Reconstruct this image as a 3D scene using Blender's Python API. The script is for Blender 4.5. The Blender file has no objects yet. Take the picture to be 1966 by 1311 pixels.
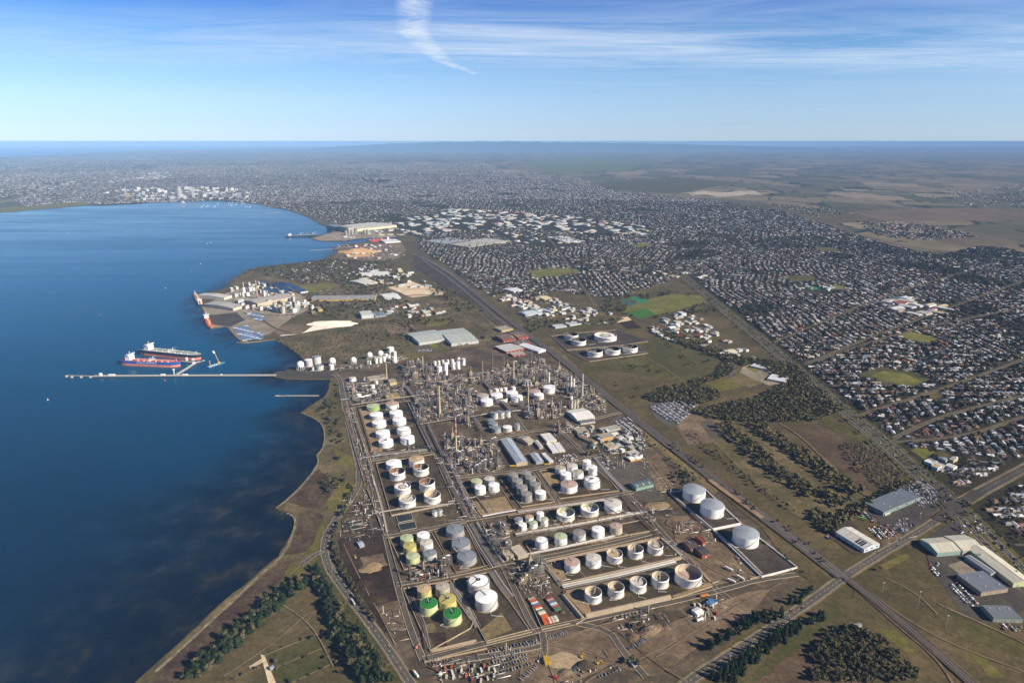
import bpy, bmesh, math, random
import numpy as np
from mathutils import Vector, Matrix
from mathutils.geometry import tessellate_polygon
R = math.radians
S = bpy.context.scene
COL = S.collection
rnd = random.Random(7)
nr = np.random.default_rng(7)

# ---------------------------------------------------------------- camera
CAM_H, F_PX, CX, CY, HZ = 750.0, 1270.0, 983.0, 655.5, 271.5
PITCH = math.atan((CY - HZ) / F_PX)
cd = bpy.data.cameras.new("camera"); cam = bpy.data.objects.new("camera", cd); COL.objects.link(cam)
cam.location = (0, 0, CAM_H); cam.rotation_euler = (R(90) - PITCH, 0, 0)
cd.sensor_width = 36; cd.lens = F_PX * 36 / 1966; cd.clip_start = 1; cd.clip_end = 400000
S.camera = cam
# ---------------------------------------------------------------- sun, sky, exposure
SUN_EL, SUN_AZ = R(30), math.atan2(0.9, -0.436)          # azimuth clockwise from +Y
sd = Vector((math.sin(SUN_AZ) * math.cos(SUN_EL), math.cos(SUN_AZ) * math.cos(SUN_EL), math.sin(SUN_EL)))
ld = bpy.data.lights.new("sun", 'SUN'); sun = bpy.data.objects.new("sun", ld); COL.objects.link(sun)
ld.energy = 5.0; ld.angle = R(0.5); ld.color = (1.0, 0.9, 0.74)
sun.rotation_euler = sd.to_track_quat('Z', 'Y').to_euler()
S.view_settings.view_transform = 'Standard'; S.view_settings.look = 'None'
S.view_settings.exposure = 0.72; S.view_settings.gamma = 1.0
S.cycles.use_denoising = True; S.cycles.denoiser = 'OPENIMAGEDENOISE'; S.cycles.denoising_prefilter = 'ACCURATE'
S.cycles.max_bounces = 4; S.cycles.diffuse_bounces = 2; S.cycles.glossy_bounces = 2
S.cycles.transmission_bounces = 2; S.cycles.transparent_max_bounces = 6; S.cycles.volume_bounces = 0
S.cycles.sample_clamp_indirect = 2.0

class NT:                                                  # small helper for node trees
    def __init__(s, tree): s.t = tree; s.n = tree.nodes; s.l = tree.links
    def add(s, kind, ins=None, **props):
        n = s.n.new(kind)
        for k, v in props.items(): setattr(n, k, v)
        for k, v in (ins or {}).items():
            if isinstance(v, bpy.types.NodeSocket): s.l.new(v, n.inputs[k])
            else: n.inputs[k].default_value = v
        return n
    def math(s, op, a, b=0.0, c=0.0, clamp=False):
        n = s.n.new('ShaderNodeMath'); n.operation = op; n.use_clamp = clamp
        for i, v in enumerate((a, b, c)):
            if isinstance(v, bpy.types.NodeSocket): s.l.new(v, n.inputs[i])
            else: n.inputs[i].default_value = v
        return n.outputs[0]
    def mix(s, f, a, b, mode='MIX'):
        n = s.n.new('ShaderNodeMix'); n.data_type = 'RGBA'; n.blend_type = mode
        for i, v in ((0, f), (6, a), (7, b)):
            if isinstance(v, bpy.types.NodeSocket): s.l.new(v, n.inputs[i])
            else: n.inputs[i].default_value = v if i == 0 else (*v[:3], 1)
        return n.outputs[2]
    def ramp(s, f, stops, interp='LINEAR'):
        n = s.n.new('ShaderNodeValToRGB'); s.l.new(f, n.inputs[0]); cr = n.color_ramp; cr.interpolation = interp
        while len(cr.elements) < len(stops): cr.elements.new(0.5)
        for e, (p, c) in zip(cr.elements, stops):
            e.position = p; e.color = (*c[:3], 1) if hasattr(c, '__len__') else (c, c, c, 1)
        return n.outputs[0]
    def noise(s, vec, scale, detail=4.0, rough=0.55, out=0, dist=0.0):
        n = s.add('ShaderNodeTexNoise', {'Scale': scale, 'Detail': detail, 'Roughness': rough, 'Distortion': dist})
        if vec is not None: s.l.new(vec, n.inputs['Vector'])
        return n.outputs[out]

w = bpy.data.worlds.new("World"); S.world = w; w.use_nodes = True
nt = NT(w.node_tree); nt.n.clear()
sky = nt.add('ShaderNodeTexSky', sky_type='NISHITA', sun_disc=False, sun_elevation=SUN_EL, sun_rotation=SUN_AZ,
             altitude=750, air_density=1.0, dust_density=0.3, ozone_density=3.0)
tc = nt.add('ShaderNodeTexCoord'); sx = nt.add('ShaderNodeSeparateXYZ', {0: tc.outputs['Generated']})
up = nt.add('ShaderNodeCombineXYZ', {0: sx.outputs['X'], 1: sx.outputs['Y'], 2: nt.math('MAXIMUM', sx.outputs['Z'], 0.004)}).outputs[0]   # the air below the horizon keeps the horizon's colour
if 'Vector' in sky.inputs: nt.l.new(up, sky.inputs['Vector'])
el = nt.math('MAXIMUM', sx.outputs['Z'], 0.003)
# clear polarised air: the sky deepens quickly with elevation
tint = nt.ramp(nt.math('MULTIPLY', el, 4.0), [(0.0, (.57, .74, 1.22)), (0.09, (.55, .69, 1.06)), (0.229, (.62, .72, .97)), (0.366, (.57, .71, .93)),
                                              (0.55, (.43, .62, .87)), (0.68, (.26, .48, .85)), (1.0, (.08, .20, .48))])
base = nt.mix(1.0, sky.outputs[0], tint, 'MULTIPLY')
# cirrus on a sheet 9 km up: intersect the view direction with that sheet
cxv = nt.math('DIVIDE', sx.outputs['X'], el); cyv = nt.math('DIVIDE', sx.outputs['Y'], el)
pv = nt.add('ShaderNodeCombineXYZ', {0: cxv, 1: cyv, 2: 0.0}).outputs[0]
mp = nt.add('ShaderNodeMapping', {'Vector': pv, 'Rotation': (0, 0, R(9)), 'Scale': (0.34, 1.0, 1)}).outputs[0]
n1 = nt.noise(mp, 0.75, 9, 0.68, dist=1.6)
n2 = nt.noise(pv, 0.16, 3, 0.55, dist=0.8)
bandc = nt.math('ADD', nt.math('ADD', cyv, nt.math('MULTIPLY', cxv, -0.05)), nt.math('MULTIPLY', n2, 3.0))
band = nt.ramp(nt.math('MULTIPLY', bandc, 0.05), [(0.22, 0.1), (0.36, 0.35), (0.43, 1.0), (0.52, 0.95), (0.60, 0.25), (0.8, 0.12), (1.0, 0.0)])
rightf = nt.ramp(nt.math('ADD', nt.math('MULTIPLY', cxv, 0.05), 0.5), [(0.2, 0.35), (0.4, 0.65), (0.5, 0.9), (0.85, 0.85)])
cir = nt.math('MULTIPLY', nt.ramp(nt.math('ADD', n1, nt.math('MULTIPLY', n2, 0.4)), [(0.52, 0.0), (0.86, 1.0)]), band)
cir = nt.math('MULTIPLY', cir, rightf)
low = nt.math('MULTIPLY', nt.ramp(n1, [(0.45, 0.0), (0.8, 0.4)]), nt.ramp(nt.math('MULTIPLY', cyv, 0.01), [(0.1, 0.0), (0.2, 0.5), (0.4, 0.6), (1.0, 0.2)]))
cir = nt.math('MAXIMUM', cir, low)
# an old contrail: a broad soft ribbon across the cirrus sheet (distance to two straight legs)
def leg(ax, ay, bx, by, w0, w1):
    dx, dy = bx - ax, by - ay; L2 = dx * dx + dy * dy
    px = nt.math('SUBTRACT', cxv, ax); py = nt.math('SUBTRACT', cyv, ay)
    t = nt.math('DIVIDE', nt.math('ADD', nt.math('MULTIPLY', px, dx), nt.math('MULTIPLY', py, dy)), L2, clamp=True)
    qx = nt.math('SUBTRACT', px, nt.math('MULTIPLY', t, dx)); qy = nt.math('SUBTRACT', py, nt.math('MULTIPLY', t, dy))
    d = nt.math('SQRT', nt.math('ADD', nt.math('MULTIPLY', qx, qx), nt.math('MULTIPLY', qy, qy)))
    wd = nt.math('ADD', nt.math('MULTIPLY', t, w1 - w0), w0)
    return nt.math('SUBTRACT', 1.0, nt.math('DIVIDE', d, wd), clamp=True)
def skyp(px, py):
    u, v = (px - CX) / F_PX, (CY - py) / F_PX
    x, y, z = u, math.cos(PITCH) + v * math.sin(PITCH), -math.sin(PITCH) + v * math.cos(PITCH)
    return x / z, y / z
P = [skyp(*p) for p in ((797, -30), (792, 62), (850, 118), (912, 142))]
wv = nt.noise(pv, 2.2, 8, 0.72, dist=1.0)
tr = leg(*P[0], *P[1], 0.15, 0.17)
tr = nt.math('MAXIMUM', tr, leg(*P[1], *P[2], 0.17, 0.14)); tr = nt.math('MAXIMUM', tr, leg(*P[2], *P[3], 0.14, 0.07))
tr = nt.math('MULTIPLY', nt.ramp(tr, [(0.0, 0), (0.45, 0.7), (1, 1)]), nt.ramp(wv, [(0.34, 0.05), (0.62, 1.0)]))
cloud = nt.math('MINIMUM', nt.math('ADD', nt.math('MULTIPLY', cir, 0.75), nt.math('MULTIPLY', tr, 0.62)), 0.9)
skyc = nt.mix(cloud, base, (4.9, 5.6, 6.6))
bg = nt.add('ShaderNodeBackground', {0: skyc, 1: 0.092})
nt.l.new(bg.outputs[0], nt.add('ShaderNodeOutputWorld').inputs[0])

# ---------------------------------------------------------------- pixel of the photograph -> ground point
_c, _s = math.cos(PITCH), math.sin(PITCH)
def G(px, py, z=0.0):
    u, v = (px - CX) / F_PX, (CY - py) / F_PX
    dz = -_s + v * _c
    t = (z - CAM_H) / min(dz, -1e-4)
    return Vector((u * t, (_c + v * _s) * t, z))
def GN(p, z=0.0):                                          # numpy version, p (n,2)
    p = np.asarray(p, float); u = (p[:, 0] - CX) / F_PX; v = (CY - p[:, 1]) / F_PX
    t = (z - CAM_H) / np.minimum(-_s + v * _c, -1e-4)
    return np.stack([u * t, (_c + v * _s) * t], 1)
def PXN(q, z=0.0):                                         # world -> pixel
    q = np.asarray(q, float); y, zz = q[:, 1], z - CAM_H
    d = y * _c - zz * _s; up = y * _s + zz * _c
    return np.stack([CX + F_PX * q[:, 0] / d, CY - F_PX * up / d], 1)
def pxm(px, py):                                           # metres across one photo pixel at the ground there
    q = G(px, py); return (q.y * _c + CAM_H * _s) / F_PX
def inside(q, poly):                                       # q (n,2), poly (m,2): boolean
    q = np.asarray(q); poly = np.asarray(poly, float); r = np.zeros(len(q), bool); n = len(poly)
    for i in range(n):
        x1, y1 = poly[i]; x2, y2 = poly[(i + 1) % n]
        c = (y1 > q[:, 1]) != (y2 > q[:, 1])
        with np.errstate(divide='ignore', invalid='ignore'):
            r ^= c & (q[:, 0] < (x2 - x1) * (q[:, 1] - y1) / (y2 - y1 + 1e-12) + x1)
    return r

# ---------------------------------------------------------------- materials
MATS = {}
def principled(name, color_fn, rough=0.8, metal=0.0, bump=None, spec=0.3):
    if name in MATS: return MATS[name]
    m = bpy.data.materials.new(name); m.use_nodes = True; t = NT(m.node_tree); t.n.clear()
    o = t.add('ShaderNodeOutputMaterial'); b = t.add('ShaderNodeBsdfPrincipled', {'Roughness': rough, 'Metallic': metal, 'Specular IOR Level': spec})
    t.l.new(b.outputs[0], o.inputs[0])
    c = color_fn(t)
    if isinstance(c, bpy.types.NodeSocket): t.l.new(c, b.inputs['Base Color'])
    else: b.inputs['Base Color'].default_value = (*c[:3], 1)
    if bump:
        h = bump(t); bn = t.add('ShaderNodeBump', {'Strength': 0.6, 'Distance': 1.0, 'Height': h}); t.l.new(bn.outputs[0], b.inputs['Normal'])
    MATS[name] = m; return m
def pos(t): return t.add('ShaderNodeNewGeometry').outputs['Position']
def objco(t): return t.add('ShaderNodeTexCoord').outputs['Object']
def mul(c, k): return tuple(min(1, x * k) for x in c)
def lin(r, g, b):                                          # sRGB 0-255 -> linear
    f = lambda v: (v / 255 / 12.92) if v / 255 <= 0.04045 else ((v / 255 + 0.055) / 1.055) ** 2.4
    return (f(r), f(g), f(b))
def gmat(name, cols, s=1.0, fine=0.35, rough=0.95, stripes=None):
    """ground: three colours blended by noise at three scales (metres)"""
    def fn(t):
        p = pos(t)
        a = t.noise(p, 0.006 / s, 5, 0.6); b = t.noise(p, 0.035 / s, 5, 0.65, dist=0.5); f = t.noise(p, 0.28 / s, 3, 0.7)
        mixv = t.math('ADD', t.math('MULTIPLY', a, 0.55), t.math('MULTIPLY', b, 0.45))
        c = t.ramp(mixv, [(0.37, cols[0]), (0.5, cols[1]), (0.63, cols[2])])
        k = t.ramp(f, [(0.25, 1 - fine), (0.75, 1 + fine * 0.8 if fine < 0.3 else 1.0)])
        k = t.mix(1.0, k, t.ramp(t.noise(p, 0.11 / s, 4, 0.75), [(.32, .68), (.5, 1.0), (.68, 1.28)]), 'MULTIPLY')
        if stripes:
            mp = t.add('ShaderNodeMapping', {'Vector': p, 'Rotation': (0, 0, stripes[0]), 'Scale': (1, 0.02, 1)}).outputs[0]
            sn = t.noise(mp, stripes[1], 3, 0.6); c = t.mix(stripes[2], c, t.ramp(sn, [(0.35, mul(cols[0], 0.7)), (0.65, mul(cols[2], 1.25))]))
        return t.mix(1.0, t.mix(1.0, c, (1.5, 1.38, 1.2), 'MULTIPLY'), k, 'MULTIPLY')
    return principled(name, fn, rough, spec=0.1)
def paint(name, c, rough=0.6, dirt=0.25, metal=0.0, scale=0.15, streak=True, spec=0.3):
    """weathered paint or sheet: base colour with blotches and downward streaks"""
    def fn(t):
        o = objco(t)
        mp = t.add('ShaderNodeMapping', {'Vector': o, 'Scale': (1, 1, 0.15 if streak else 1)}).outputs[0]
        a = t.noise(mp, scale, 5, 0.65); b = t.noise(o, scale * 6, 3, 0.6)
        v = t.math('ADD', t.math('MULTIPLY', a, 0.7), t.math('MULTIPLY', b, 0.3))
        return t.mix(1.0, c, t.ramp(v, [(0.3, (1 - dirt, 1 - dirt * 1.05, 1 - dirt * 1.15)), (0.62, 1.0)]), 'MULTIPLY')
    return principled(name, fn, rough, metal, spec=spec)
def vcol(name, rough=0.8, var=0.2, scale=0.3, spec=0.2):
    """bulk objects: colour per face from the mesh, broken up by noise"""
    def fn(t):
        a = t.add('ShaderNodeAttribute', attribute_name='tone').outputs['Color']
        return t.mix(1.0, a, t.ramp(t.noise(pos(t), scale, 3, 0.6), [(0.3, 1 - var), (0.7, 1.0)]), 'MULTIPLY')
    return principled(name, fn, rough, spec=spec)

# ---------------------------------------------------------------- meshes and objects
def props(o, label=None, cat=None, group=None, kind=None):
    if label: o['label'] = label
    if cat: o['category'] = cat
    if group: o['group'] = group
    if kind: o['kind'] = kind
    return o
def empty(name, loc, rz=0.0, label=None, cat=None, group=None):
    o = bpy.data.objects.new(name, None); COL.objects.link(o); o.location = loc; o.rotation_euler = (0, 0, rz)
    o.empty_display_size = 1
    return props(o, label, cat, group)
class MB:
    def __init__(s): s.v = []; s.f = []; s.m = []; s.c = []
    def add(s, vs, fs, mi=0, col=None):
        b = len(s.v); s.v.extend(vs)
        for f in fs: s.f.append([b + i for i in f]); s.m.append(mi); s.c.append(col)
        return s
    def box(s, x0, y0, z0, x1, y1, z1, mi=0, col=None, bottom=False):
        vs = [(x0, y0, z0), (x1, y0, z0), (x1, y1, z0), (x0, y1, z0), (x0, y0, z1), (x1, y0, z1), (x1, y1, z1), (x0, y1, z1)]
        fs = [(4, 5, 6, 7), (0, 1, 5, 4), (1, 2, 6, 5), (2, 3, 7, 6), (3, 0, 4, 7)] + ([(3, 2, 1, 0)] if bottom else [])
        return s.add(vs, fs, mi, col)
    def rbox(s, c, d, ang, z0, z1, mi=0, col=None):        # rotated box: centre (x,y), size (lx,ly)
        ca, sa = math.cos(ang), math.sin(ang); hx, hy = d[0] / 2, d[1] / 2
        q = [(c[0] + x * ca - y * sa, c[1] + x * sa + y * ca) for x, y in ((-hx, -hy), (hx, -hy), (hx, hy), (-hx, hy))]
        return s.add([(x, y, z0) for x, y in q] + [(x, y, z1) for x, y in q],
                     [(4, 5, 6, 7), (0, 1, 5, 4), (1, 2, 6, 5), (2, 3, 7, 6), (3, 0, 4, 7), (3, 2, 1, 0)], mi, col)
    def beam(s, a, b, wd, ht=None, mi=0, col=None):        # box along a segment (any direction)
        a, b = Vector(a), Vector(b); d = b - a
        if d.length < 1e-6: return s
        d.normalize(); up = Vector((0, 0, 1)) if abs(d.z) < 0.95 else Vector((1, 0, 0))
        x = d.cross(up).normalized(); y = x.cross(d).normalized(); ht = ht or wd
        o = [x * (sx * wd / 2) + y * (sy * ht / 2) for sx, sy in ((-1, -1), (1, -1), (1, 1), (-1, 1))]
        return s.add([tuple(a + q) for q in o] + [tuple(b + q) for q in o],
                     [(0, 1, 5, 4), (1, 2, 6, 5), (2, 3, 7, 6), (3, 0, 4, 7), (3, 2, 1, 0), (4, 5, 6, 7)], mi, col)
    def cyl(s, x, y, z0, z1, r0, r1=None, n=16, mi=0, col=None, cap=True, base=False):
        r1 = r0 if r1 is None else r1
        vs = [(x + r0 * math.cos(2 * math.pi * i / n), y + r0 * math.sin(2 * math.pi * i / n), z0) for i in range(n)]
        vs += [(x + r1 * math.cos(2 * math.pi * i / n), y + r1 * math.sin(2 * math.pi * i / n), z1) for i in range(n)]
        fs = [(i, (i + 1) % n, n + (i + 1) % n, n + i) for i in range(n)]
        if cap: fs.append(tuple(range(n, 2 * n)))
        if base: fs.append(tuple(range(n - 1, -1, -1)))
        return s.add(vs, fs, mi, col)
    def lathe(s, prof, n=32, mi=0, col=None, x=0, y=0, close=False):   # prof: [(r,z)...]
        k = len(prof); vs = []
        for r, z in prof: vs += [(x + r * math.cos(2 * math.pi * i / n), y + r * math.sin(2 * math.pi * i / n), z) for i in range(n)]
        fs = [(j * n + i, j * n + (i + 1) % n, (j + 1) * n + (i + 1) % n, (j + 1) * n + i) for j in range(k - 1) for i in range(n)]
        if close: fs.append(tuple((k - 1) * n + i for i in range(n)))
        return s.add(vs, fs, mi, col)
    def tube(s, pts, r, n=6, mi=0, col=None):
        pts = [Vector(p) for p in pts]; vs = []
        for i, p in enumerate(pts):
            d = (pts[min(i + 1, len(pts) - 1)] - pts[max(i - 1, 0)]).normalized()
            up = Vector((0, 0, 1)) if abs(d.z) < 0.9 else Vector((1, 0, 0))
            x = d.cross(up).normalized(); y = x.cross(d)
            vs += [tuple(p + (x * math.cos(2 * math.pi * k / n) + y * math.sin(2 * math.pi * k / n)) * r) for k in range(n)]
        fs = [(i * n + k, i * n + (k + 1) % n, (i + 1) * n + (k + 1) % n, (i + 1) * n + k) for i in range(len(pts) - 1) for k in range(n)]
        fs += [tuple(range(n - 1, -1, -1)), tuple(range((len(pts) - 1) * n, len(pts) * n))]
        return s.add(vs, fs, mi, col)
    def prism(s, poly, z0, z1, mi=0, col=None, top_mi=None):
        n = len(poly); a = sum(poly[i][0] * poly[(i + 1) % n][1] - poly[(i + 1) % n][0] * poly[i][1] for i in range(n))
        if a < 0: poly = poly[::-1]
        vs = [(x, y, z0) for x, y in poly] + [(x, y, z1) for x, y in poly]
        s.add(vs, [(i, (i + 1) % n, n + (i + 1) % n, n + i) for i in range(n)], mi, col)
        tri = tessellate_polygon([[Vector((x, y, 0)) for x, y in poly]])
        return s.add([(x, y, z1) for x, y in poly], [orient(t, poly) for t in tri], mi if top_mi is None else top_mi, col)
    def mesh(s, name, mats, smooth=False):
        me = bpy.data.meshes.new(name); me.from_pydata([tuple(v) for v in s.v], [], s.f)
        for m in (mats if isinstance(mats, (list, tuple)) else [mats]): me.materials.append(m)
        if any(s.m): me.polygons.foreach_set('material_index', s.m)
        if any(c is not None for c in s.c):
            at = me.attributes.new('tone', 'FLOAT_COLOR', 'FACE')
            at.data.foreach_set('color', np.array([(*(c or (0.5, 0.5, 0.5))[:3], 1.0) for c in s.c], np.float32).ravel())
        if smooth: me.polygons.foreach_set('use_smooth', [True] * len(s.f))
        me.update(); return me
    def build(s, name, mats, parent=None, smooth=False, **kw):
        o = bpy.data.objects.new(name, s.mesh(name, mats, smooth)); COL.objects.link(o)
        if parent: o.parent = parent
        return props(o, **kw) if kw else o
def orient(t, poly):
    (ax, ay), (bx, by), (cx, cy) = (poly[i] for i in t)
    return tuple(t) if (bx - ax) * (cy - ay) - (by - ay) * (cx - ax) > 0 else (t[0], t[2], t[1])
def place(me, name, loc=(0, 0, 0), rz=0.0, parent=None, scale=None, **kw):
    o = bpy.data.objects.new(name, me); COL.objects.link(o); o.location = loc; o.rotation_euler = (0, 0, rz)
    if scale: o.scale = (scale,) * 3 if not hasattr(scale, '__len__') else scale
    if parent: o.parent = parent
    return props(o, **kw) if kw else o
def bulk(name, V, F, tone, mat, kind='stuff', label=None, cat=None):
    """V (N,3) F (M,k) all of one size, tone (M,3) -> one object"""
    me = bpy.data.meshes.new(name); M, k = F.shape
    me.vertices.add(len(V)); me.vertices.foreach_set('co', np.ascontiguousarray(V, np.float32).ravel())
    me.loops.add(M * k); me.loops.foreach_set('vertex_index', np.ascontiguousarray(F, np.int32).ravel())
    me.polygons.add(M); me.polygons.foreach_set('loop_start', np.arange(0, M * k, k, dtype=np.int32))
    me.polygons.foreach_set('loop_total', np.full(M, k, np.int32))
    at = me.attributes.new('tone', 'FLOAT_COLOR', 'FACE')
    at.data.foreach_set('color', np.concatenate([tone, np.ones((M, 1))], 1).astype(np.float32).ravel())
    me.materials.append(mat); me.update(calc_edges=True)
    o = bpy.data.objects.new(name, me); COL.objects.link(o); props(o, label, cat, None, kind); return o
def stamp(tv, tf, xy, rz, sc, z=0.0):
    """repeat a template (tv (n,3), tf (m,k)) at points xy (N,2) with turn rz (N) and scale sc (N,3)"""
    N, n = len(xy), len(tv); p = tv[None] * sc[:, None, :]
    c, s_ = np.cos(rz)[:, None], np.sin(rz)[:, None]
    V = np.stack([p[..., 0] * c - p[..., 1] * s_ + xy[:, :1], p[..., 0] * s_ + p[..., 1] * c + xy[:, 1:2], p[..., 2] + z], -1).reshape(-1, 3)
    F = (tf[None] + (np.arange(N) * n)[:, None, None]).reshape(-1, tf.shape[1])
    return V, F
def smooth_line(pts, it=2):                                # Chaikin in pixels
    p = [tuple(q) for q in pts]
    for _ in range(it):
        o = [p[0]]
        for a, b in zip(p, p[1:]):
            o += [(a[0] * .75 + b[0] * .25, a[1] * .75 + b[1] * .25), (a[0] * .25 + b[0] * .75, a[1] * .25 + b[1] * .75)]
        p = o + [p[-1]]
    return p
def strip_pts(world, off, wd):
    """offset polyline (world xy) by off to the right, half width wd -> two rails"""
    w_ = [Vector((q[0], q[1])) for q in world]; L, Rr = [], []
    for i, p in enumerate(w_):
        d = (w_[min(i + 1, len(w_) - 1)] - w_[max(i - 1, 0)]).normalized(); nrm = Vector((d.y, -d.x))
        c = p + nrm * off; L.append(c - nrm * wd / 2); Rr.append(c + nrm * wd / 2)
    return L, Rr
def strip(mb, world, off, wd, z, mi=0, col=None):
    L, Rr = strip_pts(world, off, wd); n = len(L)
    mb.add([(p.x, p.y, z) for p in L] + [(p.x, p.y, z) for p in Rr], [(i, n + i, n + i + 1, i + 1) for i in range(n - 1)], mi, col); return mb
def curb(mb, world, off, wd, z0, z1, mi=0, col=None):      # a solid ribbon (wall, kerb, pipe rack deck)
    L, Rr = strip_pts(world, off, wd); n = len(L)
    vs = [(p.x, p.y, z1) for p in L] + [(p.x, p.y, z1) for p in Rr] + [(p.x, p.y, z0) for p in L] + [(p.x, p.y, z0) for p in Rr]
    fs = []
    for i in range(n - 1): fs += [(i, n + i, n + i + 1, i + 1), (2 * n + i, i, i + 1, 2 * n + i + 1), (n + i, 3 * n + i, 3 * n + i + 1, n + i + 1)]
    fs += [(0, 2 * n, 3 * n, n), (n - 1, 2 * n - 1, 4 * n - 1, 3 * n - 1)]
    return mb.add(vs, fs, mi, col)
def dashes(mb, world, off, wd, z, dash, gap, mi=0):
    acc, on = 0.0, True; w_ = [Vector((q[0], q[1])) for q in world]; pts = []
    for a, b in zip(w_, w_[1:]):
        L = (b - a).length; k = max(1, int(L / 1.0))
        pts += [a.lerp(b, i / k) for i in range(k)]
    i = 0; ds, gs = max(2, int(dash)), max(2, int(gap))
    while i + ds < len(pts):
        strip(mb, [pts[i], pts[i + ds]], off, wd, z, mi); i += ds + gs
    return mb
def wob(poly, amp=2.5, seed=1, it=2):                      # ragged outline for natural patches (pixels)
    r = random.Random(seed); p = list(poly)
    for k in range(it):
        o = []
        for i, a in enumerate(p):
            b = p[(i + 1) % len(p)]; L = math.hypot(b[0] - a[0], b[1] - a[1]); j = min(amp, L * 0.16) / (k + 1)
            o += [a, ((a[0] + b[0]) / 2 + r.uniform(-j, j), (a[1] + b[1]) / 2 + r.uniform(-j, j) * 0.6)]
        p = o
    return p
LAYER = {}
def sheet(name, poly, mat, z, kind='structure', natural=0, seed=1, **kw):
    if natural: poly = wob(poly, natural, seed)
    pts = [G(x, y) for x, y in poly]; pl = [(p.x, p.y) for p in pts]
    tri = tessellate_polygon([[Vector((x, y, 0)) for x, y in pl]])
    mb = MB(); mb.add([(x, y, z) for x, y in pl], [orient(t, pl) for t in tri])
    o = mb.build(name, mat); return props(o, kw.get('label'), kw.get('cat'), kw.get('group'), kind)
def pct(px, py): return f"at {px / 19.66:.1f}% across, {py / 13.11:.1f}% down"
def pctw(q, z=0.0):
    p = PXN(np.array([[q[0], q[1]]]), z)[0]; return pct(p[0], p[1])
# ================================================================ THE GROUND
COAST = [(238,1330),(300,1272),(345,1232),(382,1198),(430,1152),(468,1124),(496,1098),(522,1076),(536,1068),(536,1062),(548,1044),(560,1022),(567,1002),(562,988),(550,982),
 (530,977),(528,974),(545,962),(572,937),(598,908),(612,886),(613,879),(606,873),(618,862),(623,842),(621,818),(606,804),(588,797),(576,792),(590,783),(607,771),
 (622,762),(631,747),(634,731),(632,728),(545,727),(527,724),(527,715),(546,713),(560,708),(573,700),(583,690),(575,681),(546,663),(531,651),(527,653),(468,658),
 (456,649),(441,631),(430,627),(410,631),(400,622),(393,601),(386,588),(379,576),(395,563),(430,554),(440,545),(470,523),(500,513),(540,511),(580,507),(620,502),
 (640,490),(650,481),(648,474),(668,468),(690,467),(700,464),(758,464),(764,459),(760,455),(700,457),(662,463),(620,463),(601,460),(598,455),(628,450),(637,446),
 (634,437),(612,429),(586,415),(566,408),(545,402),(520,397),(495,392),(460,388),(420,386),(360,387),(300,389),(240,391),(190,393),(150,396),(60,403),(0,408),(-120,416)]
def mat_land():
    def fn(t):
        p = pos(t); d = t.noise(p, 0.0009, 4, 0.6, out=1)
        wp = t.add('ShaderNodeVectorMath', {0: p, 1: t.add('ShaderNodeVectorMath', {0: d, 1: (420, 420, 0)}, operation='MULTIPLY').outputs[0]}, operation='ADD').outputs[0]
        rot = t.add('ShaderNodeMapping', {'Vector': wp, 'Rotation': (0, 0, 0.5), 'Scale': (1, 0.6, 1)}).outputs[0]
        vo = t.add('ShaderNodeTexVoronoi', {'Vector': rot, 'Scale': 0.0015}, distance='CHEBYCHEV')
        ve = t.add('ShaderNodeTexVoronoi', {'Vector': rot, 'Scale': 0.0015}, distance='CHEBYCHEV', feature='F2')
        edge = t.math('SUBTRACT', ve.outputs['Distance'], vo.outputs['Distance'])
        r = t.add('ShaderNodeSeparateColor', {0: vo.outputs['Color']}).outputs[0]
        f = t.ramp(r, [(0.0, (.075, .072, .042)), (.2, (.14, .112, .07)), (.38, (.085, .08, .046)), (.55, (.13, .11, .065)), (.72, (.062, .064, .036)), (.86, (.18, .145, .095)), (1, (.09, .085, .055))], 'CONSTANT')
        f = t.mix(1.0, f, t.ramp(t.noise(p, 0.004, 5, 0.65), [(0.3, .8), (0.7, 1.5)]), 'MULTIPLY')
        wood = t.math('GREATER_THAN', t.math('ADD', t.noise(p, 0.00045, 5, 0.62), t.math('MULTIPLY', t.noise(p, 0.006, 3, 0.6), .16)), 0.735)
        f = t.mix(wood, f, (.022, .032, .018))
        hedge = t.math('MULTIPLY', t.math('LESS_THAN', edge, .05), t.math('GREATER_THAN', t.noise(p, 0.0022, 4, .7), .5))
        return t.mix(hedge, f, (.022, .03, .018))
    return principled('farmland', fn, 0.95, spec=0.05)
land_pts = [G(x, y) for x, y in wob(COAST, 2.0, 3, 1)[:-1]] + [G(-120, 416)]
land_xy = [(p.x, p.y) for p in land_pts] + [(-9000, 7600), (-110000, 9000), (-110000, 108000), (110000, 108000), (110000, -1500), (2500, -1500), (-300, -1500), (-430, 300)]
mb = MB(); tri = tessellate_polygon([[Vector((x, y, 0)) for x, y in land_xy]])
mb.add([(x, y, 0) for x, y in land_xy], [orient(t, land_xy) for t in tri])
n = len(land_xy); mb.add([(x, y, 0) for x, y in land_xy] + [(x, y, -3) for x, y in land_xy], [(i, (i + 1) % n, n + (i + 1) % n, n + i) for i in range(n)])
props(mb.build('ground', mat_land()), kind='structure')
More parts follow.
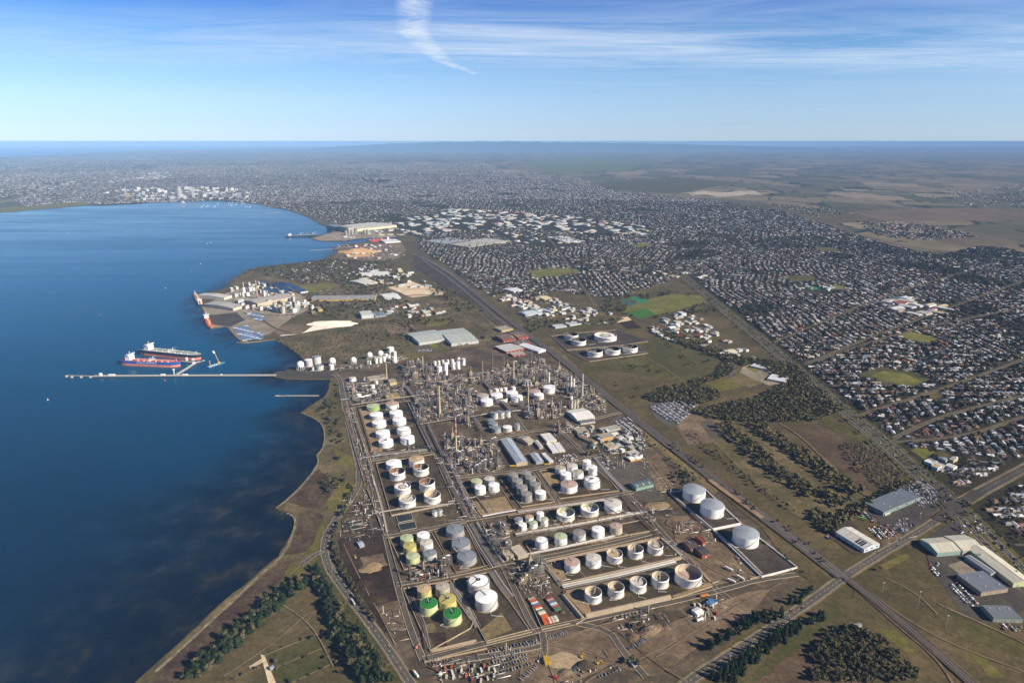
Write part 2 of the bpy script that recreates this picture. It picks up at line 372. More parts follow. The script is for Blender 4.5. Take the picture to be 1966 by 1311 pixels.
# water: a fine grid whose vertices carry the depth of the bottom (distance to the shore)
coast_w = np.array([(p.x, p.y) for p in land_pts])
def seg_dist(q, line):
    best = np.full(len(q), 1e9)
    for a, b in zip(line[:-1], line[1:]):
        d = b - a; L = d @ d
        if L < 1e-6: continue
        t = np.clip(((q - a) @ d) / L, 0, 1); best = np.minimum(best, np.hypot(*(q - a - t[:, None] * d).T))
    return best
ys = np.concatenate([np.linspace(-1500, 600, 8)[:-1], np.arange(600, 2400, 16), np.arange(2400, 12000, 200), [12500]])
xs = np.concatenate([np.linspace(-30000, -3000, 10)[:-1], np.arange(-3000, -900, 60), np.arange(-900, 200, 16), np.linspace(200, 1200, 6)])
gx, gy = np.meshgrid(xs, ys); q = np.stack([gx.ravel(), gy.ravel()], 1)
dist = seg_dist(q, coast_w)
V = np.concatenate([q, np.full((len(q), 1), -2.0)], 1); nx_, ny_ = len(xs), len(ys)
ii, jj = np.meshgrid(np.arange(nx_ - 1), np.arange(ny_ - 1)); a = (jj * nx_ + ii).ravel()
F = np.stack([a, a + 1, a + nx_ + 1, a + nx_], 1)
me = bpy.data.meshes.new('water'); me.from_pydata(V.tolist(), [], F.tolist())
me.attributes.new('shore', 'FLOAT', 'POINT').data.foreach_set('value', np.minimum(dist, 2000).astype(np.float32))
def mat_water():
    def fn(t):
        p = pos(t); d = t.add('ShaderNodeAttribute', attribute_name='shore').outputs['Fac']
        n_ = t.noise(p, 0.014, 6, 0.62, dist=0.2); m_ = t.noise(p, 0.0035, 4, 0.6)
        sy = t.add('ShaderNodeSeparateXYZ', {0: p}).outputs['Y']
        reach = t.ramp(t.math('DIVIDE', sy, 4000), [(0.0, .5), (.3, .42), (.45, .12), (1, .08)])       # the flats lie towards the near shore
        dd = t.math('DIVIDE', d, t.math('ADD', t.math('MULTIPLY', reach, 1050), 10))
        dd = t.math('ADD', dd, t.math('MULTIPLY', t.math('SUBTRACT', n_, .5), .8))
        flat = t.ramp(n_, [(.34, (.0014, .007, .020)), (.47, (.003, .009, .022)), (.56, (.011, .014, .019)), (.63, (.028, .025, .022)), (.74, (.06, .05, .036))])
        deep = t.ramp(t.noise(p, 0.0011, 4, .6), [(.35, (.0006, .017, .050)), (.65, (.0012, .030, .074))])
        deep = t.mix(1.0, deep, t.ramp(t.noise(p, .02, 5, .7), [(.3, .88), (.7, 1.1)]), 'MULTIPLY')
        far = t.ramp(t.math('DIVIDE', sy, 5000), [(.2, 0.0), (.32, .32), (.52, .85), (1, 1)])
        deep = t.mix(far, deep, (.003, .078, .172))  # brighter with distance: grazing sky reflection painted into the base colour
        c = t.mix(t.ramp(dd, [(.0, 0), (.34, .25), (.75, .8), (1, 1)]), flat, deep)
        return c
    def bump(t):
        return t.math('MULTIPLY', t.noise(pos(t), 0.09, 5, .65), 0.22)
    m = principled('bay_water', fn, 0.22, bump=bump, spec=0.08)
    t = NT(m.node_tree); b = next(x for x in t.n if x.type == 'BSDF_PRINCIPLED'); b.inputs['IOR'].default_value = 1.33
    p = pos(t); mp = t.add('ShaderNodeMapping', {'Vector': p, 'Rotation': (0, 0, R(-14)), 'Scale': (.12, 1, 1)}).outputs[0]
    sl = t.ramp(t.noise(mp, 0.0026, 5, .6, dist=1.2), [(.42, .22), (.52, .16), (.57, .08), (.62, .16)])   # wind slicks
    t.l.new(sl, b.inputs['Roughness']); return m
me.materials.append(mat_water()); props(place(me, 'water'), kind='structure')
SEA = [(-300, 313), (0, 302), (60, 300), (120, 297), (240, 290), (380, 287), (520, 284), (640, 282.5), (700, 281.8)]
sea_xy = [tuple(G(x, y)[:2]) for x, y in SEA] + [(-23000, 107000), (-109000, 107000), (-109000, 20000)]
mb = MB(); mb.add([(x, y, 2.0) for x, y in sea_xy], [orient(t, sea_xy) for t in tessellate_polygon([[Vector((x, y, 0)) for x, y in sea_xy]])])
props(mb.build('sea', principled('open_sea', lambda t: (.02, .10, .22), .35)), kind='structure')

LOCAL_AFTER = 1
# ---- ground covers (albedo), all real patches of ground
GRAVEL = gmat('gravel_ground', [(.044, .037, .028), (.078, .065, .049), (.15, .12, .086)], 0.45, .5)
DARKGRAVEL = gmat('dark_gravel', [(.032, .029, .026), (.046, .041, .036), (.07, .06, .05)], 0.7)
BUND = gmat('bund_floor', [(.034, .029, .022), (.052, .043, .032), (.09, .072, .048)], 0.5, .45)
DIRT = gmat('bare_dirt', [(.075, .058, .042), (.12, .094, .068), (.19, .15, .11)], 0.8)
BLACKSOIL = gmat('black_soil', [(.014, .011, .009), (.03, .022, .017), (.06, .042, .03)], 0.5, .5)
PADDOCK = gmat('paddock_grass', [(.048, .046, .023), (.07, .06, .031), (.108, .086, .048)], 0.9)
PADDOCKG = gmat('green_paddock', [(.04, .045, .018), (.055, .056, .023), (.085, .074, .036)], 0.9)
OLIVE = gmat('park_grass', [(.042, .045, .018), (.06, .06, .024), (.098, .086, .038)], 1.2)
GREEN = gmat('sports_grass', [(.064, .078, .02), (.10, .108, .028), (.155, .142, .05)], 0.45, .3)
BRIGHT = gmat('verge_grass', [(.06, .062, .02), (.095, .092, .025), (.155, .125, .05)], 0.5)
DRY = gmat('dry_grass', [(.08, .068, .036), (.125, .105, .055), (.19, .155, .085)], 0.8)
MARSH = gmat('saltmarsh', [(.036, .025, .02), (.062, .044, .033), (.11, .09, .055)], 0.3, .5)
TURNED = gmat('turned_soil', [(.05, .037, .026), (.07, .051, .036), (.095, .073, .052)], 1.0)
SCRUB = gmat('scrub_ground', [(.05, .05, .024), (.092, .08, .044), (.165, .13, .08)], 0.55, .45)
SUB = gmat('suburb_ground', [(.018, .0185, .012), (.028, .028, .018), (.052, .046, .028)], 0.25, .5)
ASPH = gmat('asphalt', [(.05, .047, .043), (.064, .06, .055), (.082, .076, .068)], 0.5, .2)
ASPHD = gmat('dark_asphalt', [(.034, .033, .033), (.044, .042, .041), (.06, .057, .053)], 0.5, .2)
BALLAST = gmat('ballast', [(.045, .04, .036), (.062, .055, .048), (.085, .075, .064)], 0.3, .3)
SAND = gmat('sand', [(.30, .25, .18), (.40, .34, .26), (.52, .46, .37)], 0.5, .2)
SHORE = gmat('shore_sand', [(.12, .10, .075), (.20, .17, .13), (.28, .24, .18)], 0.2, .3)
LIME = gmat('white_spoil', [(.42, .40, .36), (.6, .58, .54), (.72, .70, .66)], 0.5, .15)
CONC = gmat('concrete_pad', [(.11, .10, .085), (.16, .145, .12), (.23, .21, .175)], 0.6, .2)
CHIP = gmat('wood_chip', [(.30, .19, .09), (.38, .25, .12), (.48, .33, .18)], 0.5, .25)
CONC_W = paint('concrete_wall', (.36, .32, .26), .9, .3); WHITE_W = paint('white_wall', (.72, .71, .68), .7, .2)
TAN_W = paint('tan_concrete', (.40, .31, .2), .9, .35); STEEL = paint('grey_steel', (.23, .21, .185), .5, .35, .3); RUST = paint('rust', (.22, .09, .05), .85, .4)
LINE = principled('road_paint', lambda t: (.7, .7, .66), .6)

k_ = next(i for i, p in enumerate(COAST) if p == (634,437)) + 1
local = [G(*p) for p in COAST[:k_]]; local_xy = [(p.x, p.y) for p in local] + [tuple(G(*p)[:2]) for p in [(760,420),(900,440),(1320,500),(2250,900),(2300,1345)]]
mb = MB(); mb.add([(x, y, .03) for x, y in local_xy], [orient(t, local_xy) for t in tessellate_polygon([[Vector((x, y, 0)) for x, y in local_xy]])]); props(mb.build('rough_ground', PADDOCK), kind='structure')
SUBURB = [(858,508),(905,545),(948,570),(985,556),(1005,578),(1060,560),(1180,572),(1310,533),(1400,600),(1470,655),(1545,722),(1620,786),(1700,846),(1760,902),(1850,985),(1900,1040),
 (1990,1120),(2300,1250),(2500,700),(2200,480),(1966,488),(1900,470),(1800,492),(1700,470),(1640,452),(1560,415),(1450,398),(1380,386),(1300,380),(1180,366),(1100,352),(1010,342),(930,338),(820,335),(700,335),(560,337),(430,339),(300,348),(160,355),(60,372),(30,385),(60,400),(150,394),(300,388),(420,385),(500,391),(580,408),(640,428),(720,430),(800,455),(810,480)]
sheet('suburb_ground', SUBURB, SUB, .3, natural=4)
REFINERY = [(652,722),(672,708),(720,700),(790,688),(860,672),(900,648),(950,622),(1000,622),(1045,660),(1100,710),(1150,752),(1200,795),(1255,845),(1310,890),(1380,945),(1450,1000),(1540,1075),
 (1560,1105),(1520,1135),(1470,1175),(1420,1215),(1320,1295),(1280,1330),(840,1330),(795,1300),(745,1240),(700,1180),(650,1110),(634,1075),(634,1050),(655,1000),(685,955),(697,915),(690,870),(678,825),(664,770)]
sheet('refinery_ground', REFINERY, GRAVEL, .06, natural=1.5)
sheet('shore_lawn', [(634,731),(650,728),(663,790),(674,835),(685,875),(690,910),(686,938),(655,985),(632,1015),(620,1040),(600,1065),(575,1085),(545,1105),(470,1185),(400,1250),(330,1315),(255,1315),(300,1275),
 (345,1235),(382,1201),(430,1155),(468,1127),(496,1101),(522,1079),(540,1068),(552,1044),(563,1022),(570,1000),(564,985),(545,976),(548,965),(574,939),(600,910),(615,886),(616,880),(609,874),(621,862),(626,842),(624,818),(609,804),(580,793),(592,785),(610,773),(624,764),(633,749)], SCRUB, .05, natural=1)
ZS = .11
for nm, pl, m in [('marsh_ground', [(552,962),(578,938),(600,912),(612,900),(640,930),(632,960),(610,980),(590,975)], MARSH),
   ('marsh_ground', [(573,985),(600,978),(622,990),(618,1030),(600,1055),(575,1062),(545,1064),(560,1040),(570,1018),(574,1000)], MARSH),
   ('marsh_ground', [(540,1074),(575,1078),(560,1098),(520,1130),(470,1180),(420,1225),(360,1285),(330,1311),(290,1311),(350,1245),(420,1180),(470,1135),(510,1100)], MARSH),
   ('verge_lawn', [(640,900),(682,930),(655,970),(632,985),(628,960),(648,940)], BRIGHT), ('verge_lawn', [(618,1000),(630,1000),(622,1040),(604,1062),(580,1066),(600,1045)], BRIGHT),
   ('verge_lawn', [(560,1080),(600,1068),(618,1072),(580,1100),(545,1125),(540,1110)], BRIGHT), ('verge_lawn', [(640,860),(680,880),(684,905),(650,890)], BRIGHT),
   ('verge_lawn', [(636,745),(650,735),(660,800),(640,815),(626,800)], OLIVE), ('verge_lawn', [(622,1068),(634,1092),(664,1142),(700,1192),(735,1240),(765,1280),(790,1320),(760,1320),(700,1225),(650,1150),(612,1092),(604,1078)], PADDOCKG)]:
    ZS += .012; sheet(nm, pl, m, ZS, natural=2, seed=len(pl))
for pl in [[(520,1174),(582,1146),(606,1160),(622,1200),(640,1245),(690,1311),(395,1330),(440,1255)]]: sheet('paddock_land', pl, PADDOCK, .24, natural=2)
for pl in [[(512,1250),(625,1209),(640,1232),(522,1280)], [(524,1285),(643,1236),(662,1265),(545,1315)]]: sheet('paddock_land', pl, PADDOCKG, .26 + pl[0][0] * 1e-5)
sheet('sandy_path', [(500,1255),(508,1258),(530,1311),(518,1320)], SAND, .31); sheet('sandy_path', [(478,1279),(502,1264),(506,1270),(482,1284)], SAND, .32)
for a, b in [((508,1257),(626,1211)), ((525,1283),(642,1234)), ((546,1317),(662,1262)), ((420,1316),(500,1280)), ((520,1180),(580,1150))]:
    mb = MB(); strip(mb, [G(*a), G(*b)], 0, 2.2, .29); props(mb.build('sandy_path', DRY), kind='structure')
# sandy beach and stone edging along the near shore
mb = MB(); strip(mb, [G(x, y) for x, y in smooth_line([(258,1320),(320,1266),(370,1222),(420,1172),(458,1140)])], 0, 8, .02); props(mb.build('beach', SHORE), kind='structure')
shoreline = [G(x, y) for x, y in smooth_line([(300,1290),(360,1236),(420,1180),(470,1133),(500,1104),(530,1080),(548,1060),(562,1030),(570,1004),(566,990),(552,984)])]
mb = MB(); curb(mb, shoreline, -2, 4.5, -2, .7); props(mb.build('rock_edge_ground', gmat('rock_edge', [(.06,.06,.045),(.16,.15,.11),(.30,.27,.2)], .06, .5)), kind='structure')
shoreline2 = [G(x, y) for x, y in smooth_line([(530,975),(548,962),(575,937),(600,908),(613,886),(608,874),(620,862),(624,842),(622,818),(607,804),(578,792)])]
mb = MB(); curb(mb, shoreline2, 0, 4, -2, .6); props(mb.build('rock_edge_ground', MATS['rock_edge']), kind='structure')
mb = MB(); curb(mb, [G(x, y) for x, y in [(455,657),(468,658),(527,652)]], 0, 9, -2, 1.0); curb(mb, [G(x, y) for x, y in [(440,630),(456,648),(467,657)]], 0, 9, -2, 1.0)
props(mb.build('rock_edge_ground', MATS['rock_edge']), kind='structure')

COVER = [  # name, polygon (photo pixels), cover, height, ragged
 ('scrub_land', [(531,651),(600,640),(680,625),(770,612),(800,640),(790,668),(770,690),(700,695),(640,690),(585,690),(560,672)], SCRUB, .1, 3),
 ('wharf_ground', [(528,716.5),(548,714),(585,704),(640,706),(648,722),(632,726.5),(528,723)], ASPHD, .1, 0),
 ('spoil_land', [(530,640),(560,630),(600,625),(640,616),(675,620),(676,626),(620,632),(580,640),(540,645)], LIME, .2, 2),
 ('spoil_land', [(520,632),(560,622),(610,622),(580,640),(535,644)], DIRT, .16, 2),
 ('wharf_ground', [(430,627),(410,630),(400,622),(393,600),(386,588),(440,560),(470,545),(580,560),(600,590),(560,610),(520,640),(468,657),(456,648),(441,630)], CONC, .08, 1),
 ('verge_lawn', [(600,600),(680,598),(690,610),(640,616)], OLIVE, .12, 2), ('verge_lawn', [(655,540),(700,536),(712,548),(668,552)], OLIVE, .12, 2), ('verge_lawn', [(850,590),(880,588),(900,600),(870,604)], DRY, .12, 2), ('dirt_ground', [(655,552),(690,548),(700,556),(668,562)], DIRT, .12, 2), ('dirt_ground', [(735,625),(790,620),(800,640),(750,645)], DIRT, .12, 2), ('verge_lawn', [(800,612),(850,606),(870,620),(820,628)], BRIGHT, .12, 2),
 ('wharf_ground', [(395,606),(455,600),(470,615),(440,628),(402,622)], ASPHD, .14, 0),
 ('port_ground', [(520,512),(640,495),(740,500),(780,540),(860,545),(900,580),(860,610),(740,615),(660,616),(600,600),(585,570),(545,545),(450,555),(440,545),(480,522)], SCRUB, .05, 3),
 ('verge_lawn', [(575,548),(630,542),(640,552),(600,562),(580,560)], GREEN, .12, 2), ('verge_lawn', [(590,590),(660,588),(665,598),(620,606)], OLIVE, .12, 2),
 ('stockpile_ground', [(745,552),(790,540),(850,560),(860,566),(790,571)], SAND, .12, 2), ('stockpile_ground', [(852,537),(866,534),(884,552),(868,556)], SAND, .12, 1),
 ('wharf_ground', [(600,458),(640,446),(700,440),(760,452),(760,456),(700,457),(660,463),(620,463)], CONC, .1, 1),
 ('wharf_ground', [(650,480),(690,468),(770,466),(780,480),(760,495),(690,505),(640,498)], DIRT, .1, 2), ('chip_ground', [(662,484),(690,474),(722,480),(715,492),(668,494)], CHIP, .16, 2),
 ('park_lawn', [(1110,700),(1150,683),(1240,662),(1290,640),(1340,655),(1395,685),(1408,715),(1350,745),(1310,740),(1200,775),(1170,755)], OLIVE, .1, 3),
 ('park_lawn', [(1135,712),(1220,716),(1330,738),(1300,748),(1250,765),(1225,785),(1190,775)], PADDOCK, .14, 3),
 ('park_lawn', [(1230,650),(1300,640),(1350,660),(1400,690),(1395,715),(1330,735),(1240,690)], PADDOCKG, .13, 3),
 ('park_lawn', [(1340,745),(1400,735),(1500,735),(1560,760),(1480,780),(1440,775),(1400,790),(1320,785)], PADDOCK, .13, 3),
 ('park_lawn', [(1355,735),(1420,722),(1445,738),(1380,752)], BRIGHT, .16, 3),
 ('park_lawn', [(1010,520),(1060,514),(1110,516),(1118,524),(1070,532),(1030,534)], GREEN, .36, 1),
 ('park_lawn', [(1205,585),(1290,565),(1345,567),(1358,580),(1300,598),(1255,605),(1200,600)], GREEN, .36, 1), ('park_lawn', [(1200,601),(1240,592),(1262,605),(1230,612)], gmat('turf',[(.02,.07,.015),(.03,.09,.02),(.04,.1,.025)],.5,.1), .4, 0),
 ('park_lawn', [(1160,583),(1200,572),(1215,582),(1190,595)], OLIVE, .36, 1), ('sports_court_ground', [(1206,573),(1220,569),(1248,578),(1232,583)], gmat('green_court',[(.02,.10,.05),(.025,.12,.06),(.03,.13,.07)],.5,.05), .44, 0),
 ('sports_court_ground', [(1187,578),(1200,574),(1224,584),(1208,588)], gmat('blue_court',[(.03,.06,.06),(.035,.07,.07),(.04,.08,.08)],.5,.05), .44, 0),
 ('park_lawn', [(1210,470),(1245,467),(1258,472),(1225,477)], GREEN, .36, 1), ('park_lawn', [(1555,472),(1610,476),(1620,484),(1575,484)], OLIVE, .36, 1),
 ('park_lawn', [(1505,530),(1560,528),(1570,540),(1520,544)], OLIVE, .36, 1), ('park_lawn', [(1575,545),(1620,548),(1625,556),(1590,556)], GREEN, .38, 1), ('sports_court_ground', [(1545,551),(1562,549),(1575,554),(1558,558)], MATS['green_court'], .42, 0),
 ('park_lawn', [(1722,642),(1750,637),(1790,645),(1806,653),(1780,660),(1740,652)], GREEN, .36, 1), ('park_lawn', [(1645,720),(1690,705),(1760,715),(1790,730),(1760,745),(1700,738)], OLIVE, .36, 2), ('park_lawn', [(1672,722),(1695,712),(1740,718),(1772,735),(1740,742)], GREEN, .40, 1),
 ('park_lawn', [(1765,755),(1790,750),(1815,762),(1800,775)], OLIVE, .36, 1), ('park_lawn', [(1748,864),(1768,857),(1796,868),(1775,882)], GREEN, .36, 0), ('park_lawn', [(1793,870),(1812,865),(1826,876),(1808,884)], OLIVE, .36, 0),
 ('quarry_ground', [(1308,370),(1350,366),(1400,369),(1450,367),(1462,374),(1400,378),(1360,374),(1330,376)], gmat('quarry_rock',[(.2,.18,.15),(.3,.275,.24),(.42,.39,.35)],1.5,.4), .4, 5),
 ('meadow_land', [(1480,400),(1650,410),(1700,425),(1580,430)], PADDOCK, .5, 3), ('meadow_land', [(1790,450),(1840,440),(1950,462),(1960,480),(1890,475),(1800,468)], gmat('plough',[(.07,.058,.042),(.095,.078,.056),(.125,.10,.074)],3), .5, 2),
 ('meadow_land', [(1640,405),(1760,400),(1900,400),(2050,420),(1900,425),(1700,425)], gmat('plough2',[(.07,.06,.042),(.10,.08,.058),(.13,.105,.075)],3), .5, 3), ('meadow_land', [(1120,352),(1300,340),(1420,350),(1300,372),(1200,366)], PADDOCKG, .5, 4),
 ('meadow_land', [(1000,312),(1120,300),(1260,310),(1200,330),(1060,332)], gmat('hill_grass',[(.06,.085,.025),(.08,.105,.032),(.11,.12,.05)],4), .6, 4), ('meadow_land', [(1330,395),(1500,392),(1560,402),(1420,398)], MATS['green_paddock'], .5, 3),
 ('turned_land', [(1495,815),(1560,815),(1640,840),(1690,880),(1740,925),(1690,950),(1640,925),(1590,880),(1540,840)], TURNED, .12, 3), ('turned_land', [(1580,800),(1640,825),(1700,850),(1690,862),(1640,845),(1570,815)], MATS['park_grass'], .16, 3),
 ('wood_ground', [(1330,800),(1400,805),(1480,850),(1580,915),(1670,965),(1640,1000),(1580,1020),(1500,970),(1430,910),(1370,850)], SCRUB, .11, 3),
 ('wood_ground', [(1290,800),(1340,790),(1380,815),(1370,850),(1320,855)], DIRT, .12, 2),
 ('open_ground', [(1640,1110),(1700,1075),(1760,1050),(1800,1110),(1850,1160),(1966,1220),(1990,1330),(1700,1330),(1640,1180)], PADDOCK, .1, 3),
 ('open_ground', [(1800,1160),(1860,1185),(1966,1230),(1990,1270),(1880,1240)], OLIVE, .16, 4), ('verge_lawn', [(1690,1085),(1740,1062),(1748,1070),(1700,1095)], BRIGHT, .2, 2),
 ('verge_lawn', [(1680,1205),(1720,1210),(1760,1250),(1745,1255)], BRIGHT, .2, 2), ('verge_lawn', [(1850,1240),(1890,1265),(1930,1300),(1900,1300)], BRIGHT, .2, 2),
 ('open_ground', [(1560,1160),(1620,1118),(1660,1180),(1760,1290),(1780,1330),(1380,1330),(1480,1240)], PADDOCK, .12, 3), ('verge_lawn', [(1420,1311),(1490,1250),(1570,1180),(1605,1150),(1625,1170),(1560,1225),(1480,1290),(1450,1320)], PADDOCKG, .17, 3),
 ('open_ground', [(1440,1320),(1500,1270),(1560,1240),(1640,1290),(1680,1330)], TURNED, .2, 3),
 ('dirt_ground', [(1170,1275),(1250,1215),(1330,1175),(1440,1135),(1480,1130),(1440,1180),(1380,1215),(1300,1270),(1255,1300)], DIRT, .14, 2),
 ('dirt_ground', [(1000,1240),(1100,1215),(1180,1190),(1240,1230),(1150,1290),(1080,1320),(1000,1320)], DIRT, .13, 3),
 ('dirt_ground', [(1045,1262),(1080,1250),(1120,1262),(1110,1285),(1060,1282)], gmat('pale_dirt',[(.2,.16,.11),(.28,.23,.16),(.36,.3,.22)],.5), .17, 3),
 ('soil_ground', [(650,1035),(735,1020),(765,1130),(775,1200),(740,1215),(700,1165),(660,1110)], BLACKSOIL, .12, 3), ('soil_ground', [(690,1070),(735,1062),(745,1085),(715,1095),(700,1090)], DIRT, .18, 3), ('dirt_ground', [(720,1165),(770,1150),(780,1210),(752,1212)], DIRT, .16, 3),
 ('basin_ground', [(656,1002),(690,996),(728,1010),(732,1022),(658,1027)], DARKGRAVEL, .16, 1),
 ('asphalt_ground', [(1115,850),(1150,830),(1190,795),(1230,845),(1255,900),(1262,940),(1300,990),(1215,955),(1170,925)], ASPH, .14, 1), ('dirt_ground', [(1245,880),(1262,870),(1290,910),(1290,930),(1300,960),(1260,940),(1250,912)], DIRT, .19, 2),
 ('asphalt_ground', [(1245,775),(1280,765),(1325,790),(1300,820),(1290,825),(1255,800)], ASPH, .16, 1),
 ('asphalt_ground', [(1640,985),(1672,955),(1760,912),(1795,935),(1820,960),(1740,1030)], ASPHD, .14, 1), ('asphalt_ground', [(1590,1030),(1630,995),(1690,1060),(1640,1065)], DARKGRAVEL, .16, 1), ('dirt_ground', [(1690,1040),(1720,1020),(1740,1030),(1700,1058)], DIRT, .2, 1),
 ('asphalt_ground', [(1770,1040),(1830,1000),(1900,1030),(1960,1110),(1966,1170),(1900,1200),(1850,1180),(1790,1100)], ASPHD, .14, 1), ('concrete_ground', [(1820,1085),(1860,1072),(1910,1105),(1850,1108)], CONC, .2, 0),
 ('dirt_ground', [(1290,1005),(1345,1000),(1400,1060),(1440,1110),(1370,1125),(1300,1050)], DIRT, .12, 3), ('dirt_ground', [(880,975),(925,960),(960,975),(925,990)], DIRT, .2, 2),
 ('dirt_ground', [(1235,965),(1275,960),(1290,985),(1250,992)], DARKGRAVEL, .16, 2), ('verge_ground', [(1060,665),(1090,688),(1140,735),(1200,785),(1250,830),(1245,838),(1195,795),(1135,745),(1080,695),(1050,668)], DRY, .09, 1),
 ('verge_ground', [(1300,858),(1340,890),(1410,950),(1480,1005),(1600,1100),(1560,1120),(1520,1090),(1460,1010),(1400,962),(1290,880)], PADDOCK, .1, 2),
 ('verge_ground', [(1240,830),(1290,870),(1350,920),(1380,940),(1370,950),(1300,895),(1235,842)], DRY, .13, 1),
 ('pool_ground', [(1425,705),(1440,700),(1525,728),(1528,735),(1475,740),(1420,716)], CONC, .2, 0), ('pool_lawn', [(1430,705),(1443,702),(1462,710),(1450,716)], GREEN, .26, 0),
 ('dry_land', [(1395,730),(1420,718),(1465,735),(1440,745)], DRY, .18, 2), ('depot_ground', [(1280,855),(1300,848),(1310,862),(1295,870)], ASPH, .15, 1), ('road_apron_ground', [(1343,810),(1365,806),(1390,838),(1366,843)], ASPH, .2, 0),
 ('tank_farm_ground', [(1058,645),(1120,638),(1185,632),(1247,655),(1190,666),(1225,663),(1245,678),(1130,696),(1085,674)], DARKGRAVEL, .14, 0), ('sludge_basin_ground', [(1185,617),(1212,613),(1232,630),(1205,632)], BLACKSOIL, .2, 0), ('basin_ground', [(1178,612),(1205,608),(1213,615),(1186,620)], SAND, .22, 0),
 ('works_ground', [(1055,625),(1110,610),(1180,605),(1200,612),(1185,618),(1130,632),(1062,640)], OLIVE, .12, 1),
 ('shed_yard_ground', [(640,650),(770,640),(800,660),(930,645),(960,630),(940,660),(870,672),(790,690),(720,700),(680,690)], MATS['scrub_ground'], .08, 2), ('verge_lawn', [(770,682),(830,672),(800,688),(772,694)], BRIGHT, .15, 2),
 ('shed_yard_ground', [(795,665),(820,658),(840,668),(830,678),(805,676)], ASPH, .16, 1), ('verge_lawn', [(822,662),(838,661),(850,670),(838,674)], GREEN, .2, 1),
 ('rail_yard_ground', [(795,490),(830,505),(900,555),(930,590),(900,590),(860,560),(820,530),(790,510)], DARKGRAVEL, .1, 2),
 ('scrub_land', [(860,560),(920,590),(1000,640),(960,640),(900,620),(850,590)], SCRUB, .1, 3), ('parkland', [(0,408),(60,403),(150,396),(190,392),(150,388),(60,395),(0,400)], GREEN, .3, 2)]
for i, (nm, pl, m, z, na) in enumerate(COVER): sheet(nm, pl, m, .3 + i * 0.006, natural=na, seed=i + 11)

# far hills: low ridges beyond the plain (real terrain, kilometres long)
def hills(name, pts, depth, mat, seed):
    """pts: (px x, px y of the crest, distance km) along the ridge"""
    r = random.Random(seed); vs, fs = [], []; N = 60; cols = 6
    for i in range(N + 1):
        f = i / N * (len(pts) - 1); k = min(int(f), len(pts) - 2); u = f - k; x, y, D = (pts[k][j] * (1 - u) + pts[k + 1][j] * u for j in range(3)); D *= 1000
        t_ = D / (_c + (CY - y) / F_PX * _s); X = (x - CX) / F_PX * t_; h = max(0, CAM_H + (-_s + (CY - y) / F_PX * _c) * t_) * r.uniform(.9, 1.06)
        for j in range(cols + 1): v = j / cols; vs.append((X, D + (v - .5) * depth, h * math.sin(math.pi * v) ** 1.3 * (1 if v == .5 else r.uniform(.85, 1)) - .5))
    for i in range(N):
        for j in range(cols): a = i * (cols + 1) + j; fs.append((a, a + cols + 1, a + cols + 2, a + 1))
    mb = MB(); mb.add(vs, [f[::-1] for f in fs]); o = mb.build(name, mat, None, True); props(o, kind='structure')
FORESTM = gmat('forest_hill', [(.02, .03, .016), (.03, .042, .02), (.045, .055, .026)], 20)
hills('hills', [(620, 283, 68), (740, 276, 67), (850, 272.2, 66), (920, 271.6, 66), (1010, 272, 66), (1120, 273.5, 67), (1280, 276, 68), (1560, 284, 68)], 14000, FORESTM, 1)
SNOISE = 1
# ================================================================ ROADS AND RAILWAY
GUARD = paint('guard_rail', (.5, .5, .48), .5)
def wl(pts, it=2): return [G(x, y) for x, y in smooth_line(pts, it)]
ZR = [0]; KERB = paint('pale_kerb', (.46, .37, .26), .9, .4)
def road(pts, wd, mat=None, z=.85, lines=True, verge=None, it=2, kerb=0):
    ZR[0] += 1; z = 1.1 + ZR[0] * .011; L = wl(pts, it); mb = MB()
    if verge: strip(mb, L, 0, wd + verge[0], z - .2, 2)
    strip(mb, L, 0, wd, z, 0)
    if lines:
        for s in (-1, 1): strip(mb, L, s * (wd / 2 - .5), .28, z + .05, 1)
        dashes(mb, L, 0, .3, z + .05, 5, 8, 1)
    if kerb:
        for s in (-1, 1): curb(mb, L, s * (wd / 2 + kerb), .9, z - .5, z + .14, 3)
    o = mb.build('road', [mat or ASPH, LINE, verge[1] if verge else ASPH, KERB]); return props(o, kind='structure')
COASTROAD = [(640,718),(652,724),(656,745),(663,785),(673,830),(684,872),(691,905),(689,932),(674,958),(652,988),(634,1014),(623,1038),(622,1062),(632,1092),(655,1125),(684,1163),(715,1203),(748,1250),(800,1330)]
road(COASTROAD, 14, verge=(5, DRY))
road([(640,716),(668,708),(715,701),(790,684),(850,668),(900,655),(935,640),(945,628),(930,612)], 11, lines=False)
road([(622,1058),(606,1064),(590,1076),(576,1086)], 10, verge=(3, DRY))
road([(576,1086),(556,1104),(545,1112)], 4, DRY, lines=False)
BACKROAD = [(1290,1335),(1335,1298),(1400,1258),(1450,1226),(1500,1192),(1560,1152),(1620,1108),(1680,1070),(1750,1030),(1820,985)]
road(BACKROAD, 15, verge=(7, DRY)); road([(1852,962),(1905,932),(1966,900),(2060,850)], 22, ASPHD, verge=(10, DRY))
HW = [(1300,520),(1340,553),(1400,604),(1470,658),(1545,722),(1620,788),(1700,850),(1760,906),(1835,972),(1900,1040),(1966,1108),(2060,1200)]
hwl = wl(HW)
def offroad(L, off, wd, z, mat, lines=True):
    mb = MB(); strip(mb, L, off, wd, z, 0)
    if lines:
        for s in (-1, 1): strip(mb, L, off + s * (wd / 2 - .4), .35, z + .05, 1)
        dashes(mb, L, off, .35, z + .05, 8, 10, 1)
    props(mb.build('road', [mat, LINE]), kind='structure')
mb = MB(); strip(mb, hwl, 0, 62, .95); props(mb.build('road_verge', OLIVE), kind='structure')
offroad(hwl, -13, 13, 1.02, ASPHD); offroad(hwl, 13, 13, 1.03, ASPHD); offroad(hwl, 30, 7, 1.04, ASPH, False)
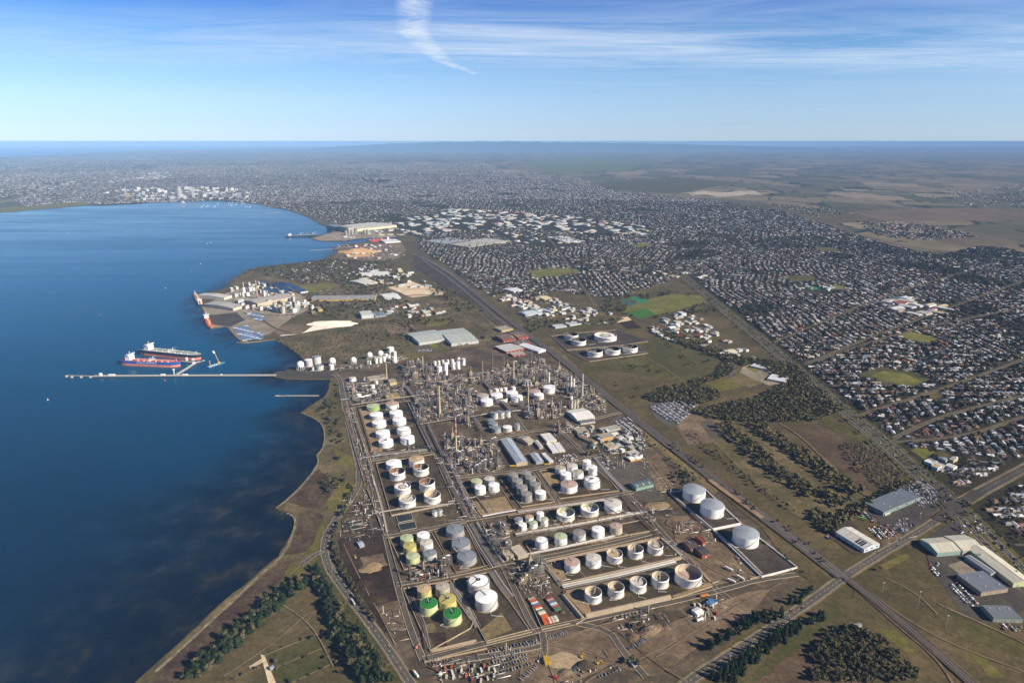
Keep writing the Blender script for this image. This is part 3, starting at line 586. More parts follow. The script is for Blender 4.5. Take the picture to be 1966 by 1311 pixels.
mb = MB(); strip(mb, [G(1790,930), G(1850,990)], 0, 44, 2.02); strip(mb, [G(1800,1000), G(1880,945)], 0, 24, 2.04); props(mb.build('road', ASPHD), kind='structure')
for pts in [[(733,735),(735,745)], [(662,735),(672,782),(704,885),(723,960),(735,1005),(752,1080),(770,1150),(790,1215),(812,1266)],
  [(872,913),(895,965),(922,1000),(963,1081),(992,1140),(1022,1203),(1040,1215)], [(815,812),(830,838),(848,868),(872,913)], [(1078,828),(1100,850),(1128,879),(1170,920),(1212,955),(1263,1014),(1315,1068),(1370,1128),(1400,1150)],
  [(1033,905),(1052,935),(1072,970)], [(966,1082),(1000,1076),(1040,1066)], [(702,886),(760,876),(830,866)], [(930,850),(985,835),(1040,824),(1085,828)], [(868,918),(935,910),(1013,904),(1071,891),(1130,879),(1215,862),(1245,858)],
  [(860,1003),(922,995),(994,982),(1070,970),(1155,956),(1215,945)], [(740,1031),(800,1021),(895,1001)], [(762,1122),(820,1113),(870,1104),(966,1082)], [(1000,1076),(1060,1068),(1113,1056),(1190,1040),(1266,1020)],
  [(812,1266),(860,1254),(912,1240),(1000,1219),(1040,1209),(1100,1196),(1158,1183),(1283,1158),(1399,1130),(1450,1114),(1530,1103)], [(1040,1212),(1046,1240),(1040,1275)], [(1100,1196),(1170,1210),(1195,1250),(1240,1300)], [(830,1275),(870,1270),(960,1256),(1040,1240)],
  [(702,740),(760,735),(850,728),(930,718),(1010,712),(1050,700)], [(1010,830),(990,800),(960,762),(925,728)], [(1085,828),(1120,810),(1160,800),(1200,790)], [(1000,622),(985,650),(1000,690)], [(880,868),(930,850)]]:
    road(pts, 9, z=.7, lines=False, it=1, kerb=.6)
for pts in [[(1233,682),(1290,715),(1320,740)], [(1345,738),(1390,728),(1415,712),(1422,700),(1436,692)], [(1330,788),(1375,775),(1395,765),(1380,755),(1340,757)], [(1495,812),(1540,840),(1590,890),(1650,945),(1680,960)], [(1470,815),(1520,865),(1580,915)]]:
    road(pts, 5, DRY, lines=False)
road([(1400,725),(1408,712),(1412,700),(1440,690)], 14, ASPH, lines=False)
for pts in [[(790,500),(815,495),(800,470),(780,450),(740,425),(700,405),(600,380)], [(520,560),(600,562),(680,560),(760,575),(860,590)], [(700,600),(760,610),(850,600),(930,620)], [(640,500),(720,505),(790,500)], [(520,520),(600,520),(700,510),(790,502)], [(470,600),(500,612),(530,632),(560,640)], [(500,605),(560,606),(600,604)], [(600,590),(720,588),(760,592)], [(770,612),(800,640),(830,650),(850,668)], [(690,575),(700,560),(690,530)], [(745,572),(800,566),(860,568),(890,556)], [(1060,580),(1110,590),(1180,600),(1250,620)]]:
    road(pts, 10, ASPH, z=.95, lines=False)
for pts in [[(1640,1115),(1700,1165),(1760,1215),(1830,1270),(1900,1330)], [(1640,1128),(1720,1200),(1800,1265),(1840,1330)], [(1800,1160),(1880,1195),(1966,1235)], [(1250,1250),(1160,1285),(1100,1330)], [(1190,1215),(1260,1275),(1320,1310)]]:
    road(pts, 4, DIRT, z=.75, lines=False)
TRACKM = gmat('wheel_track', [(.12,.10,.075),(.17,.14,.105),(.22,.185,.14)], .3, .3)
for pts in [[(1046,1240),(1090,1225),(1150,1200),(1200,1190)], [(1040,1250),(1060,1290),(1070,1325)], [(1060,1240),(1120,1250),(1180,1270)], [(880,1300),(960,1290),(1040,1262)], [(940,1258),(1030,1240)], [(945,1268),(1040,1248)], [(950,1278),(1040,1256)], [(1300,1040),(1350,1085),(1400,1110),(1445,1118)], [(1380,1070),(1420,1105),(1480,1112)], [(1255,890),(1275,920),(1300,950)], [(1240,880),(1262,915),(1285,935)], [(660,1045),(690,1110),(730,1180),(760,1240)], [(1180,1290),(1260,1250),(1340,1210),(1440,1150),(1500,1120)], [(1420,1160),(1330,1215),(1260,1262)], [(1660,1130),(1740,1190),(1830,1240),(1966,1290)], [(1700,1110),(1760,1140),(1800,1180)], [(540,1160),(600,1200),(640,1280)], [(430,1300),(520,1240),(590,1180)]]: road(pts, 1.6, TRACKM, lines=False)
# railway: ballast beds, sleepers' dark bands and rails
RAILM = principled('rail_steel', lambda t: (.34, .30, .26), .4, .2)
RAIL = [(790,488),(822,500),(868,528),(905,558),(960,602),(1020,648),(1080,692),(1140,742),(1200,788),(1262,838),(1330,888),(1400,946),(1470,997),(1530,1042),(1590,1088),(1618,1108)]
RAIL2 = [(1618,1108),(1640,1124),(1700,1172),(1780,1240),(1870,1320)]
def rail(pts, offs, bed, nm='railway_ground'):
    ZR[0] += 1; L = wl(pts); mb = MB(); strip(mb, L, sum(offs) / len(offs), bed, 1.75 + ZR[0] * .01, 0)
    for o_ in offs:
        strip(mb, L, o_, 2.8, 1.82 + ZR[0] * .01, 2)
        for s in (-.75, .75): strip(mb, L, o_ + s, .5, 1.95 + ZR[0] * .01, 1)
    props(mb.build(nm, [BALLAST, RAILM, gmat('sleepers', [(.016,.014,.013),(.022,.02,.018),(.034,.03,.026)], .2)]), kind='structure')
rail(RAIL, [-10, -4, 3, 9], 30); rail(RAIL2, [-5, 0], 18); rail([(1400,950),(1450,990),(1510,1035),(1570,1080),(1608,1112)], [-6, -12, -18], 22); rail([(800,495),(850,535),(900,580),(950,625),(1010,668)], [-14], 6)
rail([(806,500),(850,530),(900,572),(945,612),(985,642)], [-12, -18, -24], 24); rail([(815,492),(868,522),(915,558)], [14, 20, 26], 24)
for pts in [[(1352,925),(1372,940)], [(1372,940),(1402,962)], [(1402,962),(1452,998)]]:
    mb = MB(); L = wl(pts, 1); curb(mb, L, -14, 11, .9, 3.6, 0); props(mb.build('rail_platform', gmat('platform_deck', [(.16,.11,.07),(.22,.16,.11),(.28,.21,.15)], .4)), 'long brown rail platform slab beside the tracks near the domed tanks, ' + ('northern' if pts[0][0] < 1360 else 'middle' if pts[0][0] < 1400 else 'southern') + ' piece', 'platform', 'rail platform slabs')
# ================================================================ STORAGE TANKS
TW = {'w': paint('tank_white', (.88, .87, .84), .45, .26, scale=.22), 's': paint('tank_silver', (.40, .41, .42), .45, .25, .25, .1), 'g': paint('tank_pale_green', (.50, .56, .28), .5, .15, scale=.1),
      'y': paint('tank_yellow', (.56, .48, .16), .5, .2, scale=.1), 'e': paint('tank_leaf_green', (.30, .40, .14), .55, .15, scale=.1), 'b': paint('tank_beige', (.46, .42, .33), .6, .25, scale=.1), 'd': paint('tank_dull_grey', (.30, .285, .26), .6, .3, scale=.1), 'l': paint('tank_light_grey', (.52, .52, .50), .5, .2, scale=.1)}
TR = {'W': paint('roof_white', (.88, .87, .86), .4, .16, scale=.2, streak=False), 'S': paint('roof_silver', (.30, .32, .35), .4, .2, .3, .1, False), 'G': paint('roof_grass_green', (.025, .19, .035), .5, .15, scale=.1, streak=False),
      'E': paint('roof_pale_green', (.44, .50, .30), .6, .25, scale=.1, streak=False), 'Y': paint('roof_yellow', (.47, .41, .13), .6, .3, scale=.2, streak=False), 'B': paint('roof_beige', (.42, .38, .29), .7, .35, scale=.2, streak=False),
      'R': paint('roof_rust_stained', (.55, .40, .24), .8, .55, scale=.15, streak=False), 'P': paint('roof_pink_rust', (.46, .33, .28), .8, .4, scale=.2, streak=False), 'D': paint('roof_dull_grey', (.27, .255, .235), .7, .4, scale=.2, streak=False),
      'L': paint('roof_patchy_white', (.60, .57, .52), .7, .45, scale=.22, streak=False), 'X': paint('roof_red_rust', (.28, .085, .045), .8, .3, scale=.2, streak=False), 'A': paint('roof_alu_dome', (.42, .46, .51), .35, .2, .2, .1, False)}
INSIDE = {'t': paint('inside_cream', (.55, .46, .32), .8, .25), 'r': paint('inside_rust', (.20, .11, .06), .85, .4), 'k': paint('inside_dark', (.06, .05, .045), .9, .3), 'y': paint('inside_sage', (.42, .43, .27), .8, .25)}
SANDPAD = gmat('tank_pad', [(.13, .105, .075), (.2, .165, .12), (.27, .23, .17)], .2, .2); HOLE = principled('vent_black', lambda t: (.012, .012, .014), .9)
RAILG = principled('hand_rail', lambda t: (.10, .10, .10), .6)
CACHE = {}; RIBM = paint('dome_rib', (.40, .43, .47), .4, .15)
def tank_mesh(key, fn, name, mats, smooth):
    if key not in CACHE:
        me = fn().mesh(name, mats); 
        if smooth: me.polygons.foreach_set('use_smooth', [len(p.vertices) == 4 for p in me.polygons])
        CACHE[key] = me
    return CACHE[key]
def shell_mb(r, h, th, open_):
    mb = MB(); n = 48
    if open_:
        mb.lathe([(r, 0), (r, h * .86), (r + .35, h * .87), (r + .35, h * .9), (r, h * .91), (r, h)], n, 0); mb.lathe([(r, h), (r - .4, h)], n, 0); mb.lathe([(r - .4, h), (r - .4, .5)], n, 1)
    else: mb.lathe([(r, 0), (r, h)], n, 0)
    return mb
def stair_mb(r, h, a0, turn):
    mb = MB(); k = 14; pts = []
    for i in range(k + 1):
        a = a0 + turn * i / k; pts.append(((r + .9) * math.cos(a), (r + .9) * math.sin(a), h * i / k))
    for a, b in zip(pts, pts[1:]): mb.beam(a, b, 1.2, .35)
    for p in pts[::3]: mb.beam((p[0], p[1], p[2]), (p[0], p[1], p[2] + 1.1), .12)
    for a, b in zip(pts, pts[1:]): mb.beam((a[0] * 1.02, a[1] * 1.02, a[2] + 1.1), (b[0] * 1.02, b[1] * 1.02, b[2] + 1.1), .12)
    return mb
def storage_tank(px, py, wpx, hpx, wall, roof, label, group, inner='t', seed=0, cat='storage tank'):
    """px,py: front foot of the shell in the photo; roof: 'c?' cone, 'd?' dome, 'f?' floating deck near the rim, 'o?' open shell with a deep deck"""
    q = G(px, py); s = pxm(px, py); r = wpx * s / 2 * .985
    d = Vector((q.x, q.y)).normalized(); c = Vector((q.x, q.y)) + d * r
    phi = math.atan2(CAM_H, q.length); h = hpx * s / math.cos(phi) * math.cos(math.atan((py - CY) / F_PX))
    kind, rc = roof[0], roof[1:]; rr = random.Random(seed + int(px)); rz = rr.uniform(-.4, .4); rim = 'k' in rc; hole = 'h' in rc; R_ = TR[rc[0]]
    t = empty('storage_tank', (c.x, c.y, .75), rz, label, cat, group); kk = (round(r, 1), round(h, 1))
    pd = MB(); pd.lathe([(r + 2.2, 0), (r + 1.2, .45), (0.1, .45)], 40); pd.build('foundation_pad', SANDPAD, t)
    place(tank_mesh(kk + (wall, kind in 'of', inner), lambda: shell_mb(r, h, .3, kind in 'of'), 'tank_wall', [TW[wall], INSIDE[inner]], True), 'wall', parent=t)
    if kind in 'cd':
        rise = r * (.13 if kind == 'c' else .22); prof = [(r - .05, h)] + [((r - .05) * (1 - i / 5), h + rise * (i / 5 if kind == 'c' else math.sin(math.pi / 2 * i / 5))) for i in range(1, 5)] + [(.6, h + rise)]
        def rf():
            mb = MB(); mb.lathe(prof, 48, 0, close=True)
            if kind == 'd':
                for j in range(1, 12):
                    k = 1 - j / 12; zz = h + rise * math.sqrt(max(0, 1 - k * k)) + .12
                    mb.lathe([(r * k - .12, zz), (r * k, zz + .06), (r * k + .12, zz - .05)], 48, 1)
                for i in range(24):
                    a = 2 * math.pi * i / 24; L = [(r * k * math.cos(a), r * k * math.sin(a), h + rise * math.sqrt(max(0, 1 - k * k)) + .18) for k in (.98, .85, .7, .5, .3, .1)]
                    for p, q_ in zip(L, L[1:]): mb.beam(p, q_, .2, .12, 1)
            return mb
        ro_ = place(tank_mesh(kk + ('roof', roof), rf, 'tank_roof', [R_, RIBM], kind == 'd'), 'roof', parent=t)
        vb = MB(); vb.cyl(0, 0, h + rise - .2, h + rise + 1.0, .9, n=12)
        vb.build('roof_vent', GUARD, ro_)
        if hole:
            hb = MB(); zz = h + rise * .82; hb.cyl(0, 0, zz, h + rise + .5, r * .19, n=20); a = -rz + rr.choice((1.4, -2.4)); hb.beam((0, 0, h + rise * .9 + .3), (r * .85 * math.cos(a), r * .85 * math.sin(a), h + rise * .2), 1.4, .5); hb.build('roof_cap', HOLE, ro_)
        if kind == 'd' or wpx > 30:
            g = MB(); a = rr.uniform(1.9, 2.6); P_ = [(r * k * math.cos(a), r * k * math.sin(a), h + (rise * math.sqrt(max(0, 1 - k * k)) if kind == 'd' else rise * (1 - k)) + .7) for k in (1, .8, .6, .4, .2, .02)]
            for p, q_ in zip(P_, P_[1:]): g.beam(p, q_, 1.3, .4)
            g.build('roof_walkway', GUARD, ro_)
    else:
        z0 = h * (.80 if kind == 'f' else .32); fb = MB(); fb.cyl(0, 0, z0 - .6, z0, r - .5, n=48, mi=0)
        fb.lathe([(r - .5, z0 + .05), (r - .6, z0 + .7), (r - 2.2, z0 + .7), (r - 2.3, z0 + .05)], 48, 1)
        if kind == 'f' and 'r' in rc:
            fb.lathe([(r * .52, z0 + .06), (r * .52, z0 + .5), (r * .34, z0 + .5), (r * .34, z0 + .06)], 40, 3); fb.cyl(0, 0, z0, z0 + 1.0, r * .32, n=32, mi=1)
        for i in range(26):
            a = rr.uniform(0, 6.28); k = math.sqrt(rr.uniform(0, .8)) * .88; L = rr.uniform(.05, .16) * r
            fb.rbox((r * k * math.cos(a), r * k * math.sin(a)), (L, L * rr.uniform(.3, .9)), rr.uniform(0, 3), z0 + .05, z0 + rr.uniform(.12, .5), rr.choice((1, 1, 2, 2, 3)))
        ro_ = fb.build('floating_roof', [R_, TR['L'], TR['R'], TR['D']], t)
        lb = MB(); a = rr.uniform(1.2, 2.2)
        for s_ in (-.6, .6): lb.beam(((r - .6) * math.cos(a) - s_ * math.sin(a), (r - .6) * math.sin(a) + s_ * math.cos(a), h), (r * .15 * math.cos(a) - s_ * math.sin(a), r * .15 * math.sin(a) + s_ * math.cos(a), z0 + .8), .5, .4)
        for i in range(8):
            k = i / 8; P_ = Vector(((r - .6) * math.cos(a), (r - .6) * math.sin(a), h)).lerp(Vector((r * .15 * math.cos(a), r * .15 * math.sin(a), z0 + .8)), k); lb.beam((P_.x - .6 * math.sin(a), P_.y + .6 * math.cos(a), P_.z), (P_.x + .6 * math.sin(a), P_.y - .6 * math.cos(a), P_.z), .4, .3)
        lb.build('rolling_ladder', GUARD, ro_)
    rb = MB(); rh = .9; rb.lathe([(r + .12, h - .12), (r + .22, h + .05), (r - .1, h + .12)], 48, 1 if rim else 0); n = 24
    for i in range(n): a = 2 * math.pi * i / n; rb.beam((r * math.cos(a), r * math.sin(a), h), (r * math.cos(a), r * math.sin(a), h + rh), .14, mi=1)
    rb.lathe([(r - .06, h + rh), (r + .06, h + rh + .1)], 48, 1)
    if rim: rb.lathe([(r - 2.0, h + .42), (r - .7, h + .3)], 48, 1)
    rb.build('rim_rail', [TW[wall], RAILG], t)
    stair_mb(r, h, rr.uniform(3.3, 5.2) - rz, rr.choice((-1, 1)) * min(1.7, 1.3 * h / r)).build('stair', GUARD, t)
    nb = MB()
    for i in range(1):
        a = rr.uniform(3.5, 6.0) - rz; nb.tube([((r - .3) * math.cos(a), (r - .3) * math.sin(a), 1.1), ((r * 1.3 + 4) * math.cos(a), (r * 1.3 + 4) * math.sin(a), 1.1), ((r * 1.3 + 4) * math.cos(a) + r, (r * 1.3 + 4) * math.sin(a), .9)], .5, 6)
    nb.build('inlet_pipe', GUARD, t); return t
ordn = ['first', 'second', 'third', 'fourth', 'fifth', 'sixth', 'seventh', 'eighth']
WN = {'w': 'white', 's': 'silver', 'g': 'pale green', 'y': 'yellow', 'e': 'leaf green', 'b': 'beige', 'd': 'dull grey', 'l': 'light grey'}
RN = {'W': 'white', 'S': 'silver', 'G': 'bright green', 'E': 'pale green', 'Y': 'yellow', 'B': 'beige', 'R': 'rust-stained', 'P': 'pink rusty', 'D': 'dull grey', 'L': 'patchy white', 'X': 'red rust', 'A': 'ribbed grey'}
TANKS = [  # where it stands, then (x, y front foot, width px, height px, wall, roof, inside)
 ('in the silver trio by the basins', [(874.4,1036,35,11,'s','cS','t'),(885.6,1062.5,36.5,11,'s','cS','t'),(896.6,1088.6,37.7,11,'s','cS','t')]),
 ('in the six beside the black soil', [(781.8,1049,25,10.5,'g','cE','t'),(813.2,1043.3,24.3,10.5,'w','cW','t'),(787.5,1064.8,25.5,10.5,'y','cY','t'),(819.5,1058.3,25,10.5,'w','cL','t'),(793.4,1085,26,10.5,'g','cE','t'),(826.3,1079.6,25.5,11,'l','cS','t')]),
 ('in the green and yellow group', [(815.5,1152.3,27.5,14,'y','cR','t'),(850.6,1148,27.5,14,'b','cB','t'),(860.2,1173.5,34,13,'y','cYh','t'),(824.3,1183.5,34.5,14.5,'g','cGh','t'),(869.6,1203.3,35.4,14.5,'g','cGh','t')]),
 ('of the large pair by green tanks', [(919.4,1145,42.7,17,'l','cWkh','t'),(934,1176.4,44.7,17,'l','cW','t')]),
 ('in the tiny pair by basins', [(835,992.4,9.5,9,'l','cS','t'),(844.7,990.4,9,9,'l','cS','t')]),
 ('in the columns by the coast road', [(716.9,791,25,7.5,'e','cE','t'),(753.4,786.8,25,7.5,'w','cP','t'),(723.3,808,26,8,'l','cW','t'),(761,803.9,25.5,8,'w','cW','t'),(728.6,823.5,27,8.5,'w','cW','t'),(767.3,818.4,26,8.5,'w','cW','t'),(735.7,844,27.5,9,'w','cW','t'),(775.6,837.6,27,9,'w','cWk','t'),(741.7,861.5,28,9.5,'w','cWh','t'),(782.7,854.7,27.5,9.5,'w','cW','t')]),
 ('in the block with rusty tanks', [(756.8,904.4,30,10,'w','cW','t'),(800.4,897.7,29.5,10.5,'w','cR','t'),(763.9,923.7,30,12.5,'w','oW','r'),(809,915.7,30,12.5,'w','oD','r'),(773.7,952.7,31.5,13,'w','fWr','r'),(820.6,945,30.5,13,'w','oD','r'),(783,977.8,32,13,'w','fL','t'),(830.8,969.4,32,13,'w','oP','t')]),
 ('in the block of four', [(940.2,934.3,21,10.5,'d','cL','t'),(915,938.3,21,10.5,'b','cE','t'),(948.5,946.5,21,11,'w','cW','t'),(922.3,951.5,21,11,'w','cW','t')]),
 ('in the tight double grey row', [(1010,924,20.3,12,'d','cD','t'),(985,927,20,12,'d','cD','t'),(1018.7,934.3,20.5,12.5,'d','cD','t'),(993.3,939.3,20.7,12.5,'d','cD','t'),(1027.9,947.5,21,13,'d','cD','t'),(1002.4,952.6,21,13,'d','cD','t'),(1037.6,961.3,21.7,11,'l','cW','t'),(1011.2,966.2,21,13,'d','cD','t')]),
 ('in the block below the car park', [(1126.3,902.7,16.3,14,'w','cW','t'),(1098.4,907.8,20.5,9.5,'w','cL','t'),(1075.5,911.9,20.5,9.5,'w','cB','t'),(1137.5,914.3,17,14,'w','cW','t'),(1109.4,920.6,21,10,'w','cB','t'),(1086.2,924.7,21,10.5,'w','cW','t'),(1136,940.4,31.3,12.5,'w','cWkh','t'),(1092,948.5,32.3,11.5,'w','cP','t')]),
 ('in the row of three wide ones', [(1085.4,1003.4,35,11.5,'w','oW','y'),(1131.4,994.3,35,11.5,'w','oW','y'),(1176,986.1,34,12.5,'w','cL','t')]),
 ('in the cluster of six small ones', [(1037,1001,14.2,12.5,'w','cW','t'),(1016.5,1004.5,15.5,8.5,'w','cR','t'),(996,1008.5,15.2,8.5,'l','cS','t'),(1045,1012.2,14.6,12.5,'w','cE','t'),(1024,1016.3,15.7,9,'w','cE','t'),(1003.4,1020.3,15.7,9,'w','cW','t')]),
 ('in the upper row of five', [(1039.5,1056.3,25,13,'w','cWk','t'),(1076.3,1049.2,24.8,13,'w','cE','t'),(1112,1042,24.4,13,'l','cD','t'),(1147.7,1035.4,24.8,13,'w','cW','t'),(1182,1027.9,24.2,12,'b','cP','t')]),
 ('in the middle row of five', [(1098,1100.8,30.5,13,'w','cP','t'),(1138.7,1092.3,30,13,'w','cL','t'),(1179,1083.5,30.3,13,'w','fR','t'),(1218.8,1074.5,30,13.5,'w','oD','t'),(1256.8,1066.8,29.7,13.5,'w','fRr','t')]),
 ('in the front row of five', [(1138,1160.8,32.5,15,'w','oL','t'),(1181.5,1150.3,31.7,15,'w','oR','t'),(1224,1140.4,31.7,15,'w','fL','t'),(1266,1131.4,32.8,15,'w','oL','t'),(1319,1130,52,17,'w','oP','t')]),
 ('inside the long white wall', [(1330.8,965.8,43.7,16,'w','dA','t'),(1365,996.2,45,16.8,'w','dA','t'),(1428.8,1053.4,50,18.2,'w','dA','t')]),
 ('across the railway beside the park', [(1096.4,653.6,28,8,'w','oS','k'),(1161.8,657.2,44,8,'w','fWr','t'),(1110.7,664.6,29,8,'w','oS','k'),(1141.5,686.6,31,8.8,'w','oS','k'),(1175.3,682.7,31,8.8,'w','oS','k'),(1209,678.4,30,8.8,'w','oX','k')]),
 ('among the central process units', [(983,764.4,23,7,'w','cW','t'),(1026.4,762.2,23,7.5,'w','cP','t'),(1054.6,756.9,24,10,'w','cW','t'),(953.8,768.6,23.3,7,'w','cW','t'),(1034.3,768.6,20,8,'l','cW','t'),(927,770.8,23.5,8,'l','cB','t'),(992,773.3,23.5,8,'w','cW','t'),(962.6,774,24.5,6,'w','oX','r'),(934.8,780.8,24,8,'w','cW','t')]),
 ('in the small row behind white tanks', [(941.6,757,8,7,'b','cD','t'),(953.3,753.7,8,5.5,'w','cW','t'),(961.8,752.5,6.5,5.5,'w','cW','t'),(970.5,752,7,6,'w','cW','t'),(985.7,750,8,5.5,'w','cW','t')]),
 ('in the central silver cluster', [(958.5,800,11,8,'s','cS','t'),(975,801.7,10.3,10,'l','cS','t'),(947,802.8,11.3,8,'l','cL','t'),(963,804.5,11,11,'l','cS','t'),(951,805.6,11.3,11,'l','cS','t'),(942.7,816.7,15,7.5,'d','cS','t'),(946.8,823,18,7.5,'s','cS','t'),(993,827.4,11,11,'s','cS','t'),(974.3,830.6,18,7.5,'l','cW','t'),(952.8,832.7,18,8,'s','cS','t')]),
 ('at the root of the long jetty', [(609,699.7,16,13,'l','cS','t'),(593.4,704.9,14.7,12,'l','cW','t'),(601,712.5,5,7,'l','cS','t'),(614.3,712.3,15,8.5,'l','cS','t'),(637,711,9,9,'w','cW','t')]),
 ('in the group behind the gas spheres', [(750.4,676,13,7,'w','cW','t'),(758,686,7,10,'w','cW','t'),(750,685,6.5,9,'w','cW','t'),(741.6,688,7,7,'w','cW','t'),(746.8,693,6.5,9,'w','cW','t'),(738,695,6.5,9,'w','cW','t'),(758,697,10,10,'w','cW','t'),(731,697.5,6,9,'w','cW','t'),(723,698.8,5.5,9,'w','cW','t'),(707,700.2,3.6,7,'w','cW','t'),(711,700.6,3.6,7,'w','cW','t')]),
 ('in the silo rows behind process units', [(835.4,702.6,5,8,'w','cW','t'),(843,701.6,5,8,'w','cW','t'),(850.8,700.4,5,8,'w','cW','t'),(860,699.4,5,7.5,'w','cW','t'),(868.7,699,5.4,8,'w','cW','t'),(881,699.5,5.4,12,'w','cW','t'),(890,702,7,12,'w','cW','t'),(870.7,710,7.5,13,'w','cW','t'),(880,709.6,7,14,'w','cW','t'),(855.6,712.5,9,14,'w','cW','t'),(844,718.7,10,13,'w','cW','t'),(857,721,6,9,'w','cW','t')]),
 ('at the cement works by the wharf', [(529,597,8,15,'b','cB','t'),(536.5,601,8,15,'b','cD','t'),(544,602.5,8,13,'b','cB','t'),(476,569,7,6,'w','cW','t'),(469,563,5,10,'w','cW','t')]),
 ('beside the grain terminal', [(664,452,5,9,'d','cD','t'),(670,451.5,5,9,'d','cD','t'),(676,451,5,9,'d','cD','t'),(683,450,5,8,'d','cD','t'),(700,449,5,7,'d','cD','t'),(706,448.5,5,7,'d','cD','t')]),
 ('at the refinery coast corner', [(677.6,733.4,13,6,'w','cL','t'),(723,738.6,6,5.5,'w','cW','t'),(715.6,747,8.6,6,'w','cW','t'),(719,757,8,5.5,'w','cW','t'),(689,763,10,4,'w','cW','t'),(1097,768,5,6,'w','cW','t'),(700,731,4.5,5,'l','cS','t')]),
]
for where, lst in TANKS:
    for i, (x, y, wp, hp, wa, ro, inn) in enumerate(lst):
        k, rc = ro[0], ro[1]; a = WN[wa]
        what = {'c': f"{a} tank, {RN[rc]} roof" if 'h' not in ro else f"{a} tank, black-capped {RN[rc].split()[-1]} roof", 'd': 'white tank with ribbed dome', 'f': f"{a} tank, floating {RN[rc].split()[0]} deck" if 'r' not in ro else f"{a} tank, ringed floating deck", 'o': f"open-topped {a} tank" if rc != 'X' else f"{a} tank, red rusty deck"}[k]
        same = [j for j, u in enumerate(lst) if u[4] == wa and u[5][:2] == ro[:2] and ('h' in u[5]) == ('h' in ro)]
        if len(same) > 1:
            byx = sorted(same, key=lambda j: lst[j][0]); byy = sorted(same, key=lambda j: lst[j][1])
            dx, dy = lst[byx[-1]][0] - lst[byx[0]][0], lst[byy[-1]][1] - lst[byy[0]][1]
            if dx > dy * .8: k_ = byx.index(i); what += ', ' + (ordn[k_] + ' from left' if k_ < 8 else 'rightmost' if k_ == len(byx) - 1 else 'second from right')
            else: k_ = byy.index(i); what += ', ' + ordn[k_] + ' from back'
        storage_tank(x, y, wp, hp, wa, ro, f"{what} {where}", 'storage tanks of the refinery', inn, i * 7)
# gas spheres on legs
for i, (x, y, dpx, nm) in enumerate([(576.3,711,14,'on the shore by the jetty'), (637.5,703,13,'behind the single white silo'), (678.3,700,11.5,'alone between two others'), (709.3,690,11,'beside the two thin white silos'), (730.4,687,11,'farthest from the jetty')]):
    q = G(x, y); s = pxm(x, y); r = dpx * s / 2; t = empty('gas_sphere', (q.x, q.y + r * .5, .75), 0, f"white spherical gas tank on legs {nm}", 'gas sphere', 'gas spheres')
    mb = MB(); mb.lathe([(max(.05, r * math.sin(math.pi * k / 14)), r * 1.45 - r * math.cos(math.pi * k / 14)) for k in range(15)], 28); mb.build('sphere_shell', TW['w'], t, True)
    for k in range(10): a = 2 * math.pi * k / 10; lb = MB(); lb.cyl(r * .97 * math.cos(a), r * .97 * math.sin(a), 0, r * 1.45, .55, n=6); lb.build('leg', TW['w'], t)
    sb = MB(); sb.beam((-r - 2, -1, 0), (0, -1, 2.5 * r), .9, .4); sb.beam((-1, 0, 2.47 * r), (1, 0, 2.47 * r), 2, .8); sb.build('stair', GUARD, t)
# ================================================================ BUNDS, PIPE TRACKS, PROCESS UNITS
EARTH = gmat('earth_bank', [(.14, .105, .065), (.2, .155, .10), (.28, .22, .15)], .3, .3)
def quadw(q): return [Vector((G(*p).x, G(*p).y)) for p in q]
BUNDS = [([(687,781),(788,770),(826,862),(714,872)], 'around the two columns of white tanks'), ([(722,890),(832,873),(872,966),(751,990)], 'around the block with rusty open tanks'),
 ([(748,1034),(828,1022),(860,1078),(776,1094)], 'around the six tanks by the black soil'), ([(834,1022),(893,1010),(931,1088),(876,1102)], 'around the silver trio'), ([(774,1131),(864,1116),(914,1186),(903,1207),(826,1250)], 'around the green and yellow tanks'),
 ([(870,1114),(940,1099),(1016,1210),(933,1232)], 'around the two large white tanks'), ([(885,927),(948,917),(988,978),(922,989)], 'around the block of four'), ([(957,917),(1022,907),(1066,964),(1001,974)], 'around the double row of grey tanks'),
 ([(1035,905),(1144,891),(1188,943),(1074,958)], 'around the mixed block'), ([(975,991),(1186,958),(1221,984),(993,1019)], 'around the row of three wide tanks'), ([(1008,1045),(1232,999),(1258,1018),(1021,1064)], 'around the upper row of five'),
 ([(1044,1080),(1268,1033),(1312,1070),(1080,1122)], 'around the middle row of five'), ([(1084,1138),(1338,1088),(1366,1121),(1290,1148),(1126,1184)], 'around the front row of five'),
 ([(1058,646),(1120,639),(1184,634),(1244,656),(1191,664),(1088,672)], 'around the far tanks across the railway'), ([(1089,674),(1222,665),(1243,679),(1131,695)], 'around the three dark-topped far tanks')]
for i, (q, nm) in enumerate(BUNDS):
    sheet('bund_ground', q, BUND if i not in (13, 14) else DARKGRAVEL, 1.0 + i * .004)
    mb = MB(); L = quadw(q); cen = sum(L, Vector((0, 0))) / len(L); ww = 1.2 if i not in (11, 12) else 5
    for a, b in zip(L, L[1:] + L[:1]):
        d = (b - a).normalized(); mb.beam((*(a - d * ww * .3), 1.5), (*(b + d * ww * .3), 1.5), ww, 2.2 if ww < 2 else 3)
    mb.build('bund_wall', TAN_W if i % 3 else EARTH, label='low tan bund wall ' + nm, cat='bund wall', group='bund walls')
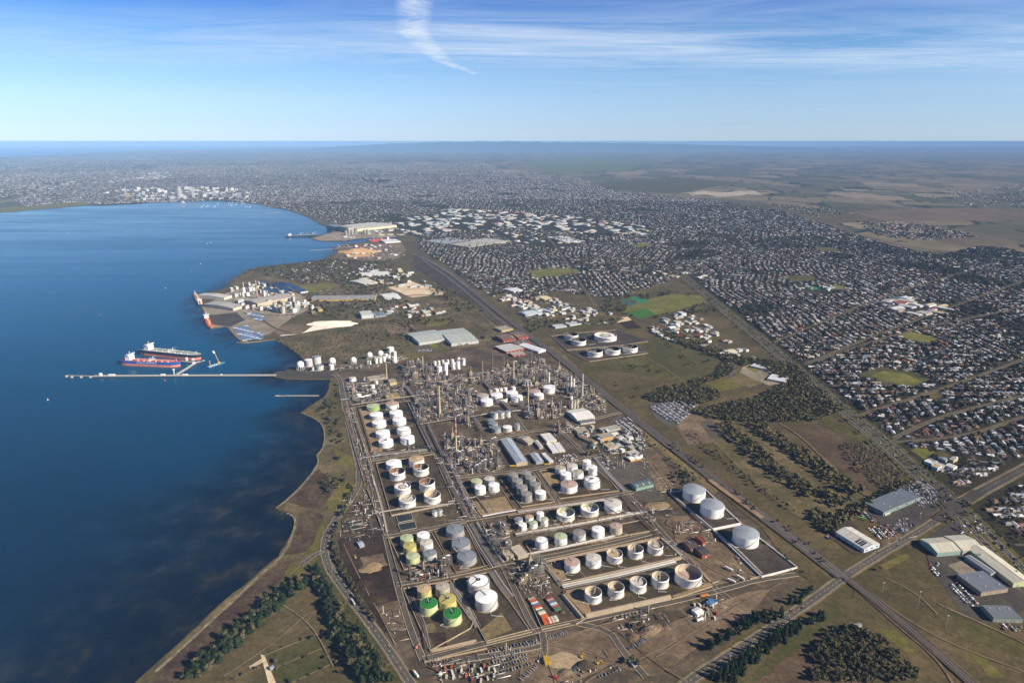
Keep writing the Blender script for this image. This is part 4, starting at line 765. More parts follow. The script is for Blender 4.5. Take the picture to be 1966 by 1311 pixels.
    # cross walls and drain lines inside
for i, (a, b) in enumerate([((762,775),(789,866)),((800,932),(735,942)),((905,985),(950,977)),((1064,966),(1026,908)),((1100,897),(1135,950)),((1050,982),(1068,1008)),((1108,973),(1130,1001)),((1150,966),(1172,993)),((905,960),(930,988)),((932,955),(950,984)),((1085,1070),(1128,1112)),((1160,1056),(1196,1096)),((1205,1046),(1240,1087)),((1120,690),(1106,674)),((1150,688),(1136,671)),((1140,660),(1128,640))]):
    A, B = G(*a), G(*b); mb = MB(); mb.beam((A.x, A.y, 1.3), (B.x, B.y, 1.3), .9, 1.2); mb.build('dividing_wall', TAN_W, label=f"low dividing wall between tank bays {pct((a[0]+b[0])/2,(a[1]+b[1])/2)}", cat='wall', group='dividing walls between tank bays')
for i, (pl, m) in enumerate([([(923,1209),(963,1175),(983,1209),(934,1229)], DRY), ([(824,1217),(855,1214),(859,1240),(835,1244)], BLACKSOIL), ([(906,964),(974,952),(985,978),(921,989)], EARTH), ([(1040,910),(1062,905),(1075,930),(1055,938)], EARTH), ([(985,1178),(1012,1205),(990,1212),(968,1180)], DARKGRAVEL), ([(812,1200),(832,1196),(840,1212),(820,1216)], DRY), ([(690,785),(712,782),(735,868),(716,870)], EARTH), ([(1090,1140),(1122,1135),(1135,1175),(1125,1183)], EARTH), ([(1048,1085),(1075,1080),(1090,1112),(1082,1120)], EARTH)]): sheet('bund_patch_ground', pl, m, 1.16 + i * .006, natural=1.2, seed=i)
def bank(a, b, wd, h, label):
    A, B = G(*a), G(*b); u = (B - A).normalized(); n_ = Vector((-u.y, u.x, 0)); vs = []
    for p in (A, B): vs += [p + Vector((0, 0, 1)), p + n_ * wd * .7 + Vector((0, 0, h)), p + n_ * wd + Vector((0, 0, h)), p + n_ * wd * 1.5 + Vector((0, 0, 1))]
    mb = MB(); mb.add([tuple(v) for v in vs], [(0, 4, 5, 1), (1, 5, 6, 2), (2, 6, 7, 3), (0, 1, 2, 3), (7, 6, 5, 4)]); mb.build('earth_bank', paint('bank_face', (.36, .29, .2), .95, .35, scale=.05), label=label, cat='embankment', group='earth embankments')
bank((1127,1189),(1291,1152),9,5.5,'tall tan sloped bank in front of the front row of five'); bank((1124,1187),(1086,1142),7,5,'tan sloped bank at the left end of the front row'); bank((1080,1126),(1312,1074),6,3.5,'tan bank below the middle row of five'); bank((714,874),(826,864),5,2.5,'low tan bank below the coast-road columns of tanks'); bank((752,992),(872,968),5,2.5,'low tan bank below the block with rusty tanks'); bank((827,1253),(915,1232),4,2.5,'low tan bank below the green and yellow tanks')
# the white-walled compound of the domed tanks
for q, nm in [([(1284,946),(1352,939),(1422,1006),(1368,1017)], 'round the upper two domed tanks'), ([(1369,1019),(1424,1008),(1530,1091),(1462,1109)], 'round the lone domed tank')]:
    sheet('compound_ground', q, DARKGRAVEL, 1.1 if 'upper' in nm else 1.12); L = quadw(q); mb = MB()
    for a, b in zip(L, L[1:] + L[:1]): d = (b - a).normalized(); mb.beam((*(a - d * .4), 1.6), (*(b + d * .4), 1.6), 1.3, 4.4)
    mb.build('compound_wall', WHITE_W, label='tall white compound wall ' + nm, cat='wall', group='white compound walls')
for a, b in [((745,1034),(772,1128)), ((1440,1112),(1520,1094)), ((1290,1152),(1368,1126)), ((1015,1148),(1040,1208)), ((1040,1210),(1095,1198)), ((830,1252),(910,1234)), ((934,1236),(1022,1214)), ((815,1272),(935,1246)), ((660,790),(700,930)), ((705,940),(738,1028)), ((1105,1200),(1125,1188))]:
    A, B = G(*a), G(*b); mb = MB(); mb.beam((A.x, A.y, 1.7), (B.x, B.y, 1.7), 1, 2.6); mb.build('boundary_wall', TAN_W, label=f"pale straight boundary wall {pct((a[0]+b[0])/2,(a[1]+b[1])/2)}", cat='wall', group='boundary walls')
# pipe tracks: each a thing with sleepers and its own pipes
PIPC = [paint('pipe_grey', (.34, .32, .29), .5, .25), paint('pipe_white', (.66, .64, .6), .5, .2), paint('pipe_brown', (.20, .13, .09), .7, .3), paint('pipe_tan', (.42, .34, .24), .7, .3), paint('pipe_dark', (.10, .09, .085), .7, .3), paint('pipe_silver', (.5, .5, .5), .35, .2, .5)]
def pipe_track(pts, npipe, gap, z, label, seed=0, tall=False):
    rr = random.Random(seed); L = [G(x, y) for x, y in pts]; c = L[len(L) // 2]; t = empty('pipe_rack', (c.x, c.y, .9), 0, label, 'pipe rack', 'pipe racks'); L = [Vector((p.x - c.x, p.y - c.y)) for p in L]
    wd = npipe * gap; mb = MB(); acc = 0
    for a, b in zip(L, L[1:]):
        d = b - a; k = max(1, int(d.length / (9 if tall else 12))); nrm = Vector((d.y, -d.x)).normalized()
        for i in range(k):
            p = a.lerp(b, (i + .5) / k)
            mb.beam((*(p - nrm * (wd / 2 + .4)), z - .5), (*(p + nrm * (wd / 2 + .4)), z - .5), .6, .5)
            if tall:
                for s_ in (-1, 1): mb.beam((*(p + nrm * s_ * wd / 2), 0), (*(p + nrm * s_ * wd / 2), z), .5)
    mb.build('steel_frame', STEEL, t)
    for i in range(npipe):
        off = (i - (npipe - 1) / 2) * gap; r = rr.choice((.28, .4, .55, .7)) * min(1, gap / 1.6); Lp, Rp = strip_pts(L, off, .01); mb = MB(); mb.tube([(p.x, p.y, z + r * .9) for p in Lp], r, 6); mb.build('pipe', rr.choice(PIPC), t)
for i, (pts, n_, gap, z, tall) in enumerate([
  ([(678,795),(700,860),(714,905)], 6, 1.8, 1.2, 0), ([(716,912),(735,975),(745,1022)], 6, 1.8, 1.2, 0), ([(786,774),(815,835),(832,868)], 9, 1.7, 2.2, 0), ([(802,772),(832,838),(852,880)], 5, 2, 5, 1), ([(842,880),(870,940),(900,998)], 9, 1.7, 2, 0), ([(856,876),(882,930),(908,985)], 6, 1.8, 5, 1),
  ([(900,1008),(925,1052),(950,1090)], 9, 2.0, 1.6, 0), ([(912,1006),(940,1050),(962,1082)], 6, 2.0, 1.6, 0), ([(945,1098),(962,1125),(980,1148)], 8, 2.0, 1.6, 0), ([(676,782),(740,772),(806,763)], 4, 1.5, 7, 1), ([(806,819),(860,810),(926,801)], 4, 1.5, 7, 1), ([(990,1028),(1100,1010),(1234,985)], 7, 1.8, 1.4, 0),
  ([(1080,1128),(1180,1107),(1296,1079)], 8, 1.8, 1.4, 0), ([(1050,1090),(1066,1110),(1078,1126)], 5, 1.8, 1.4, 0), ([(1194,952),(1232,1000),(1262,1028)], 5, 2, 1.5, 0), ([(1275,1036),(1300,1058),(1318,1076)], 6, 1.8, 1.5, 0), ([(1142,880),(1172,915),(1200,944)], 6, 1.8, 1.5, 0), ([(994,984),(1070,973),(1160,960)], 6, 1.7, 1.4, 0),
  ([(926,992),(955,986),(990,980)], 5, 1.7, 1.4, 0), ([(850,727),(930,718),(1010,712)], 7, 1.7, 6, 1), ([(800,740),(860,734),(930,726)], 6, 1.7, 6, 1), ([(925,800),(960,796),(1000,792)], 5, 1.8, 6, 1), ([(1060,775),(1030,790),(1010,805)], 5, 1.8, 5, 1), ([(930,735),(955,762),(985,796)], 7, 1.7, 5, 1),
  ([(1010,1066),(1080,1052),(1180,1030)], 5, 1.6, 1.3, 0), ([(860,965),(915,955),(940,990)], 3, 1.5, 1.2, 0), ([(815,1132),(860,1124),(905,1190)], 4, 1.6, 1.3, 0), ([(790,1150),(812,1200),(822,1246)], 5, 1.8, 1.3, 0), ([(868,1120),(900,1170),(918,1205)], 6, 1.8, 1.3, 0), ([(720,986),(770,978),(870,968)], 4, 1.6, 1.3, 0),
  ([(690,880),(750,872),(815,864)], 6, 1.8, 1.4, 0), ([(1020,745),(1060,730),(1100,745)], 5, 1.8, 6, 1), ([(870,760),(900,790),(925,830)], 6, 1.8, 6, 1), ([(780,745),(800,770),(815,790)], 6, 1.8, 6, 1), ([(1285,948),(1330,990),(1366,1020)], 3, 1.6, 2.5, 1), ([(1372,1022),(1420,1062),(1462,1104)], 3, 1.6, 2.5, 1), ([(655,770),(690,766),(740,752)], 5, 1.6, 4, 1)]):
    m = pts[len(pts) // 2]; pipe_track(pts, n_, gap, z, ('raised' if tall else 'ground-level') + f" rack of {n_} long pipes {pct(*m)}", i, tall)
# process equipment: a few kinds, each repeated with its parts
CPAINT = [paint('column_silver', (.36, .345, .32), .45, .3, .3), paint('column_tan', (.34, .27, .19), .7, .3), paint('column_dark', (.17, .15, .135), .6, .35), paint('column_white', (.68, .66, .62), .5, .2), RUST]
def frame_mesh(lx, ly, lv, hh, seed):
    rr = random.Random(seed); mb = MB(); nx, ny = max(1, round(lx / 6)), max(1, round(ly / 6))
    for i in range(nx + 1):
        for j in range(ny + 1): mb.beam((i * lx / nx - lx / 2, j * ly / ny - ly / 2, 0), (i * lx / nx - lx / 2, j * ly / ny - ly / 2, lv * hh), .45)
    for k in range(1, lv + 1):
        z = k * hh
        for i in range(nx + 1): mb.beam((i * lx / nx - lx / 2, -ly / 2, z), (i * lx / nx - lx / 2, ly / 2, z), .4)
        for j in range(ny + 1): mb.beam((-lx / 2, j * ly / ny - ly / 2, z), (lx / 2, j * ly / ny - ly / 2, z), .4)
        x0 = rr.uniform(-lx / 2, 0); mb.box(x0, -ly / 2, z - .1, x0 + lx * rr.uniform(.3, .6), ly / 2 * rr.uniform(.2, 1), z + .08, bottom=True)
    for i in range(nx): mb.beam((i * lx / nx - lx / 2, -ly / 2, 0), ((i + 1) * lx / nx - lx / 2, -ly / 2, hh), .3)
    return mb
def vessel(mb, x, y, z, L, r, ang, mi=0):                  # horizontal drum with domed ends
    n = 12; b = len(mb.v); ca, sa = math.cos(ang), math.sin(ang); prof = [(-L / 2 - r * .5, .05), (-L / 2 - r * .35, .7), (-L / 2, 1), (L / 2, 1), (L / 2 + r * .35, .7), (L / 2 + r * .5, .05)]; vs = []
    for a, k in prof:
        for i in range(n):
            t_ = 2 * math.pi * i / n; u = r * k * math.cos(t_); vs.append((x + a * ca - u * sa, y + a * sa + u * ca, z + r * k * math.sin(t_)))
    mb.add(vs, [(j * n + i, (j + 1) * n + i, (j + 1) * n + (i + 1) % n, j * n + (i + 1) % n) for j in range(5) for i in range(n)], mi)
def unit(kind, seed):
    rr = random.Random(seed); parts = []
    if kind == 'process_column':
        h = rr.uniform(12, 30); r = rr.uniform(1.1, 2.3); c = MB(); c.lathe([(r * 1.5, 0), (r * 1.2, 3), (r, 4), (r, h * .55), (r * .85, h * .58), (r * .85, h), (r * .5, h + r * .6), (.1, h + r * .8)], 14); parts.append(('column_shell', c, rr.choice(CPAINT[:4])))
        for k in range(rr.randint(3, 5)): p = MB(); z = h * (.25 + .17 * k); a0 = rr.uniform(0, 6); p.lathe([(r * .9, z), (r + 1.5, z), (r + 1.5, z + .9), (r + 1.45, z + .9), (r + 1.45, z + .1), (r * .9, z + .1)], 14); parts.append(('platform', p, STEEL))
        p = MB(); p.tube([(r + .8, 0, 1), (r + .8, 0, h + 1), (0, 0, h + 2.2), (-r * .2, 0, h)], .35); parts.append(('overhead_pipe', p, PIPC[0])); p = MB(); p.beam((0, r + .6, 0), (0, r + .6, h), .7, .3); parts.append(('ladder', p, STEEL))
    elif kind == 'steel_structure':
        lx, ly, lv = rr.uniform(12, 24), rr.uniform(8, 14), rr.randint(2, 4); parts.append(('steel_frame', frame_mesh(lx, ly, lv, 4.5, seed), rr.choice((STEEL, STEEL, RUST, PIPC[3]))))
        for k in range(rr.randint(3, 6)): v = MB(); vessel(v, rr.uniform(-lx / 4, lx / 4), rr.uniform(-ly / 3, ly / 3), 4.5 * rr.randint(0, lv) + 1.6, rr.uniform(4, 9), rr.uniform(.7, 1.5), rr.choice((0, 1.57))); parts.append(('pressure_drum', v, rr.choice(CPAINT)))
        for k in range(rr.randint(4, 7)):
            v = MB(); x, y, z = rr.uniform(-lx / 2, lx / 2), rr.uniform(-ly / 2, ly / 2), rr.uniform(2, lv * 4.5); v.tube([(x, y, 0), (x, y, z), (x + rr.uniform(-8, 8), y, z), (x + rr.uniform(-8, 8), y + rr.uniform(-8, 8), z)], rr.uniform(.2, .45)); parts.append(('pipe', v, rr.choice(PIPC)))
    elif kind == 'fired_heater':
        lx, ly, h = rr.uniform(8, 14), rr.uniform(6, 9), rr.uniform(10, 16); b = MB(); b.box(-lx / 2, -ly / 2, 2, lx / 2, ly / 2, h); b.add([(-lx / 2, -ly / 2, h), (lx / 2, -ly / 2, h), (lx / 2, ly / 2, h), (-lx / 2, ly / 2, h), (-1.5, -1.5, h + 5), (1.5, -1.5, h + 5), (1.5, 1.5, h + 5), (-1.5, 1.5, h + 5)], [(0, 1, 5, 4), (1, 2, 6, 5), (2, 3, 7, 6), (3, 0, 4, 7)]); parts.append(('firebox', b, rr.choice((CPAINT[1], CPAINT[2], RUST))))
        s_ = MB(); s_.lathe([(1.4, h + 4.8), (1.15, h + 20), (1.3, h + 20.2), (.9, h + 20.2)], 12); parts.append(('stack', s_, rr.choice(CPAINT[:3])))
        for x in (-1, 1):
            for y in (-1, 1): l = MB(); l.beam((x * (lx / 2 - .5), y * (ly / 2 - .5), 0), (x * (lx / 2 - .5), y * (ly / 2 - .5), 2), .6); parts.append(('leg', l, STEEL))
    else:
        n_ = rr.randint(2, 4)
        for k in range(n_): v = MB(); vessel(v, 0, (k - n_ / 2) * 3.4, 2.2 + (k % 2) * .4, rr.uniform(7, 12), rr.uniform(.9, 1.4), 0); v.box(-3, (k - n_ / 2) * 3.4 - .8, 0, -2.4, (k - n_ / 2) * 3.4 + .8, 1.6); v.box(2.4, (k - n_ / 2) * 3.4 - .8, 0, 3, (k - n_ / 2) * 3.4 + .8, 1.6); parts.append(('exchanger_shell', v, rr.choice(CPAINT)))
        p = MB(); p.tube([(5, -n_ * 2, 1.5), (5, -n_ * 2, 5), (5, n_ * 2, 5), (-9, n_ * 2, 5)], .35); parts.append(('pipe', p, rr.choice(PIPC)))
    return [(nm, mb.mesh(nm, m, smooth=nm in ('column_shell', 'pressure_drum', 'exchanger_shell')), ) for nm, mb, m in parts]
UNITS = {k: [unit(k, i * 17 + len(k)) for i in range(n_)] for k, n_ in (('process_column', 7), ('steel_structure', 9), ('fired_heater', 4), ('heat_exchanger', 5))}
PROC = [([(772,704),(830,700),(835,722),(900,722),(1000,702),(1040,688),(1062,712),(1040,728),(1000,742),(925,738),(850,750),(782,742)], 95, 'behind the white tanks'),
 ([(800,752),(915,748),(930,770),(905,796),(908,826),(870,806),(800,812),(792,790)], 62, 'round the tan chimney'), ([(852,836),(948,850),(968,898),(948,908),(885,914),(858,880)], 62, 'round the striped chimney'), ([(1000,778),(1072,772),(1094,798),(1060,806),(1010,806)], 30, 'in the refinery centre'),
 ([(1062,702),(1085,712),(1160,768),(1165,795),(1100,780),(1060,745)], 36, 'by the railway side'), ([(664,735),(740,728),(780,748),(775,768),(690,778),(672,765)], 22, 'at the coast corner'), ([(928,1020),(958,1005),(985,1045),(966,1072),(945,1045)], 18, 'in the lower middle unit'), ([(780,1097),(856,1083),(868,1104),(788,1119)], 14, 'below the six tanks'),
 ([(975,1094),(1034,1078),(1052,1108),(1002,1122)], 8, 'above the container stacks'), ([(570,716),(640,712),(720,706),(780,690),(770,682),(700,702),(640,706)], 14, 'along the gas spheres'), ([(1000,735),(1050,722),(1064,742),(1008,752)], 16, 'behind the big white tank'), ([(1060,815),(1110,818),(1096,832),(1064,836)], 4, 'by the offices')]
ptw = [(np.array([(G(*p).x, G(*p).y) for p in poly]), n_, nm) for poly, n_, nm in PROC]
SITE_ANG = math.atan2(*(lambda d: (d.y, d.x))(G(1212, 865) - G(868, 917)))
def scatter(poly, n_, dmin, rs, avoid=None):
    lo, hi = poly.min(0), poly.max(0); pts = []; k = 0
    while len(pts) < n_ and k < n_ * 60:
        k += 1; q = lo + rs.random(2) * (hi - lo)
        if not inside(q[None], poly)[0]: continue
        if any((q[0] - p[0]) ** 2 + (q[1] - p[1]) ** 2 < dmin * dmin for p in pts): continue
        pts.append(q)
    return pts
TANKC = np.array([(o.location.x, o.location.y) for o in bpy.data.objects if o.get('category') == 'storage tank'])
kk = 0
for poly, n_, nm in ptw:
    for q in scatter(poly, n_, 13, nr):
        if np.min(np.hypot(*(TANKC - q).T)) < 22: continue
        kk += 1; kind = rnd.choices(('process_column', 'steel_structure', 'fired_heater', 'heat_exchanger'), (17, 54, 7, 22))[0]; parts = rnd.choice(UNITS[kind])
        t = empty(kind, (q[0], q[1], .7), SITE_ANG + rnd.choice((0, 1.5708, 3.1416)) + rnd.uniform(-.02, .02), f"{kind.replace('_', ' ')} {nm}, {pctw(q)}", kind.replace('_', ' '), 'process units of the refinery')
        for (pn, me) in parts: place(me, pn, parent=t)
# low pipework, valves, cabinets and clutter nobody could count
cv, cf, ct = [], [], []
pal = np.array([(.36,.34,.31),(.56,.53,.48),(.24,.22,.2),(.54,.44,.32),(.78,.76,.72),(.2,.12,.08),(.12,.11,.1),(.3,.29,.28),(.1,.2,.36),(.45,.14,.08)]); pw = np.array([.2,.14,.16,.14,.1,.09,.1,.05,.01,.01]); pw /= pw.sum()
boxv = np.array([(-.5,-.5,0),(.5,-.5,0),(.5,.5,0),(-.5,.5,0),(-.5,-.5,1),(.5,-.5,1),(.5,.5,1),(-.5,.5,1)]); boxf = np.array([(4,5,6,7),(0,1,5,4),(1,2,6,5),(2,3,7,6),(3,0,4,7)])
def clutter(poly, dens, rs, big=1.0):
    lo, hi = poly.min(0), poly.max(0); a = (hi - lo).prod(); q = lo + rs.random((int(a * dens), 2)) * (hi - lo); q = q[inside(q, poly)]
    q = q[np.min(np.hypot(q[:, None, 0] - TANKC[None, :, 0], q[:, None, 1] - TANKC[None, :, 1]), 1) > 16]; n_ = len(q); kind = rs.random(n_)
    sc = np.stack([rs.uniform(.6, 3.5, n_), rs.uniform(.6, 2.5, n_), rs.uniform(.6, 4, n_)], 1) * big; p = kind < .5; sc[p] = np.stack([rs.uniform(5, 22, p.sum()), rs.uniform(.35, 1.0, p.sum()), rs.uniform(.4, .9, p.sum())], 1)
    v = kind > .92; sc[v] = np.stack([rs.uniform(.5, 1.6, v.sum())] * 2 + [rs.uniform(5, 16, v.sum())], 1)
    z = np.where(p, rs.choice([.8, 1.5, 4, 6.5, 9], n_), .7); V, F = stamp(boxv, boxf, q, SITE_ANG + rs.choice([0, math.pi / 2], n_) + rs.normal(0, .02, n_), sc); V[:, 2] += np.repeat(z, 8)
    return V, F, np.repeat(pal[rs.choice(len(pal), n_, p=pw)], 5, 0)
def merge(parts):
    V = np.concatenate([p[0] for p in parts]); o_ = np.cumsum([0] + [len(p[0]) for p in parts[:-1]]); return V, np.concatenate([p[1] + k for p, k in zip(parts, o_)]), np.concatenate([p[2] for p in parts])
TRK = [np.array([(G(*p).x, G(*p).y) for p in poly]) for poly in ([(660,785),(680,783),(745,1025),(730,1025)], [(700,868),(820,856),(835,868),(705,886)], [(990,1018),(1235,978),(1240,990),(1000,1032)], [(925,1010),(955,1000),(1000,1070),(975,1080)], [(830,870),(870,880),(915,990),(880,985)], [(790,1125),(850,1115),(860,1120),(780,1135)],
  [(1042,1078),(1070,1080),(1090,1128),(1078,1130)], [(1300,1055),(1345,1045),(1352,1062),(1320,1075)], [(1290,1010),(1330,1000),(1350,1020),(1300,1030)], [(1195,948),(1215,946),(1320,1075),(1300,1075)], [(870,985),(900,975),(915,1000),(880,1005)], [(650,960),(700,940),(735,995),(690,1000)], [(965,1090),(1035,1075),(1060,1140),(1010,1145)], [(1170,1190),(1240,1170),(1260,1190),(1190,1220)])]
V, F, T = merge([clutter(p, .020, nr) for p, _, _ in ptw] + [clutter(p, .010, nr) for p in TRK])
V2, F2, T2 = merge([clutter(np.array([(G(*p).x, G(*p).y) for p in pl]), dn, nr, .8) for pl, dn in (([(825,1268),(900,1262),(905,1300),(840,1311)], .016), ([(870,1262),(1030,1232),(1040,1300),(880,1311)], .006), ([(1045,1290),(1180,1250),(1200,1311),(1060,1325)], .004), ([(1300,1005),(1345,1000),(1375,1040),(1330,1050)], .012), ([(1180,1195),(1260,1170),(1300,1200),(1200,1230)], .005), ([(1300,1180),(1380,1150),(1395,1175),(1330,1200)], .012), ([(1255,960),(1300,985),(1290,1000),(1245,985)], .006), ([(1125,835),(1230,835),(1245,900),(1160,900)], .008), ([(1230,905),(1290,930),(1300,960),(1235,950)], .006), ([(650,1000),(700,990),(735,1020),(690,1040),(655,1040)], .008), ([(720,1170),(775,1160),(785,1240),(760,1235)], .006), ([(1690,1015),(1740,1000),(1750,1040),(1700,1050)], .006), ([(1010,1120),(1050,1115),(1060,1150),(1020,1150)], .012), ([(440,556),(510,545),(600,590),(560,612),(470,610)], .006), ([(690,475),(770,470),(780,495),(700,505)], .004), ([(600,560),(760,560),(860,600),(700,612)], .002), ([(620,452),(750,440),(755,456),(640,462)], .004), ([(960,560),(1110,590),(1180,605),(1020,618)], .004), ([(1250,625),(1340,610),(1385,670),(1300,660)], .003))])
bulk('yard_clutter', V2, F2, T2, vcol('yard_clutter_paint', .7, .35, .5, .3), 'stuff', 'loose pallets, drums and materials lying about the yards', 'yard clutter')
bulk('pipework', V, F, T, vcol('pipework_paint', .6, .35, .5, .4), 'stuff', 'tangle of low pipes, valves and cabinets between the process units', 'pipework')
# chimneys
def chimney(bx, by, ty, wpx, paintm, label, bands=None, taper=.6):
    q = G(bx, by); s = pxm(bx, by); phi = math.atan2(CAM_H, q.length); h = (by - ty) * s / math.cos(phi) * 1.02; r = max(.8, wpx * s / 2); t = empty('chimney', (q.x, q.y, .7), 0, label, 'chimney', 'refinery chimneys')
    mb = MB(); k = 14; prof = [(r * (1.25 - (1.25 - taper) * i / k), h * i / k) for i in range(k + 1)]
    for i in range(k): mb.lathe(prof[i:i + 2], 18, (1 if bands and i >= bands and (k - i) % 2 else 0) if bands else 0)
    for me in [mb.mesh('chimney_shaft', [paintm, paint('band_red', (.42, .10, .05), .6)], False)]: place(me, 'shaft', parent=t)
    c = MB(); c.lathe([(r * taper + .1, h), (r * taper + .1, h + 1), (r * taper - .3, h + 1), (r * taper - .3, h - .5)], 18); c.build('rim', RUST, t)
    p = MB(); p.lathe([(r * .85, h * .7), (r + 1.6, h * .7), (r + 1.6, h * .7 + 1), (r + 1.5, h * .7 + 1), (r + 1.5, h * .7 + .15), (r * .85, h * .7 + .15)], 18); p.build('platform', STEEL, t)
    f = MB(); f.cyl(0, 0, 0, 2.5, r * 1.6, r * 1.35, 12); f.build('base', CPAINT[1], t)
TANB = paint('chimney_tan', (.50, .40, .26), .8, .25); GREYB = paint('chimney_grey', (.46, .45, .42), .7, .25); WHB = paint('chimney_white', (.72, .70, .64), .6, .15)
chimney(844.5,801,743,4.2,TANB,'tall tan concrete chimney in the middle of the refinery'); chimney(839.5,800,749,2.6,CPAINT[1],'thinner brown chimney just left of the tall tan one'); chimney(876.2,876,800,3.6,TANB,'tall chimney with orange and white bands on its upper half',bands=7)
for a in [(742.5,727,699,2.4,TANB,'slim tan chimney at the coast corner of the refinery'),(782,713,690,2.4,CPAINT[2],'dark chimney left of the boiler house'),(811.6,703,684,2.4,TANB,'tan chimney right of the boiler house'),(926.7,735,695,2.2,CPAINT[1],'brown chimney among the rear units, leftmost of three'),(945.5,708,683,2.2,CPAINT[2],'dark chimney among the rear units, farthest of three'),(986,736,694,2.6,TANB,'yellowish chimney among the rear units, rightmost of three'),(1013.8,776,744,2.4,TANB,'tan chimney just left of the twin white tanks'),(1014.5,800,775,2,GREYB,'grey chimney in front of the twin white tanks'),(1117.5,763,719,3.4,GREYB,'tall grey stack with open frame beside the railway'),(1054,735,715,3.2,WHB,'white stack rising behind the big white tank'),
 (1089,750,724,3,WHB,'white column at the left of the railside group'),(1096,752,722,3.4,WHB,'thick white column second in the railside group'),(1101.5,751,727,3.4,WHB,'white column right in the railside group'),(1106,750,741,3,WHB,'short white column at the end of the railside group'),(494,573,539,3,paint('brick_stack',(.38,.27,.18),.85),'brick-coloured chimney at the cement works'),(468,556,542,2,GREYB,'pale chimney at the far end of cement works')]: chimney(*a, taper=.85)
for i, (x, y, t_) in enumerate([(1008,743,733),(1013,743.5,733),(1019,743,733),(1041,738,729),(1044.5,737.5,728.5),(1048,737,728)]): chimney(x, y, t_, 2.2, WHB, f"short white vessel, {ordn[i % 3]} of three {'left' if i < 3 else 'right'} of the rear white stack", taper=1.2)
# boiler house and concrete silo block
def blockhouse(x, y, lx, ly, h, label, mats, tops):
    q = G(x, y); t = empty('boiler_house', (q.x, q.y, .7), SITE_ANG, label, 'boiler house', 'boiler houses'); b = MB(); b.box(-lx / 2, -ly / 2, 0, lx / 2, ly / 2, h); b.build('wall', mats, t); f = frame_mesh(lx + 4, ly + 3, int(h / 5), 5, 3); f.build('steel_frame', STEEL, t)
    for i in range(tops): c = MB(); c.cyl((i - tops / 2 + .5) * lx / tops, 0, h, h + 6, lx / tops * .36, lx / tops * .1, 14); c.build('hopper', CPAINT[1], t)
blockhouse(790,708,20,18,26,'tall frame-clad boiler house behind the white tanks, left block',CPAINT[2],2); blockhouse(803,705,16,16,28,'tall frame-clad boiler house behind the white tanks, right block',CPAINT[2],1); blockhouse(797,726,16,14,18,'pale lower boiler house in front of the two tall ones',CPAINT[1],1)
for i, x in enumerate((1097, 1102.5, 1108)): storage_tank(x, 785 - i * .6, 6.5, 15, 'b', 'cD', f"concrete silo beside the big white shed, {ordn[i]} from left", 'concrete silos')
# settling basins, clarifiers
for i, (x, y, r) in enumerate([(1128,622,11),(1147,621,12),(1163,620,11)]):
    q = G(x, y); t = empty('clarifier_basin', (q.x, q.y, .6), 0, f"round clarifier basin at the treatment works, {ordn[i]} from left", 'basin', 'clarifier basins'); b = MB(); b.lathe([(r, 0), (r, 1.6), (r - .8, 1.6), (r - .8, .6)], 28); b.build('wall', CONC_W, t); b = MB(); b.cyl(0, 0, .1, .7, r - .8, n=28); b.build('liquid', principled('basin_water', lambda t_: (.02, .03, .04), .1) if i < 2 else TR['W'], t); b = MB(); b.beam((-r, 0, 2), (r, 0, 2), 1, .4); b.build('bridge', GUARD, t)
for i, (q, nm) in enumerate([([(670,1003),(695,999),(697,1004),(673,1009)], 'left of the access road'), ([(672,1011),(700,1006),(702,1012),(675,1018)], 'nearer the soil yard'), ([(760,990),(790,985),(793,998),(765,1004)], 'upper one left of the tiny silos'), ([(764,1007),(796,1001),(800,1014),(769,1020)], 'lower one left of the tiny silos')]):
    L = quadw(q); c = sum(L, Vector((0, 0))) / 4; t = empty('settling_basin', (c.x, c.y, .8), 0, 'rectangular settling basin with pale rim, ' + nm, 'basin', 'settling basins'); b = MB()
    for a, d in zip(L, L[1:] + L[:1]): b.beam((*(a - c), .6), (*(d - c), .6), 1.0, 1.2)
    b.build('rim', CONC_W, t); b = MB(); pl = [tuple(p - c) for p in L]; b.prism(pl, 0, .35); b.build('liquid', principled('basin_sludge', lambda t_: (.03, .035, .03), .25), t)
# lattice mast and tall lamp masts
def mast(x, y, h, label, group='lattice and lamp masts', lattice=True, nm='lattice_mast'):
    q = G(x, y); t = empty(nm, (q.x, q.y, .6), 0, label, 'mast', group); w0 = h * .045 if lattice else .35; m = MB()
    if lattice:
        for sx_, sy_ in ((-1, -1), (1, -1), (1, 1), (-1, 1)): m.beam((sx_ * w0, sy_ * w0, 0), (sx_ * .3, sy_ * .3, h), .3)
        k = 9; c4 = ((-1, -1), (1, -1), (1, 1), (-1, 1))
        for i in range(k):
            a, b = w0 + (.3 - w0) * i / k, w0 + (.3 - w0) * (i + 1) / k
            for (p, r_), (p2, r2) in zip(c4, c4[1:] + c4[:1]): m.beam((p * a, r_ * a, h * i / k), (p2 * b, r2 * b, h * (i + 1) / k), .16)
    else: m.cyl(0, 0, 0, h, .35, .2, 8)
    m.build('pole', GUARD, t); c = MB(); c.box(-1.6, -.4, h - 1.2, 1.6, .4, h, bottom=True); c.build('head_frame', GUARD, t)
for a in [(1021,698,46,'steel lattice tower behind the rear units'),(968,702,30,'shorter lattice tower left of the steel one')]: mast(*a)
for i, (x, y) in enumerate([(1763,1160),(1816,1204),(1694,1137),(1870,1003),(1766,996)]): mast(x, y, 26 - 3 * i, f"slim white lamp mast {pct(x, y)}", lattice=False, nm='lamp_mast')
